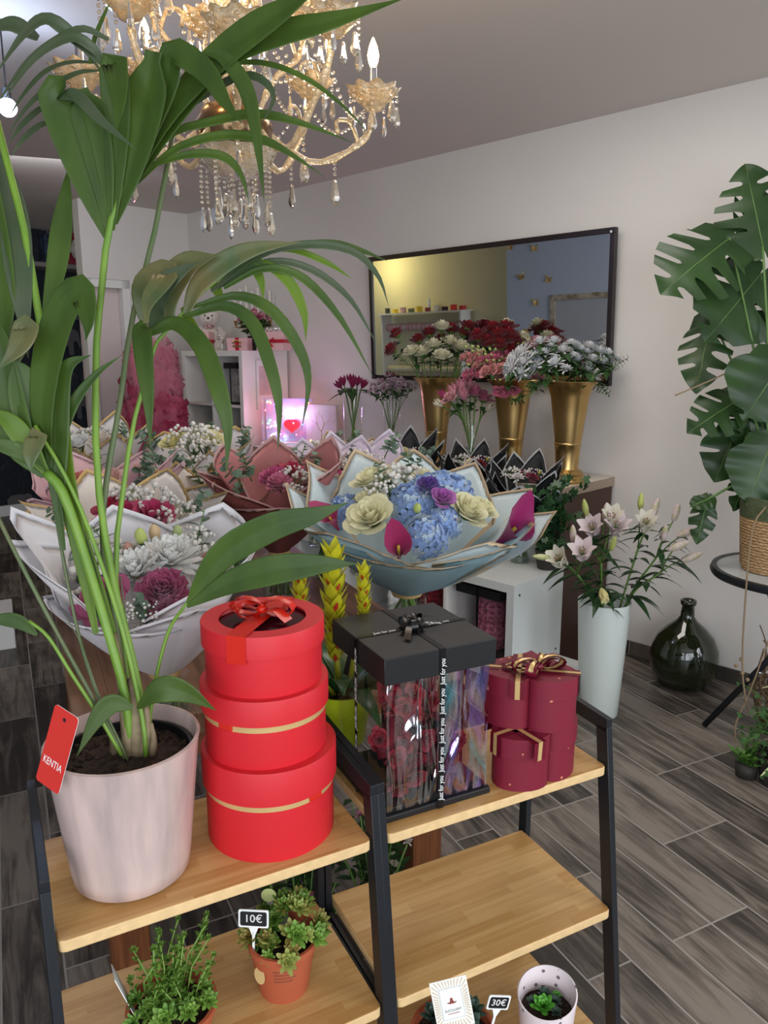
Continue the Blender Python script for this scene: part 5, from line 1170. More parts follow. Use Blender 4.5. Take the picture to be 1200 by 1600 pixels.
def cut(name, label, cat, c, zin, rout, dx, dy, h, head, sc, leaf=None, group=None, nl=3, w=.0028, foot=.02, headrot=None, seedk=0, hz=0):
    # one cut stem standing in a vase: foot near the axis, leaning against the rim, head at (dx, dy, h) from the vase base
    r = random.Random(int(dx*1e4)+int(dy*1e3)+int(h*997)+seedk); a = math.atan2(dy, dx)
    wq = c+V((dx, dy, h)); tq = wst(wq)[1]
    if tq < .13: dx -= WN.x*(.13-tq); dy -= WN.y*(.13-tq)
    t = thing(name, label, cat, c, 0, group); a = math.atan2(dy, dx)
    if group: CUTS.setdefault(group, []).append((t, c+V((dx, dy, h))))
    p0 = V((-foot*cos(a), -foot*sin(a), .03)); p1 = V((min(rout, math.hypot(dx, dy))*cos(a)*.8, min(rout, math.hypot(dx, dy))*sin(a)*.8, zin)); p2 = V((dx, dy, h))
    pts = smooth_path([p0, p1, (p1+p2)/2+V((0, 0, .01)), p2], 9); b = B(); b.tube(pts, w, 5)
    if leaf:
        for k in range(nl):
            q = pts[5+(k % 3)].lerp(pts[6+(k % 3) if 6+(k % 3) < 9 else 8], r.random()); aa = r.random()*6.28
            leafshape(b, q, V((cos(aa), sin(aa), r.uniform(-.2, .5))), leaf, leaf*.42, droop=.4, mi=1, n=6)
    b.build('stem', [STEM, DKLEAF], t, 180)
    d = (p2-pts[6]).normalized(); out = (d+V((dx*2.0, dy*2.0-.25, .3))) if headrot is None else headrot
    heads = head if isinstance(head, list) else [(head, 0, 0, 0, sc)]
    for me, ox, oy, oz, s2 in heads: put(me, me.name.split('.')[0], t, loc=p2+V((ox, oy, oz+hz)), rot=aim(out+V((ox*6, oy*6, 0)), r.random()*6), scale=s2)
    return t
def at_px(c, x, y, dyy=0):                                     # offset from vase base of a picture point at the vase's distance (+ dyy behind)
    p = PD(x, y, (V((c.x, c.y, 1.3))-CO).dot(_f)+dyy); return p-c
c, H_, R_ = gv[2]
for i, (x, y, d) in enumerate([(623, 517, .02), (617, 541, -.02), (671, 517, .06), (704, 512, .05), (722, 516, .03), (738, 524, -.02), (655, 527, .05), (745, 508, .08), (690, 527, .07)]):
    q = at_px(c, x, y+9, d); cut('red_rose', 'dark red rose standing in the leftmost gold vase behind the white roses', 'rose', c, H_, R_, q.x, q.y, q.z, rose((128, 10, 24), 17, i % 3), .062+.006*(i % 2), .075, 'dark red roses in the leftmost gold vase')
for i, (x, y, d) in enumerate([(645, 545, -.06), (661, 548, -.04), (678, 535, -.04), (690, 553, -.08), (702, 530, -.04), (718, 538, -.07), (742, 548, -.05), (690, 508, -.01), (672, 541, -.0)]):
    q = at_px(c, x, y+9, d); cut('white_rose', 'cream white rose standing in the leftmost gold vase', 'rose', c, H_, R_, q.x, q.y, q.z, rose((236, 232, 200), 17, 5+i % 3), .062+.006*(i % 2), .08, 'cream white roses in the leftmost gold vase', nl=4)
c, H_, R_ = gv[1]
for i, (x, y, d) in enumerate([(752, 520, .03), (772, 510, .06), (790, 508, .07), (765, 530, .02), (783, 535, .0), (795, 520, .03), (802, 530, .05), (779, 520, .02), (798, 545, .02)]):
    q = at_px(c, x, y+12, d); cut('red_rose', 'dark red rose standing in the middle gold vase', 'rose', c, H_, R_, q.x, q.y, q.z, rose((134, 10, 24), 19, i % 3), .076, .07, 'dark red roses in the middle gold vase', nl=3)
for i, (x, y, d) in enumerate([(792, 502, .09), (822, 532, .06), (815, 522, .07)]):
    q = at_px(c, x, y+9, d); cut('white_rose', 'cream rose half hidden behind the red roses of the middle gold vase', 'rose', c, H_, R_, q.x, q.y, q.z, rose((232, 228, 196), 17, 2), .052, .05, 'cream roses behind the red roses')
ALS = (222, 150, 146); ALM = (214, 110, 140)
for i, (x, y, d) in enumerate([(742, 580, -.06), (758, 566, -.05), (770, 575, -.09), (764, 558, -.04), (783, 572, -.06), (793, 580, -.05), (790, 602, -.1), (748, 560, -.03), (738, 553, -.02), (780, 552, -.0), (800, 560, .0), (806, 548, .02)]):
    q = at_px(c, x, y+6, d); cc_ = ALS if i % 3 else ALM; T1 = rose(cc_, 11, 6); Bd = bud((190, 204, 120))
    cut('alstroemeria', 'pink alstroemeria stem with green buds in the middle gold vase', 'flower', c, H_, R_, q.x, q.y, q.z, [(T1, 0, 0, 0, .044), (T1, .034, -.015, .004, .038), (T1, -.034, -.018, -.004, .038), (Bd, .008, .01, .05, .02), (Bd, -.024, .008, .05, .018), (Bd, .034, .004, .05, .016)], 0, .07, 'pink alstroemeria in the middle gold vase', nl=5)
for i, (x, y, d) in enumerate([(838, 534, .07), (828, 540, .06)]):
    q = at_px(c, x, y+6, d); cut('pink_carnation', 'pale pink carnation behind the white chrysanthemums', 'carnation', c, H_, R_, q.x, q.y, q.z, frilly((222, 160, 176), 40, 3), .05, .05, 'pale pink carnations behind the chrysanthemums')
c, H_, R_ = gv[0]
MW_ = mum((240, 240, 240), (226, 226, 200), 64, 1, 21, .2); MW2 = mum((236, 238, 240), (230, 230, 210), 40, 1, 22, .24)
for i, (x, y, d) in enumerate([(806, 558, -.04), (818, 548, -.03), (801, 572, -.07), (822, 562, -.06), (845, 532, .0), (866, 532, .02), (880, 546, -.02), (852, 550, -.04), (868, 566, -.08), (892, 536, .03), (900, 540, .05), (902, 560, .02), (920, 540, .06), (936, 548, .05), (948, 550, .03), (925, 560, .02), (915, 575, .0), (940, 562, .05)]):
    q = at_px(c, x, y+4, d); me = MW_ if i < 4 or i % 3 == 0 else MW2; s1 = .062 if i < 4 else .050
    cut('white_chrysanthemum', 'white spray chrysanthemum in the rightmost gold vase', 'chrysanthemum', c, H_, R_, q.x, q.y, q.z, [(me, 0, 0, 0, s1), (MW2, .045, -.015, -.022, s1*.72), (bud((226, 230, 214)), -.03, -.02, -.03, .012)], 0, .10, 'white chrysanthemums in the rightmost gold vase', nl=6)
for i, (x, y) in enumerate([(822, 622), (845, 600), (930, 600), (955, 575)]):
    q = at_px(c, x, y, -.08); cut('green_leaf_spray', 'dark green leaf spray hanging over the rim of the rightmost gold vase', 'foliage', c, H_, R_, q.x, q.y, q.z, sprig('leaf', 12, 5), .09, .08, 'leaf sprays over the rightmost gold vase', nl=5)
# ---- clear vases on the counter
def slide(x, y, t_):
    r_ = ray(x, y); k_ = ((WO-WN*t_)-CO).dot(WN)/r_.dot(WN); c = CO+r_*k_; c.z = .9; return c
ct_ = slide(735, 716, .34); glass_vase('glass_vase', 'round-footed clear glass vase of pink roses and callas between the gold vases', ct_, [(.05, 0), (.064, .02), (.066, .05), (.054, .085), (.046, .12), (.05, .26)], water=.5)
for i, (x, y, d) in enumerate([(722, 604, -.03), (735, 600, .0), (742, 612, -.03), (712, 612, .0), (705, 618, -.04), (754, 620, .0), (726, 618, -.05)]):
    q = at_px(ct_, x, y+8, d); me = [tulip((226, 150, 166), 3, .0), rose((230, 170, 176), 14, 3), rose((214, 120, 150), 12, 4)][i % 3]
    cut('pink_rose', 'pale pink bloom in the clear glass vase between the gold vases', 'rose', ct_, .25, .05, q.x, q.y, q.z, me, .066 if i % 3 != 1 else .055, .07, 'pale pink blooms in the clear vase', nl=3, w=.004)
for i, (x, y, d, cl) in enumerate([(697, 612, -.02, (176, 60, 110)), (692, 625, .0, (236, 228, 200)), (760, 632, .0, (236, 228, 200))]):
    q = at_px(ct_, x, y+10, d); cut('calla_lily', ['magenta calla lily at the left of the clear vase of pink roses', 'cream calla at the lower left of the clear vase of pink roses', 'cream calla at the right of the clear vase of pink roses'][i], 'calla lily', ct_, .25, .05, q.x, q.y, q.z, tulip(cl, 5, .0), .05, .05, nl=2, w=.004)
cd2 = slide(612, 712, .2); glass_vase('glass_vase', 'clear glass cylinder vase of small mauve sweet williams', cd2, [(.052, 0), (.056, .01), (.05, .1), (.054, .27)], water=.5)
r = random.Random(31)
for i in range(14):
    a = i*2.4; q = .13*math.sqrt((i+.5)/14); m1 = mum((206, 160, 186), (120, 70, 100), 14, 1, 31, .42); m2_ = mum((226, 206, 216), (150, 90, 120), 14, 1, 32, .42)
    zz = .40+.06*(1-(q/.13)**2)+r.uniform(-.02, .02)
    hd_ = [(m1 if k % 2 else m2_, r.uniform(-.03, .03), r.uniform(-.03, .03), r.uniform(-.025, .02), .015) for k in range(13)]
    cut('sweet_william', 'small mauve and white sweet william stem in the clear vase left of the gold vases', 'flower', cd2, .26, .052, q*cos(a), q*sin(a), zz, hd_, 0, .05, 'sweet williams in the clear vase', nl=9, w=.002)
ct2 = slide(552, 702, .2); glass_vase('glass_vase', 'tall clear glass vase of magenta tulips beside the tree canvas', ct2, [(.058, 0), (.062, .01), (.06, .15), (.064, .34)], water=.4)
for i, (x, y, d) in enumerate([(538, 599, -.02), (548, 596, 0), (558, 599, -.02), (551, 602, -.05), (565, 603, .02), (534, 603, .03)]):
    q = at_px(ct2, x, y+4, d); cut('magenta_tulip', 'magenta tulip in the tall clear vase', 'tulip', ct2, .33, .05, q.x, q.y, q.z, tulip((150, 20, 84), 6, .12), .056, .16, 'magenta tulips in the tall clear vase', nl=1, w=.005)
# ---- black wrapped bouquets on the low shelf
KT = KB+.42
def blackb(label, vl, x, y, flw, rim, h, seed, group=None, off=0, zt=.14, d=None):
    p = PZ(x, y, KT); 
    glass_vase('glass_vase', vl, p, [(.045, 0), (.047, .01), (.034, .06), (.04, zt)], water=.7)
    sh = sheets_ring(7, 40, 1.1, .98, 0, .5, off, .12, seed)+sheets_ring(6, 44, .92, 1.05, 0, .42, off+20, .1, seed+3)
    return bouquet('black_bouquet', label, V((p.x, p.y, KT+zt+.01)), rim, h, [P_black], sh, flw, tilt=(0, -.08), stem=(zt*.9, 10), dome=.14, r0=.026, waist=.12, fz=.78, flare=1.2)
BF = lambda k: [(mum((232, 226, 224), None, 40, 1, k, .2), .1, .1, .042, 0), (mum((230, 224, 224), None, 40, 1, k, .2), -.2, -.1, .038, 0), (rose((120, 16, 40), 14, k), .2, -.25, .036, 0), (rose((120, 16, 40), 14, k+1), -.05, .2, .036, 0), (G1, -.35, .2, .05, 0), (G2, .35, .25, .045, 0), (bud((190, 180, 70)), .45, .0, .02, .02), (frilly((90, 40, 70), 40, 3), .3, .2, .035, 0)]
blackb('black-wrapped bouquet standing farthest right on the low white cube shelf', 'small waisted glass vase under the rightmost black-wrapped bouquet', 812, 878, BF(3), .15, .29, 5, zt=.15)
p_ = PZ(748, 862, KT)
blackb('black-wrapped bouquet of white blossoms behind the ice blue bouquet', 'glass vase under the middle black-wrapped bouquet', 735, 856, BF(4)+[(rose((236, 224, 190), 15, 3), -.1, -.3, .04, 0)], .15, .31, 11, off=15, zt=.16)
blackb('black-wrapped bouquet with a cream rose and eucalyptus, leftmost on the cube shelf', 'glass vase under the leftmost black-wrapped bouquet', 635, 842, BF(6)+[(rose((236, 224, 170), 17, 3), -.15, -.1, .055, 0), (E1, .5, -.5, .15, .0), (E2, .3, -.6, .13, .0)], .16, .33, 17, off=35, zt=.16)
# ---- ivy on the corner
iv = WL(CSR-.10, CD+.14, 0)
def ivy_leaf(b, c, q, s, mi=0):
    pts = [(0, -.1), (.28, -.3), (.55, -.05), (.35, .12), (.45, .45), (.14, .38), (0, .85), (-.14, .38), (-.45, .45), (-.35, .12), (-.55, -.05), (-.28, -.3)]
    b.add([c+q @ V((x*s, y*s, .12*s*abs(x))) for x, y in pts], [tuple(range(12))], mi)
p = PD(893, 900, (PZ(893, 900, KT)-CO).dot(_f)+.05); ivp = V((p.x, p.y, KT)); ivt = wallthing('ivy_plant', "dark green ivy plant on the low cube shelf behind the lilies", 'potted plant', ks-.055, kt-.33, KT)
r = random.Random(5)
b = B(); b.lathe([(.0005, .002), (.04, 0), (.055, .09), (.05, .09), (.048, .07)], 24); b.build('pot', mat('dark_floor_pot', (52, 48, 44), .6), ivt, 40)
IVL = mat('ivy_leaf', (34, 66, 40), .4, col2=(52, 88, 50), vscale=20, tl=.1)
b = B()
for k in range(26):
    a = r.random()*6.28; q = r.uniform(.04, .13); h = r.uniform(.02, .38); pts = smooth_path([V((0, 0, .08)), V((q*.4*cos(a), q*.4*sin(a), .10+h*.6)), V((q*cos(a)+.05, q*sin(a)-.02, .06+h))], 8); b.tube(pts, .0016, 4, 1)
    for j in range(1, 8):
        for _ in range(2): ivy_leaf(b, pts[j]+V((r.uniform(-.02, .02), r.uniform(-.02, .02), r.uniform(-.015, .015))), aim(V((r.uniform(-.7, .7)-.2, -.9, r.uniform(-.1, .8))), r.random()*6), r.uniform(.030, .046))
b.build('foliage', [IVL, STEM], ivt, 180)
# ---- tall white vase of lilies
lv = PZ(934, 1112, 0); lvt = thing('tall_vase', 'tall tapered pale white floor vase holding the lilies', 'vase', lv)
LH = None
dl = (lv-CO).dot(_f)
rb_ = 33/FPX*dl; 
top = PD(943, 945, dl-.02); LH = .50
b = B(); b.lathe([(.0005, .004), (.075, .004), (.079, .0), (.081, .003), (.108, LH), (.1055, LH+.001), (.1, LH-.1), (.078, .02)], 56); b.build('vase_body', mat('pale_mint_white_plastic', (214, 222, 216), .3), lvt, 60)
LP = [(900, 868, -.12, 2), (870, 880, -.10, 3), (845, 866, -.12, 0), (928, 915, -.1, 4), (915, 800, .0, 0), (890, 842, -.06, 1), (902, 840, -.05, 5), (960, 830, -.02, 2), (955, 815, 0, 3), (930, 830, .02, 2), (948, 808, .02, 1), (947, 855, -.08, 0), (1008, 790, .05, 0), (1020, 805, .0, 1), (1030, 800, .05, 1), (1058, 808, .02, 1), (1034, 840, -.02, 1), (1010, 825, .0, 3), (1072, 835, .02, 6), (1052, 855, -.02, 6), (1075, 873, .0, 6)]
LC = (226, 200, 208); LG = (188, 200, 110); LW = (232, 226, 208)
stems_g = [(0, 1, 2, 5), (3,), (4, 7, 9, 10), (6, 8, 11), (12, 13, 14, 17), (15, 16, 18), (19, 20)]
for gi, g in enumerate(stems_g):
    T = thing('lily_stem', ['lily stem with a large cream bud pointing left, leftmost in the tall white vase', 'short lily stem with a wilted cream flower just above the vase rim', 'lily stem with pink-white blooms at the left centre of the tall white vase', 'lily stem with yellow-green buds at the centre of the tall white vase', 'tall lily stem topped by pale buds, right of centre in the tall white vase', 'lily stem with pink buds leaning to the right in the tall white vase', 'lowest lily stem leaning far right over the vase rim'][gi], 'lily', lv)
    c = lv; pts_h = []
    for k in g: x, y, d, kind = LP[k]; pts_h.append((at_px(V((lv.x, lv.y, 0)), x, y, 0)+_f*d, kind))
    mean = sum((p for p, _ in pts_h), V())/len(pts_h); a = math.atan2(mean.y, mean.x)
    rim = V((mean.x*.45, mean.y*.45, LH)); 
    if rim.to_2d().length > .09: q = rim.to_2d().normalized()*.088; rim = V((q.x, q.y, LH))
    hub = rim.lerp(V((mean.x, mean.y, mean.z)), .62); b = B(); main = smooth_path([V((-rim.x*.4, -rim.y*.4, .03)), rim, hub], 10); b.tube(main, .0042, 6)
    r = random.Random(gi+40)
    for (p, kind) in pts_h:
        d = (p-hub); st = smooth_path([hub, hub+d*.5+V((0, 0, .01)), p], 6); b.tube(st, .0028, 5)
        for k in range(3): aa = r.random()*6.28; leafshape(b, st[2+k], V((cos(aa), sin(aa)*.6, r.uniform(-.3, .3))), r.uniform(.06, .11), .026, droop=.35, mi=1, n=6)
    for k in range(9): aa = k*2.4+gi; leafshape(b, main[5+k % 5], V((cos(aa), sin(aa)*.7, r.uniform(-.1, .6))), r.uniform(.08, .14), .032, droop=.5, mi=1, n=7)
    b.build('stem', [STEM, mat('lily_leaf', (44, 72, 40), .35, tl=.15)], T, 180)
    for (p, kind) in pts_h:
        d = (p-hub).normalized(); dd = d+V((0, 0, .6))
        if kind == 0: put(lily_bud(LG if p.x > 0 or gi else (206, 206, 160)), 'bud', T, loc=p-d*.02, rot=aim(dd if gi or p.x > -.2 else V((-1, -.2, .15))), scale=.062)
        elif kind == 1: put(lily_bud(LC), 'bud', T, loc=p-d*.02, rot=aim(dd), scale=.066)
        elif kind == 5: put(calla((180, 60, 90)), 'bud', T, loc=p, rot=aim(V((-.5, -.8, .1))), scale=.032)
        elif kind == 6: put(lily_bud((222, 196, 204)), 'bud', T, loc=p-V((.03, 0, .01)), rot=aim(V((1, -.1, .45))), scale=.075)
        elif kind == 4: put(lily_open((232, 222, 160), .15), 'lily_flower', T, loc=p, rot=aim(V((.1, -.6, -.6))), scale=.05)
        else: put(lily_open(LW if kind == 3 else (232, 214, 216), .42 if kind == 2 else .3), 'lily_flower', T, loc=p-d*.02, rot=aim(V((d.x*.6-.2, -.5, .7))), scale=.085)
# ---- demijohn
dj = PZ(1079, 1066, 0); dj = V((dj.x, dj.y, 0)); dj = dj + V((dj.x, dj.y, 0)).normalized()*.06
s_, t_ = wst(dj)
if t_ < .175: dj += -WN*(.175-t_)
ddj = (dj-CO).dot(_f); rj = 51/FPX*(ddj)
dt = thing('demijohn', 'large round dark green glass demijohn on the floor by the right wall', 'bottle', dj)
ZJ = .90
b = B(); b.lathe([(r_q, z_q*ZJ) for r_q, z_q in [(.0005, .012), (rj*.55, .0), (rj*.72, .015), (rj*.93, .075), (rj, .15), (rj*.96, .205), (rj*.8, .265), (rj*.55, .31), (rj*.30, .345), (rj*.2, .37), (rj*.185, .43), (rj*.23, .432), (rj*.23, .452), (rj*.18, .456), (rj*.15, .43)]], 56)
b.build('glass_body', mat('dark_green_glass', (22, 28, 10), .05, col2=(30, 36, 14), vscale=4, coat=.5, trans=.0, spec=.7), dt, 180)
# ---- round glass table with the monstera
tf = PZ(1100, 1137, 0)
dd_ = 2.62; tc_ = PD(1245, 895, dd_); TZ = .70
tcx = PZ(1240, 893, TZ); tcx = V((tcx.x, tcx.y, 0))
rt = thing('round_side_table', 'round black-rimmed glass side table carrying the monstera', 'table', tcx)
RR = .285
b = B(); b.lathe([(RR-.02, TZ-.012), (RR, TZ-.025), (RR+.006, TZ-.012), (RR, TZ+.004), (RR-.018, TZ+.004), (RR-.02, TZ-.012)], 64); b.build('rim', BLACKM, rt, 60)
b = B(); b.lathe([(.0005, TZ-.004), (RR-.016, TZ-.004)], 48); b.lathe([(.0005, TZ+.001), (RR-.016, TZ+.001)], 48)
b.build('glass_top', mat('textured_grey_glass', (176, 182, 182), .25, bump=.3, bscale=60), rt, 60)
fl_ = tf-tcx
for k in range(3):
    a = math.atan2(fl_.y, fl_.x)+k*2*PI/3; foot = V((cos(a), sin(a), 0))*fl_.to_2d().length; hub = V((cos(a+PI), sin(a+PI), 0))*.16+V((0, 0, TZ-.03))
    b = B(); b.tube([foot+V((0, 0, .011)), hub], .012, 10); b.build('leg', BLACKM, rt, 180)
    b = B(); b.ball(foot.lerp(hub, .42)+V((0, -.013, 0)), .006); b.build('leg_rivet', mat('steel', (200, 200, 200), .3, 1), rt)
# monstera
pcx = PZ(1212, 880, TZ); pcx = V((tcx.x-.02, tcx.y+.0, TZ))
pq = PD(1211, 860, (V((tcx.x, tcx.y, TZ))-CO).dot(_f)); mpos = V((pq.x, pq.y, TZ+.003))
mo = thing('monstera', 'large monstera with split leaves in a woven basket pot on the round glass table', 'potted plant', mpos)
dm = (mpos+V((0, 0, .1))-CO).dot(_f)
rp = 57/FPX*dm; hp = 118/FPX*dm
BASK = mat('woven_basket', (176, 140, 98), .8)
nt = BASK.node_tree; N = nt.nodes; L = nt.links; p_ = N['Principled BSDF']; tc = N.new('ShaderNodeTexCoord'); wv = N.new('ShaderNodeTexWave'); wv.bands_direction = 'Z'; wv.inputs['Scale'].default_value = 28; wv.inputs['Distortion'].default_value = 5; wv.inputs['Detail'].default_value = 3; wv.inputs['Detail Scale'].default_value = 3
L.new(tc.outputs['Object'], wv.inputs['Vector']); mx = N.new('ShaderNodeMix'); mx.data_type = 'RGBA'; L.new(wv.outputs['Fac'], mx.inputs[0]); mx.inputs[6].default_value = (*lin((134, 100, 66)), 1); mx.inputs[7].default_value = (*lin((204, 168, 122)), 1); L.new(mx.outputs[2], p_.inputs['Base Color'])
bp = N.new('ShaderNodeBump'); bp.inputs['Strength'].default_value = .6; bp.inputs['Distance'].default_value = .005; L.new(wv.outputs['Fac'], bp.inputs['Height']); L.new(bp.outputs[0], p_.inputs['Normal'])
GRB = mat('basket_green_band', (78, 88, 60), .8, bump=.5, bscale=90)
b = B(); b.lathe([(.0005, .0), (rp*.80, .0), (rp*.86, .02), (rp*.97, hp*.72)], 40); b.build('basket', BASK, mo, 60)
b = B(); b.lathe([(rp*.972, hp*.72), (rp*1.0, hp*.86), (rp*1.0, hp), (rp*.94, hp), (rp*.92, hp-.03)], 40); b.build('basket_band', GRB, mo, 60)
b = B(); b.lathe([(.0005, hp-.035), (rp*.93, hp-.035)], 30); b.build('soil', SOIL, mo)
ML = mat('monstera_leaf', (36, 60, 30), .38, col2=(48, 76, 36), vscale=6, tl=.12)
def monstera_leaf(base, tip, nrm, w, cuts, par, stem_from=None, curl=.18, m=ML):
    # heart-shaped leaf with slits cut towards the midrib; outline walked lobe by lobe
    base = V(base); tip = V(tip); ax = tip-base; L_ = ax.length; Y = ax.normalized(); X = Y.cross(V(nrm)).normalized(); Z = X.cross(Y)
    def prof(v): return w/2*(sin(PI*min(1, max(0, (v+.16)/1.16))**.78)**.8 if v > -.159 else 0)
    b = B()
    for sg in (-1, 1):
        n = 44; cut_at = cuts if sg > 0 else [c_+.04 for c_ in cuts]
        rows = []
        for i in range(n+1):
            v = -.14+1.14*i/n
            k = 1.0
            for c_ in cut_at:
                dd = abs(v-c_)/.042
                if dd < 1: k = min(k, .26+.22*dd**2)
            W_ = prof(v)*sg; row = []
            vm = max(v, 0) if v < 0 else v
            for q in (0, .25, .5, .75, 1.0):
                qq = q*k; yb = v*L_ + (.16*L_*qq*(1-vm) if v > 0 else .0) - (.0 if v > 0 else 0)
                if v < 0 and q == 0: yb = 0.0
                x = W_*qq; z = -curl*L_*( (x/(w/2+1e-6))**2*.35 + (max(0, v)**2)*.5) + .02*L_*sin(v*22)*qq
                row.append(base+Y*yb+X*x+Z*z)
            rows.append(row)
        b.grid(rows if sg > 0 else [r_[::-1] for r_ in rows])
    b.build('leaf', m, par, 180, world=True)
    bb = B(); bb.tube([base, base.lerp(tip, .5)-Z*curl*L_*.125+Z*.001, tip-Z*curl*L_*.5+Z*.001], [.003, .002, .0006], 5)
    if stem_from is not None: bb.tube(smooth_path([V(stem_from), (V(stem_from)+base)/2+V((0, 0, .04)), base], 8), .0042, 6)
    bb.build('leaf_stem', mat('monstera_stem', (92, 124, 66), .4), par, 180, world=True)
s0 = mpos+V((0, 0, hp-.03))
def mp_(x, y, d): return PD(x, y, dm+d)
ML_ = [((1140, 372, .0), (1034, 452, -.05), (-.2, -.8, .5), 150, [.12, .34, .56, .76]), ((1188, 428, .02), (1108, 528, -.08), (-.1, -1, .2), 150, [.25, .8]), ((1112, 495, .08), (1086, 612, .04), (-.5, -.8, .1), 84, [.2, .4, .62]),
       ((1192, 385, -.05), (1165, 250, -.02), (-.3, -1, -.2), 120, [.15, .35, .55, .72]), ((1215, 330, .0), (1152, 360, .0), (0, -1, .4), 120, [.2, .45, .7]), ((1225, 560, -.08), (1165, 655, -.1), (-.2, -1, .1), 130, [.9]), ((1165, 618, .05), (1076, 672, .0), (-.1, -.8, .6), 86, [.3, .55, .75]),
       ((1152, 668, .06), (1118, 752, .03), (-.3, -1, .1), 84, [.45]), ((1205, 690, -.05), (1170, 790, -.08), (0, -1, .1), 110, [.95]), ((1180, 640, .04), (1160, 705, .02), (.2, -1, .2), 80, [.3, .6]), ((1150, 400, .09), (1165, 428, .08), (0, -1, .4), 60, [.3, .6]),
       ((1240, 640, .0), (1190, 700, -.02), (0, -1, .3), 110, [.3, .6]), ((1250, 450, .05), (1230, 560, .0), (0, -1, .1), 130, [.3, .6]), ((1105, 780, .02), (1088, 850, .0), (-.4, -.8, .3), 42, [.3, .6]), ((1112, 778, .02), (1078, 790, .0), (0, -.5, .9), 36, [.95]), ((1170, 730, .02), (1150, 800, .02), (.3, -1, .1), 50, [.3, .6])]
for i, (a_, b_, n_, w_, cu_) in enumerate(ML_):
    monstera_leaf(mp_(*a_), mp_(*b_), n_, w_/FPX*dm, cu_, mo, s0+V((rnd.uniform(-.03, .03), rnd.uniform(-.03, .03), 0)) if i not in (13, 14) else mp_(1190, 770, 0))
ARM = mat('aerial_root', (132, 112, 86), .8)
bst = B(); bst.tube(smooth_path([mp_(1190, 555, 0), mp_(1120, 590, -.02), mp_(1055, 618, -.04)], 8), [.0028]*8, 5)
bst.build('aerial_root', ARM, mo, 180, world=True); bst = B(); bst.tube(smooth_path([mp_(1198, 790, -.12), mp_(1175, 830, -.14), mp_(1163, 960, -.14), mp_(1160, 1050, -.12), mp_(1168, 1110, -.1)], 14), .0035, 5)
bst.build('aerial_root', ARM, mo, 180, world=True); bst = B(); bst.tube(smooth_path([mp_(1205, 990, -.12), mp_(1172, 1080, -.1), mp_(1150, 1130, -.1), mp_(1150, 1160, -.1)], 10), .003, 5)
for (x, y) in ((1150, 1040), (1160, 1052), (1168, 1062), (1158, 1030)): bst.ball(mp_(x, y, -.12), .008, 6, 4)
bst.build('aerial_root', ARM, mo, 180, world=True)
# ---- plants on the floor at the right edge
r = random.Random(77)
fp = PZ(1205, 1235, 0); lf = thing('leafy_floor_plant', 'low bushy ivy-like floor plant under the round table at the right edge', 'potted plant', V((fp.x+.06, fp.y+.05, 0)))
b = B(); b.lathe([(.0005, .002), (.07, 0), (.09, .11), (.085, .11), (.08, .09)], 24); b.build('pot', mat('dark_floor_pot', (52, 48, 44), .6), lf, 40)
b = B()
for k in range(80):
    a = r.random()*6.28; q = r.uniform(.04, .20); h = r.uniform(.03, .32); pts = smooth_path([V((0, 0, .1)), V((q*.5*cos(a), q*.5*sin(a), .12+h*.5)), V((q*cos(a), q*sin(a), h))], 6); b.tube(pts, .0015, 4, 1)
    for j in range(1, 6): ivy_leaf(b, pts[j]+V((r.uniform(-.015, .015), r.uniform(-.015, .015), 0)), aim(V((r.uniform(-.8, .8), -.6, .7)), r.random()*6), r.uniform(.014, .026))
b.build('foliage', [mat('fresh_ivy', (62, 104, 48), .45, col2=(44, 80, 40), vscale=20, tl=.15), STEM], lf, 180)
fp = PZ(1165, 1212, 0); lf2 = thing('leafy_floor_plant', 'small light green feathery floor plant left of the bushy one', 'potted plant', V((fp.x, fp.y, 0)))
b = B()
for k in range(34):
    a = r.random()*6.28; q = r.uniform(.01, .06); h = r.uniform(.06, .13); pts = smooth_path([V((0, 0, .02)), V((q*.4*cos(a), q*.4*sin(a), h*.7)), V((q*cos(a), q*sin(a), h))], 6); b.tube(pts, .0013, 4, 1)
    for j in range(1, 6):
        for _ in range(3): aa = r.random()*6.28; leafshape(b, pts[j], V((cos(aa), sin(aa), .6)), .02, .008, n=4)
b.lathe([(.0005, .001), (.035, 0), (.04, .05), (.0005, .05)], 16, mi=2)
b.build('foliage', [mat('light_green_leaf', (96, 144, 62), .5, tl=.2), STEM, mat('dark_floor_pot', (52, 48, 44), .6)], lf2, 180)
st_ = thing('striped_dracaena', 'striped green and white leaves of a dracaena at the right edge near the floor', 'potted plant', V((fp.x+.17, fp.y-.10, 0)))
b = B(); b.lathe([(.0005, .002), (.05, 0), (.065, .1), (.06, .1), (.058, .085)], 24); b.build('pot', mat('dark_floor_pot', (52, 48, 44), .6), st_, 40)
b = B(); b2 = B()
for k in range(15):
    a = k*2.4; L_ = r.uniform(.14, .24); z0 = r.uniform(.1, .34); d = V((cos(a), sin(a)*.8, r.uniform(.2, 1.0))).normalized(); base = V((0, 0, z0))
    leafshape(b, base, d, L_, .042, droop=.55, n=9); leafshape(b2, base-V((0, 0, .0012)), d, L_*1.02, .054, droop=.55, n=9)
b.tube([V((0, 0, .08)), V((0, 0, .36))], .007, 6)
b.build('leaves', mat('dracaena_green', (58, 104, 52), .35), st_, 180); b2.build('leaf_margins', mat('dracaena_margin', (214, 222, 170), .4), st_, 180)
br = thing('dried_branches', 'twisted dry brown branches standing behind the round table leg', 'branches', V((tcx.x+.02, tcx.y+.12, 0)))
b = B()
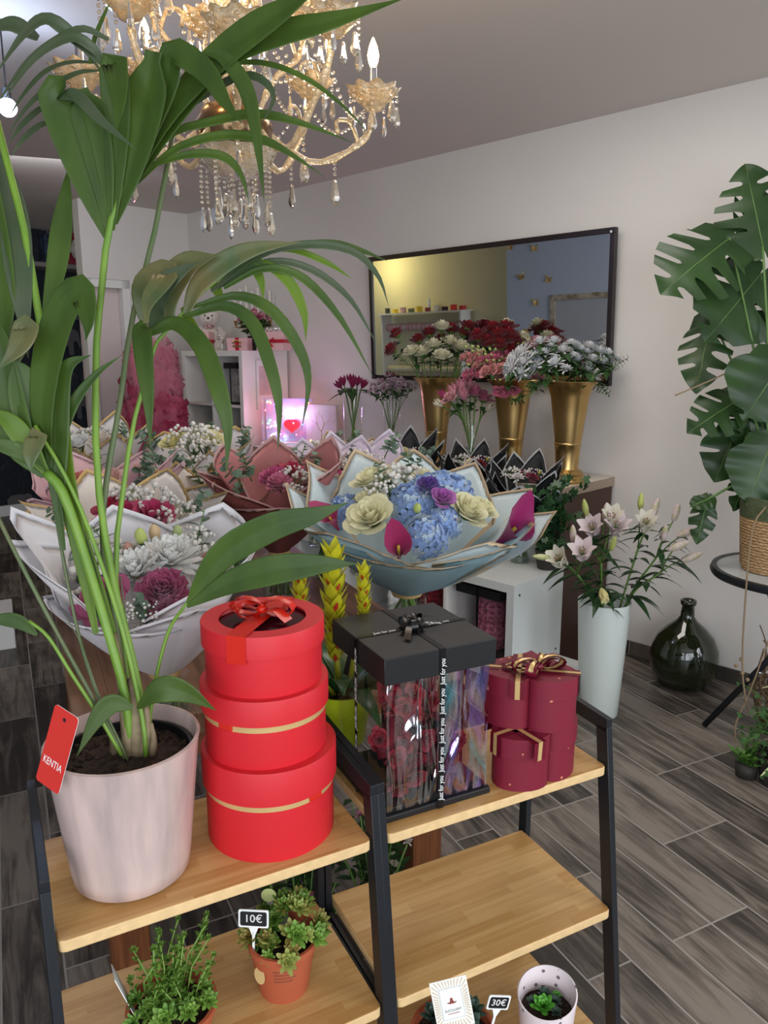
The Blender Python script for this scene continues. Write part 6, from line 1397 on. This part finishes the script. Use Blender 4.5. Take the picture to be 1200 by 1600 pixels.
for k in range(9):
    a = r.random()*6.28; p = V((0, 0, .0)); pts = [p]
    for j in range(6): p = p+V((r.uniform(-.05, .05)+.01*cos(a), r.uniform(-.04, .04), r.uniform(.04, .1))); pts.append(p)
    b.tube(smooth_path(pts, 14), [.006-.0003*j for j in range(14)], 6)
    for j in range(3): b.ball(pts[2+j]+V((.01, 0, 0)), .011, 6, 4)
b.build('branches', mat('dry_brown', (112, 92, 66), .85), br, 180)
# ================================================================= tall cube shelf in the corner and what stands on it
zt_ = 1.53; sR = wst(PW(453, 600))[0]; 
TKW, TKD, TKH = .77, .39, 1.47
ft = wst(PZ(452, 900, .0))
KSb = sR; 
tk, cw2, ch2, th2, ti2 = cube_shelf('cube_shelf', "tall white cube shelf with pink gift boxes and a teddy bear on top", KSb, 0.02, .055, TKW, TKD, TKH, 2, 4)
b = B(); b.box((-TKW/2, -TKD/2, -.028), (TKW-.06, TKD-.05, .055)); b.build('plinth', WHITEM, tk, 0)
ZK = .055+TKH
def onK(x, t_=.26): p = PW(x, 500, t_+.02); s_, _ = wst(p); return s_
pf = PD(0, 0, 1)
# framed picture on the side panel
fr_ = wallthing('picture_frame', 'small white frame with a pale pink picture on the side of the tall cube shelf', 'picture', KSb+.002, .22, 1.12)
b = B(); b.box((.006, 0, .17), (.012, .16, .34)); b.build('frame', WHITEM, fr_, 0); b = B(); b.box((.0135, 0, .20), (.003, .12, .2)); b.build('picture', mat('pale_pink_print', (214, 186, 186), .4, col2=(190, 170, 172), vscale=15), fr_, 0)
TEDDY = mat('cream_plush', (226, 214, 202), .95, bump=.6, bscale=140, sheen=.5)
def teddy(label, c, s, m, bowm=None, rz=0):
    t = thing('teddy_bear', label, 'teddy bear', c, rz); b = B()
    b.ball((0, 0, .10*s), .075*s, 16, 10, sc=(1, .85, 1.25)); b.ball((0, -.01*s, .24*s), .068*s, 16, 10, sc=(1.05, .95, .95))
    for q in (-1, 1): b.ball((.052*s*q, 0, .295*s), .024*s, 10, 6, sc=(1, .6, 1)); b.tube([V((.06*q, -.01, .16))*s, V((.1*q, -.04, .11))*s, V((.09*q, -.07, .08))*s], [.026*s, .028*s, .026*s], 10); b.tube([V((.04*q, -.02, .035))*s, V((.07*q, -.1, .03))*s, V((.075*q, -.13, .045))*s], [.035*s, .034*s, .036*s], 10)
    b.ball((0, -.07*s, .225*s), .032*s, 10, 8, sc=(1.1, .8, .8)); b.build('plush_body', m, t, 180)
    b = B()
    for q in (-1, 1): b.ball((.026*s*q, -.068*s, .252*s), .0065*s, 8, 6)
    b.ball((0, -.096*s, .233*s), .009*s, 8, 6); b.build('eyes_and_nose', BLK, t, 180)
    if bowm: bow_part(t, V((0, -.065*s, .165*s)), .04*s, .03*s, bowm, 0, tails=False)
    return t
PKB = mat('pale_pink_card', (232, 182, 186), .5); REDB = mat('red_bow_satin', (186, 26, 50), .35)
def px_on_top(x, t_): p = PW(x, 500, t_); s_, _ = wst(p); return s_
c = WL(px_on_top(328, .26), .26, ZK); teddy('cream plush teddy bear sitting on the tall cube shelf behind the palm leaves', V((c.x, c.y, ZK)), 1.0, TEDDY, mat('pale_pink_satin', (226, 180, 186), .4), rz=R(5))
def pink_box(label, x, t_, w, d, h, ribbon='v', lidf=.35, extra=None):
    s_ = px_on_top(x, t_); t = thing('pink_gift_box', label, 'gift box', WL(s_, t_, ZK), WR+R(30)); b = B(); b.box((0, 0, h*(1-lidf)/2), (w, d, h*(1-lidf))); b.build('body', PKB, t, 0); b = B(); b.box((0, 0, h*(1-lidf/2)), (w+.006, d+.006, h*lidf)); b.build('lid', PKB, t, 0)
    b = B(); 
    if ribbon == 'h': b.box((0, 0, h*.5), (w+.009, d+.009, .022))
    else: b.box((0, 0, h/2+.001), (.026, d+.009, h+.003))
    b.build('ribbon_band', REDB, t, 0); return t
pink_box('tall pale pink gift box with a thin red band beside the teddy bear', 320, .34, .09, .08, .135, 'h')
b1_ = pink_box('low pale pink gift box with a gold crown ornament and red ribbon', 375, .32, .15, .12, .085, 'v')
b = B()
for k in range(5): a = -60+30*k; b.ball((.03*sin(R(a)), -.068, .045+.02*cos(R(a))), .008, 6, 5)
b.box((0, -.067, .03), (.06, .008, .012)); b.build('crown_ornament', GOLD, b1_)
b2_ = pink_box("pale pink gift box with a wide red bow at the tall shelf's right end", 427, .30, .19, .14, .12, 'h')
b = B()
for q in (-1, 1): b.add([V((0, -.08, .065)), V((.035*q, -.085, .085)), V((.035*q, -.085, .045))], [(0, 1, 2)]); b.add([V((0, -.08, .06)), V((.012*q, -.08, .02)), V((.03*q, -.08, .025))], [(0, 1, 2)])
b.ball((0, -.082, .064), .008, 6, 5); b.build('bow_loops', REDB, b2_)
b = B(); r = random.Random(3)
for k in range(26): b.ball((r.uniform(-.07, .07), r.uniform(-.04, .04), .125+r.random()*.02), .012, 6, 4)
o = b.build('tissue_paper', film('clear_cellophane', .25, warp=.6), b2_, 180)
s_ = px_on_top(345, .33); gc = thing('glass_cloche', 'small clear glass cloche with a green stem on the tall cube shelf', 'cloche', WL(s_, .33, ZK))
b = B(); b.lathe([(.055, .0), (.055, .012), (.0005, .012)], 28); b.build('base', mat('cloche_base', (190, 176, 156), .5), gc); b = B(); b.lathe([(.045, .013), (.046, .09), (.035, .13), (.0005, .145)], 28); b.build('dome', GLASSM, gc, 180); b = B(); b.tube([V((0, 0, .012)), V((.01, 0, .08))], .003, 5); leafshape(b, V((0, 0, .03)), V((.3, 0, 1)), .05, .015); b.build('stem', STEM, gc)
s_ = px_on_top(398, .22); fa = thing('flower_arrangement', 'dark leaved arrangement of pink roses on the tall cube shelf between the gift boxes', 'flower arrangement', WL(s_, .22, ZK))
b = B(); b.lathe([(.0005, .001), (.04, 0), (.055, .1), (.05, .1)], 20); b.build('pot', BLK, fa, 40)
r = random.Random(8)
for k in range(10): a = r.random()*6.28; q = .1*math.sqrt(r.random()); put(sprig('leaf', 10, 3), 'foliage', fa, loc=(q*.3*cos(a), q*.3*sin(a), .09), rot=aim(V((cos(a)*q*8, sin(a)*q*8, 1))), scale=.2)
for k in range(11): a = k*2.4; q = .11*math.sqrt(k/11); put(rose([(214, 130, 150), (170, 70, 96), (226, 160, 170)][k % 3], 13, 4), 'rose', fa, loc=(q*cos(a), q*sin(a)-.03, .21+.05*(1-q*9)), rot=aim(V((cos(a)*.6, -.8, .8))), scale=.032)
# candelabrum with upright tapers behind
s_ = px_on_top(395, .10); ca = thing('candelabrum', 'thin gold candelabrum with tall white candles at the back of the tall cube shelf', 'candelabrum', WL(s_, .10, ZK), WR+R(20))
CND = mat('white_candle', (232, 228, 218), .5)
b = B(); b.lathe([(.05, 0), (.05, .006), (.008, .012), (.006, .16), (.0005, .16)], 16); b.tube([V((-.15, 0, .17)), V((0, 0, .155)), V((.15, 0, .17))], .004, 6)
for k in range(7): b.lathe([(.004, .17), (.008, .19), (.016, .215), (.012, .215)], 12, Matrix.Translation((-.15+.05*k, 0, 0))); b.tube([V((-.15+.05*k, 0, .158)), V((-.15+.05*k, 0, .18))], .003, 5)
b.build('stand', GOLD, ca, 60)
for k in range(7): b = B(); b.tube([V((-.15+.05*k, 0, .2)), V((-.15+.05*k, 0, .42+.02*(k % 3)))], [.009, .007], 10); b.build('candle', CND, ca, 60)
# things inside the cubes
def cube_c(i, j, dy=.15): return KSb-th2-(i+.5)*cw2-i*ti2, .02+TKD-dy, .055+th2+j*(ch2+ti2)
s_, t_, z_ = cube_c(0, 3, .12)
g = small_bear_box("black-lidded clear gift box with a white figure in the tall cube shelf", s_, t_, z_+.001, .15, .29, (232, 228, 226))
s_, t_, z_ = cube_c(1, 3, .12); 
fv = wallthing('small_flower_pot', 'small pot of pink and blue flowers in the top left cube of the tall shelf', 'flower pot', s_+.06, t_-.02, z_+.001)
b = B(); b.lathe([(.0005, .001), (.04, 0), (.05, .05), (.045, .05)], 16); b.build('pot', BLK, fv)
for k in range(9): a = k*2.4; q = .05*math.sqrt(k/9); put(rose([(206, 120, 150), (130, 130, 190)][k % 2], 12, 2), 'rose', fv, loc=(q*cos(a), q*sin(a), .09+.02*(k % 3)), rot=aim(V((cos(a)*.5, -.7, .8))), scale=.026)
for j, (i, lb) in ((2, (1, "black-lidded red hat box in the second left cube of the tall shelf")), (2.0001, (0, "black-lidded red hat box in the second right cube of the tall shelf"))):
    s_, t_, z_ = cube_c(i, int(j), .16); h = wallthing('round_gift_box', lb, 'gift box', s_, t_, z_+.001)
    b = B(); b.lathe([(.0005, .001), (.11, .001), (.11, .15)], 32); b.build('body', mat('dark_red_card', (120, 20, 32), .5), h); b = B(); b.lathe([(.115, .13), (.115, .18), (.0005, .18)], 32); b.build('lid', BLK, h)
# ---- glowing light box and tree canvas
LBz = .9
lb_s, lb_t = wst(PZ(452, 722, LBz)); lb_c = slide(452, 722, .25)
lbx = thing('light_box', 'clear acrylic light box glowing with fairy lights around a red heart', 'light box', lb_c, WR+R(38))
LBW, LBH = .34, .30
b = B()
for x, y, w, d in ((0, -.05, LBW, .003), (0, .05, LBW, .003), (-LBW/2, 0, .003, .1), (LBW/2, 0, .003, .1)): b.box((x, y, LBH/2+.01), (w, d, LBH))
b.build('acrylic_walls', film('clear_acrylic', .10), lbx, 0)
b = B(); b.box((0, 0, .006), (LBW+.02, .12, .012)); b.build('base', WHITEM, lbx, 0)
b = B(); b.box((0, .042, LBH/2+.01), (LBW-.01, .006, LBH-.01)); b.build('iridescent_back', mat('iridescent_sheet', (232, 190, 226), .2, col2=(170, 200, 240), vscale=14, metal=.2), lbx, 0)
r = random.Random(12); LC_ = [((255, 90, 110), 5), ((90, 200, 255), 5), ((120, 255, 170), 4), ((255, 160, 90), 5), ((255, 235, 240), 9), ((190, 110, 255), 5)]
for k in range(36):
    cl, em = LC_[k % 6]; b = B(); b.ball((r.uniform(-.155, .155), r.uniform(-.03, .03), r.uniform(.02, LBH-.01)), .0055, 6, 4)
    b.build('fairy_light', mat('led_%d' % (k % 6), cl, .4, emis=em*2.2), lbx, 180)
b = B(); H_ = heart(.055); M_ = Matrix.Translation((.03, -.01, .13)) @ Matrix.Rotation(PI/2, 4, 'X'); b.prism(H_, -.02, .02, M_); b.build('heart', mat('glowing_red_heart', (220, 16, 40), .5, emis=.9), lbx, 30, bevel=.008)
for i_, (dx, col_, e_) in enumerate(((-.08, (1, .25, .35), 1.3), (.1, (.45, .45, 1), 1.6), (.0, (1, .4, .7), 1.0))):
    l = point('fairy_glow', lbx.location+V((dx*cos(WR), dx*sin(WR), .2)), e_, col_, .05)
cvc = slide(504, 706, .12); cv = thing('tree_canvas', 'square canvas with a pale tree of golden branches beside the glowing light box', 'canvas', cvc, WR+R(14))
b = B(); b.box((0, 0, .135), (.25, .03, .27)); b.build('canvas', mat('canvas_print', (222, 206, 196), .7, col2=(214, 180, 190), vscale=6), cv, 0, bevel=.003)
b = B(); r = random.Random(2)
def br_(p, a, L_, w, n):
    q = p+V((sin(a)*L_, 0, cos(a)*L_)); b.tube([p, (p+q)/2+V((r.uniform(-.004, .004), 0, 0)), q], [w, w*.8, w*.6], 5, flat=.5)
    if n: [br_(q, a+s_*r.uniform(.3, .7), L_*.78, w*.62, n-1) for s_ in (-1, 1)]
br_(V((0, -.0165, .02)), .05, .07, .004, 4); b.build('tree_relief', mat('gold_branch', (196, 168, 104), .5), cv, 180)
# ---- pink tulle
tu = PD(249, 800, 5.45); TU = thing('tulle_display', 'tall display of gathered pink tulle beside the tall white cube shelf', 'tulle', V((tu.x, tu.y, 0)))
b = B(); b.lathe([(.0005, .002), (.09, .0), (.1, .3), (.06, .32), (.0005, .32)], 20); b.build('base', mat('dark_brown_panel', (70, 44, 34), .5), TU)
T1 = mat('pink_tulle', (220, 116, 146), .9, tl=.45, alpha=.7, col2=(190, 60, 96), vscale=9, bump=.5, bscale=30); T3 = mat('deep_pink_tulle', (208, 96, 124), .9, tl=.45, alpha=.75, col2=(226, 130, 156), vscale=9, bump=.5, bscale=30)
T2 = mat('pale_pink_tulle', (226, 168, 182), .9, tl=.5, alpha=.6)
r = random.Random(14)
for k in range(44):
    b = B(); z = .35+1.2*(k/44); R_ = .07+.135*sin(PI*min(1, (z-.3)/1.5)**.9)+r.uniform(-.015, .02); a0 = r.random()*6.28; rows = []
    for i in range(7):
        row = []
        for j in range(22):
            a = a0+j/21*r.uniform(3.6, 3.7); w = .13*(i/6-.5); row.append(V(((R_+.022*sin(j*1.9+k)+.015*sin(i*2.2+j))*cos(a), (R_+.022*sin(j*1.9+k))*sin(a), z+w+.05*sin(a*2+k)+.02*sin(j*2.7+i))))
        rows.append(row)
    b.grid(rows); b.build('tulle_layer', [T1, T3][k % 2] if k < 33 else T2, TU, 180)
# ================================================================= chandelier
CZ = None; cc_ = PD(367, 225, 1.86); CHC = V((cc_.x, cc_.y, 0)); ch = thing('chandelier', 'large amber crystal chandelier with candle bulbs and hanging glass drops', 'chandelier', V((CHC.x, CHC.y, CH)))
AMB = mat('amber_crystal', (250, 232, 196), .10, trans=.62, col2=(232, 202, 150), vscale=60, bump=.6, bscale=110, coat=.5, ior=1.5)
CRY = mat('clear_crystal', (252, 240, 218), .03, trans=.93, ior=1.55)
CHR = mat('chrome_tube', (200, 200, 206), .15, 1)
zc = lambda z: z-CH
hubz = 2.02
b = B(); b.lathe([(.0005, 0), (.055, 0), (.05, -.03), (.012, -.04), (.01, -.12), (.024, -.13), (.035, -.16), (.022, -.19), (.02, -.24), (.05, -.29), (.055, -.33), (.03, -.37), (.025, -.42), (.045, -.46), (.02, -.50), (.0005, -.5)], 24); b.build('centre_column', AMB, ch, 60)
b = B(); b.lathe([(.02, zc(2.10)), (.075, zc(2.08)), (.095, zc(2.04)), (.085, zc(1.995)), (.05, zc(1.975)), (.0005, zc(1.97))], 32); b.build('hub', mat('chandelier_hub_bronze', (120, 96, 70), .2, .9), ch, 60)
b = B(); b.lathe([(.10, zc(1.985)), (.085, zc(1.955)), (.05, zc(1.93)), (.0005, zc(1.925))], 32, jag=lambda a, i, r_, z: (r_*(1+.04*cos(12*a)), z)); b.build('lower_bowl', AMB, ch, 60)
def drop(b, p, s=1.0, kite=True):
    s *= .85
    b.lathe([(.0005, 0), (.006*s, -.004*s), (.0085*s, -.02*s), (.014*s, -.042*s), (.010*s, -.052*s), (.0005, -.060*s)], 6, Matrix.Translation(p) @ Matrix.Rotation(rnd.random()*3, 4, 'Z') @ Matrix.Diagonal((1, .6, 1, 1)))
def beads(b, p, n, gap=.0125, s=.0046):
    for k in range(n): b.ball(p+V((0, 0, -gap*k)), s, 6, 4, sc=(1, .6, 1))
ang0 = R(12); arms = []
for k in range(8):
    a = ang0+k*PI/4; Rr = .345 if k % 2 == 0 else .30; zb = 2.13 if k % 2 == 0 else 2.21
    arms.append((a, Rr, zb))
for k in range(4):
    arms.append((R(30)+k*PI/2, .19, 2.33))
bulbs = []; ctb_l = []
for i, (a, Rr, zb) in enumerate(arms):
    d = V((cos(a), sin(a), 0)); P = smooth_path([V((0, 0, zc(2.05)))+d*.05, V((0, 0, zc(2.05-.08 if i < 8 else 2.16)))+d*Rr*.55, V((0, 0, zc(zb-.10)))+d*Rr*.93, V((0, 0, zc(zb-.02)))+d*Rr], 14)
    b = B(); n = len(P); b.tube(P, [.0082*(1+.25*sin(j*2.4)) for j in range(n)], 8)
    mid = P[8]; b.tube(smooth_path([mid, mid+V((0, 0, .05))-d*.02, mid+V((0, 0, .05))-d*.055, mid+V((0, 0, .02))-d*.05], 8), .0055, 6)
    b.build('arm', AMB, ch, 180)
    e = P[-1]; b = B()
    b.lathe([(.008, -.016), (.022, -.010), (.034, .004), (.050, .020), (.066, .038), (.062, .037), (.040, .014), (.0005, .006)], 45, Matrix.Translation(e), jag=lambda aa, ii, r_, z: (r_*(1+(.09*cos(9*aa) if ii in (3, 4, 5) else 0)), z+(.004*cos(9*aa) if ii in (4, 5) else 0))); dpn = b.build('drip_pan', AMB, ch, 180)
    b = B(); b.lathe([(.0095, .01), (.0095, .085), (.0005, .085)], 16, Matrix.Translation(e)); ctb = b.build('candle_tube', CHR, ch, 60); ctb_l.append(ctb)
    nst = 7 if i < 8 else 3
    for j in range(nst):
        aa = j*2*PI/nst+a; q = e+V((.060*cos(aa), .060*sin(aa), .026)); nb = 2+(j+i) % 3; b = B(); beads(b, q, nb); drop(b, q+V((0, 0, -.0125*nb)), 1.0); b.build('crystal_strand', CRY, dpn, 30)
    if i < 8:
        q = P[6]; b = B(); nb = 3+i % 3; beads(b, q+V((0, 0, -.012)), nb); drop(b, q+V((0, 0, -.012-.0125*nb)), 1.25); b.build('crystal_strand', CRY, ch, 30)
        a2, R2, z2 = arms[(i+1) % 8]; e2 = V((cos(a2)*R2*.93, sin(a2)*R2*.93, zc(z2-.03))); e1 = V((d.x*Rr*.93, d.y*Rr*.93, zc(zb-.03))); b = B()
        for j in range(1, 17): t_ = j/17; b.ball(e1.lerp(e2, t_)+V((0, 0, -.09*4*t_*(1-t_)*.8)), .0048, 6, 4)
        b.build('bead_garland', CRY, ch, 180)
        t0 = V((d.x*.03, d.y*.03, zc(2.40))); e3 = V((d.x*Rr*.7, d.y*Rr*.7, zc(2.12))); b = B()
        for j in range(1, 19): t_ = j/19; b.ball(t0.lerp(e3, t_)+V((0, 0, -.06*4*t_*(1-t_))), .0048, 6, 4)
        b.build('bead_garland', CRY, ch, 180)
    bulbs.append(e)
for k in range(16):
    a = k*2*PI/16; rr_ = .085 if k % 2 else .05; b = B(); nb = (7, 10, 6, 9)[k % 4]; q = V((rr_*cos(a), rr_*sin(a), zc(1.97))); beads(b, q, nb, .0118); drop(b, q+V((0, 0, -.0118*nb)), 1.2); b.build('crystal_strand', CRY, ch, 30)
BULBON = mat('lit_bulb', (255, 222, 160), .3, emis=28, ecol=(255, 200, 120)); BULBOFF = mat('unlit_bulb', (230, 220, 200), .1, trans=.6)
lit = {0, 3, 5, 8, 10}
for i, e in enumerate(bulbs):
    if i not in lit: continue
    b = B(); b.lathe([(.006, .085), (.012, .10), (.0145, .115), (.010, .135), (.003, .152), (.0005, .155)], 14, Matrix.Translation(e)); b.build('bulb', BULBON, ctb_l[i], 180)
    point('bulb_light', ch.location+e+V((0, 0, .19)), 2.1, (1, .72, .42), .02)
# ---- bluish lamp seen at the far left
wl = PD(12, 168, 2.6); LMP = thing('ceiling_lamp', 'bright cool white globe bulb hanging at the upper left edge', 'lamp', wl)
b = B(); b.ball((0, 0, 0), .030, 16, 10); b.build('bulb', mat('cool_lit_globe', (190, 215, 255), .3, emis=26), LMP, 180)
b = B(); b.tube([V((0, 0, .03)), V((0, 0, CH-wl.z))], .003, 6); b.lathe([(.014, .02), (.014, .06), (.0005, .06)], 14); b.build('cord', BLK, LMP, 60)
point('globe_light', wl+V((.0, -.06, -.0)), 7, (.55, .7, 1), .03)
# ================================================================= things seen only in the mirror
def onleft(x, y, off=0): return PM(x, y, TO-off)
def LT(name, label, cat, p): return thing(name, label, cat, p, WR+PI)     # local x towards -WD, y into the left wall
BFM = mat('gold_butterfly', (206, 176, 110), .35, .6)
for k, (x, y) in enumerate(((798, 386), (836, 388), (816, 432), (858, 437), (838, 473), (826, 517))):
    p = onleft(x, y, .012); t = LT('butterfly', 'small gold paper butterfly on the pale blue wall seen in the mirror', 'butterfly', p); t['group'] = 'gold butterflies on the blue wall'
    b = B(); q = .06
    for sg in (-1, 1): b.add([V((0, 0, -.2*q)), V((sg*.5*q, .0-.35*q, .1*q)), V((sg*1.0*q, -.5*q, .75*q)), V((sg*.35*q, -.25*q, .55*q)), V((0, 0, .15*q))], [(0, 1, 2, 3, 4)]); b.add([V((0, 0, .1*q)), V((sg*.55*q, -.3*q, 0)), V((sg*.6*q, -.35*q, -.55*q)), V((sg*.15*q, -.1*q, -.5*q))], [(0, 1, 2, 3)])
    b.tube([V((0, -.002, -.4*q)), V((0, -.002, .3*q))], .003, 5); b.build('wings', BFM, t, 0); t.rotation_euler = (0, R(20*(k % 3-1)), WR+PI)
pa = onleft(860, 461, .015); pb_ = onleft(955, 461, .015)
wdt = 1.0; fr2 = LT('picture_frame', 'distressed white picture frame on the pale blue wall seen in the mirror', 'frame', V((0, 0, 0)))
s_a = wst(pa)[0]; zz = pa.z; sgn = 1 if wst(pb_)[0] > s_a else -1
fr2.location = WL(s_a+sgn*wdt/2, TO-.015, zz-.55); DW = mat('distressed_white', (214, 206, 188), .7, col2=(150, 136, 112), vscale=14)
b = B(); fw_ = .06
for x, z, w, h in ((0, .55-fw_/2, wdt, fw_), (0, -.55+fw_/2, wdt, fw_), (-wdt/2+fw_/2, 0, fw_, 1.1-2*fw_), (wdt/2-fw_/2, 0, fw_, 1.1-2*fw_)): b.box((x, 0, z), (w, .03, h))
b.build('frame', DW, fr2, 0); b = B(); b.box((0, .008, 0), (wdt-2*fw_, .008, 1.1-2*fw_)); b.build('panel', mat('pale_grey_panel', (196, 202, 210), .5), fr2, 0)
# shelf with ribbon spools in the recess
TR_ = TO+.35
def onrec(x, y, off=.15): return PM(x, y, TR_-off)
pA = onrec(600, 487); pB = onrec(730, 487); sA, sB = wst(pA)[0], wst(pB)[0]; zS = (pA.z+pB.z)/2
L_ = abs(sA-sB); sM = (sA+sB)/2
rsh = LT('ribbon_shelf', 'white metal shelf of ribbon spools on the far wall seen in the mirror', 'shelf', WL(sM, TR_-.15, zS))
b = B(); b.box((0, 0, -.01), (L_, .26, .02)); b.build('shelf_board', WHITEM, rsh, 0)
b = B()
for x in (-L_/2+.04, L_/2-.04): b.box((x, 0, -zS/2-.01), (.025, .2, zS-.02))
b.box((0, .08, -.22), (L_, .02, .02)); b.box((0, .08, -.75), (L_, .02, .02)); b.build('frame', WHITEM, rsh, 0)
r = random.Random(20); cols = [(190, 40, 40), (220, 60, 50), (60, 40, 50), (230, 226, 214), (150, 60, 80), (220, 190, 50), (110, 120, 100), (206, 170, 180), (226, 200, 60), (60, 60, 66)]
nm = ['red', 'bright red', 'dark plum', 'white', 'rose red', 'yellow', 'olive', 'pale pink', 'golden yellow', 'charcoal']
for k in range(10):
    x = -L_/2+.07+k*(L_-.14)/9; rr = r.uniform(.035, .05); sp = LT('ribbon_spool', nm[k]+' ribbon spool on the white shelf seen in the mirror', 'ribbon spool', rsh.location+V((-WD.x*x, -WD.y*x, 0)))
    b = B(); b.lathe([(rr*.3, 0), (rr, .0), (rr, .004), (rr*.9, .004), (rr*.9, .045+.02*(k % 2)), (rr, .045+.02*(k % 2)), (rr, .05+.02*(k % 2)), (rr*.3, .05+.02*(k % 2))], 20); b.build('spool', mat('spool_%d' % k, cols[k], .5), sp, 40)
sp = LT('spray_bottle', 'white spray can standing among the ribbon spools seen in the mirror', 'spray can', rsh.location+WD*(.04)+V((0, 0, 0))); b = B(); b.lathe([(.0005, 0), (.022, 0), (.022, .14), (.012, .155), (.012, .175), (.0005, .175)], 20); b.build('can', WHT, sp)
sp.location += -WN*.07
for k, (c_, zz) in enumerate((((214, 110, 130), -.19), ((210, 196, 130), -.75), ((206, 180, 110), -1.05))):
    rl = LT('paper_roll', ['pink and white wrapping roll hanging under the ribbon shelf seen in the mirror', 'cream wrapping roll low under the ribbon shelf seen in the mirror', 'golden wrapping roll lowest under the ribbon shelf seen in the mirror'][k], 'paper roll', rsh.location+V((0, 0, zz))); b = B(); b.tube([V((-L_/2+.06, 0, 0)), V((L_/2-.06, 0, 0))], .05, 16); b.build('roll', mat('roll_%d' % k, c_, .35, col2=(226, 220, 214), vscale=3, stretch=(9, 0, 0)), rl, 60)
tc3 = PM(606, 405, TO-.25); point('recess_lamp', WL(wst(PM(606, 430, TR_))[0]+.1, TR_-.45, 2.3), 13, (1, .86, .42), .06)

# ---- labels that single out each cut flower: by order from the left among its like
ORD = ['leftmost', 'second', 'third', 'fourth', 'fifth', 'sixth', 'seventh', 'eighth', 'ninth', 'tenth', 'eleventh', 'twelfth', 'thirteenth', 'fourteenth', 'fifteenth', 'sixteenth', 'seventeenth', 'rightmost']
def order_labels(items, base):
    its = sorted(items, key=lambda q: (q[1]-CO).x/(q[1]-CO).dot(_f)); n = len(its)
    for i, (t, _) in enumerate(its):
        w = 'leftmost' if i == 0 else 'rightmost' if i == n-1 else ORD[i]+' from the left'
        t['label'] = '%s, %s of %d' % (base, w, n)
BASE = {'dark red roses in the leftmost gold vase': 'dark red rose in the leftmost gold vase', 'cream white roses in the leftmost gold vase': 'cream white rose in the leftmost gold vase', 'dark red roses in the middle gold vase': 'dark red rose in the middle gold vase',
        'cream roses behind the red roses': 'cream rose behind the middle vase of red roses', 'pink alstroemeria in the middle gold vase': 'pink alstroemeria in the middle gold vase', 'pale pink carnations behind the chrysanthemums': 'pale pink carnation behind the white chrysanthemums',
        'white chrysanthemums in the rightmost gold vase': 'white chrysanthemum in the rightmost gold vase', 'leaf sprays over the rightmost gold vase': 'leaf spray in the rightmost gold vase', 'pale pink blooms in the clear vase': 'pale pink bloom in the round-footed clear vase',
        'sweet williams in the clear vase': 'mauve sweet william in the clear cylinder vase', 'magenta tulips in the tall clear vase': 'magenta tulip in the tall clear vase'}
for g_, its in CUTS.items(): order_labels(its, BASE[g_])
order_labels([(o, o.location + (o.location-mp0).dot(mn)*-2*mn) for o in bpy.data.objects if o.get('category') == 'butterfly'], 'gold butterfly on the blue wall in the mirror')
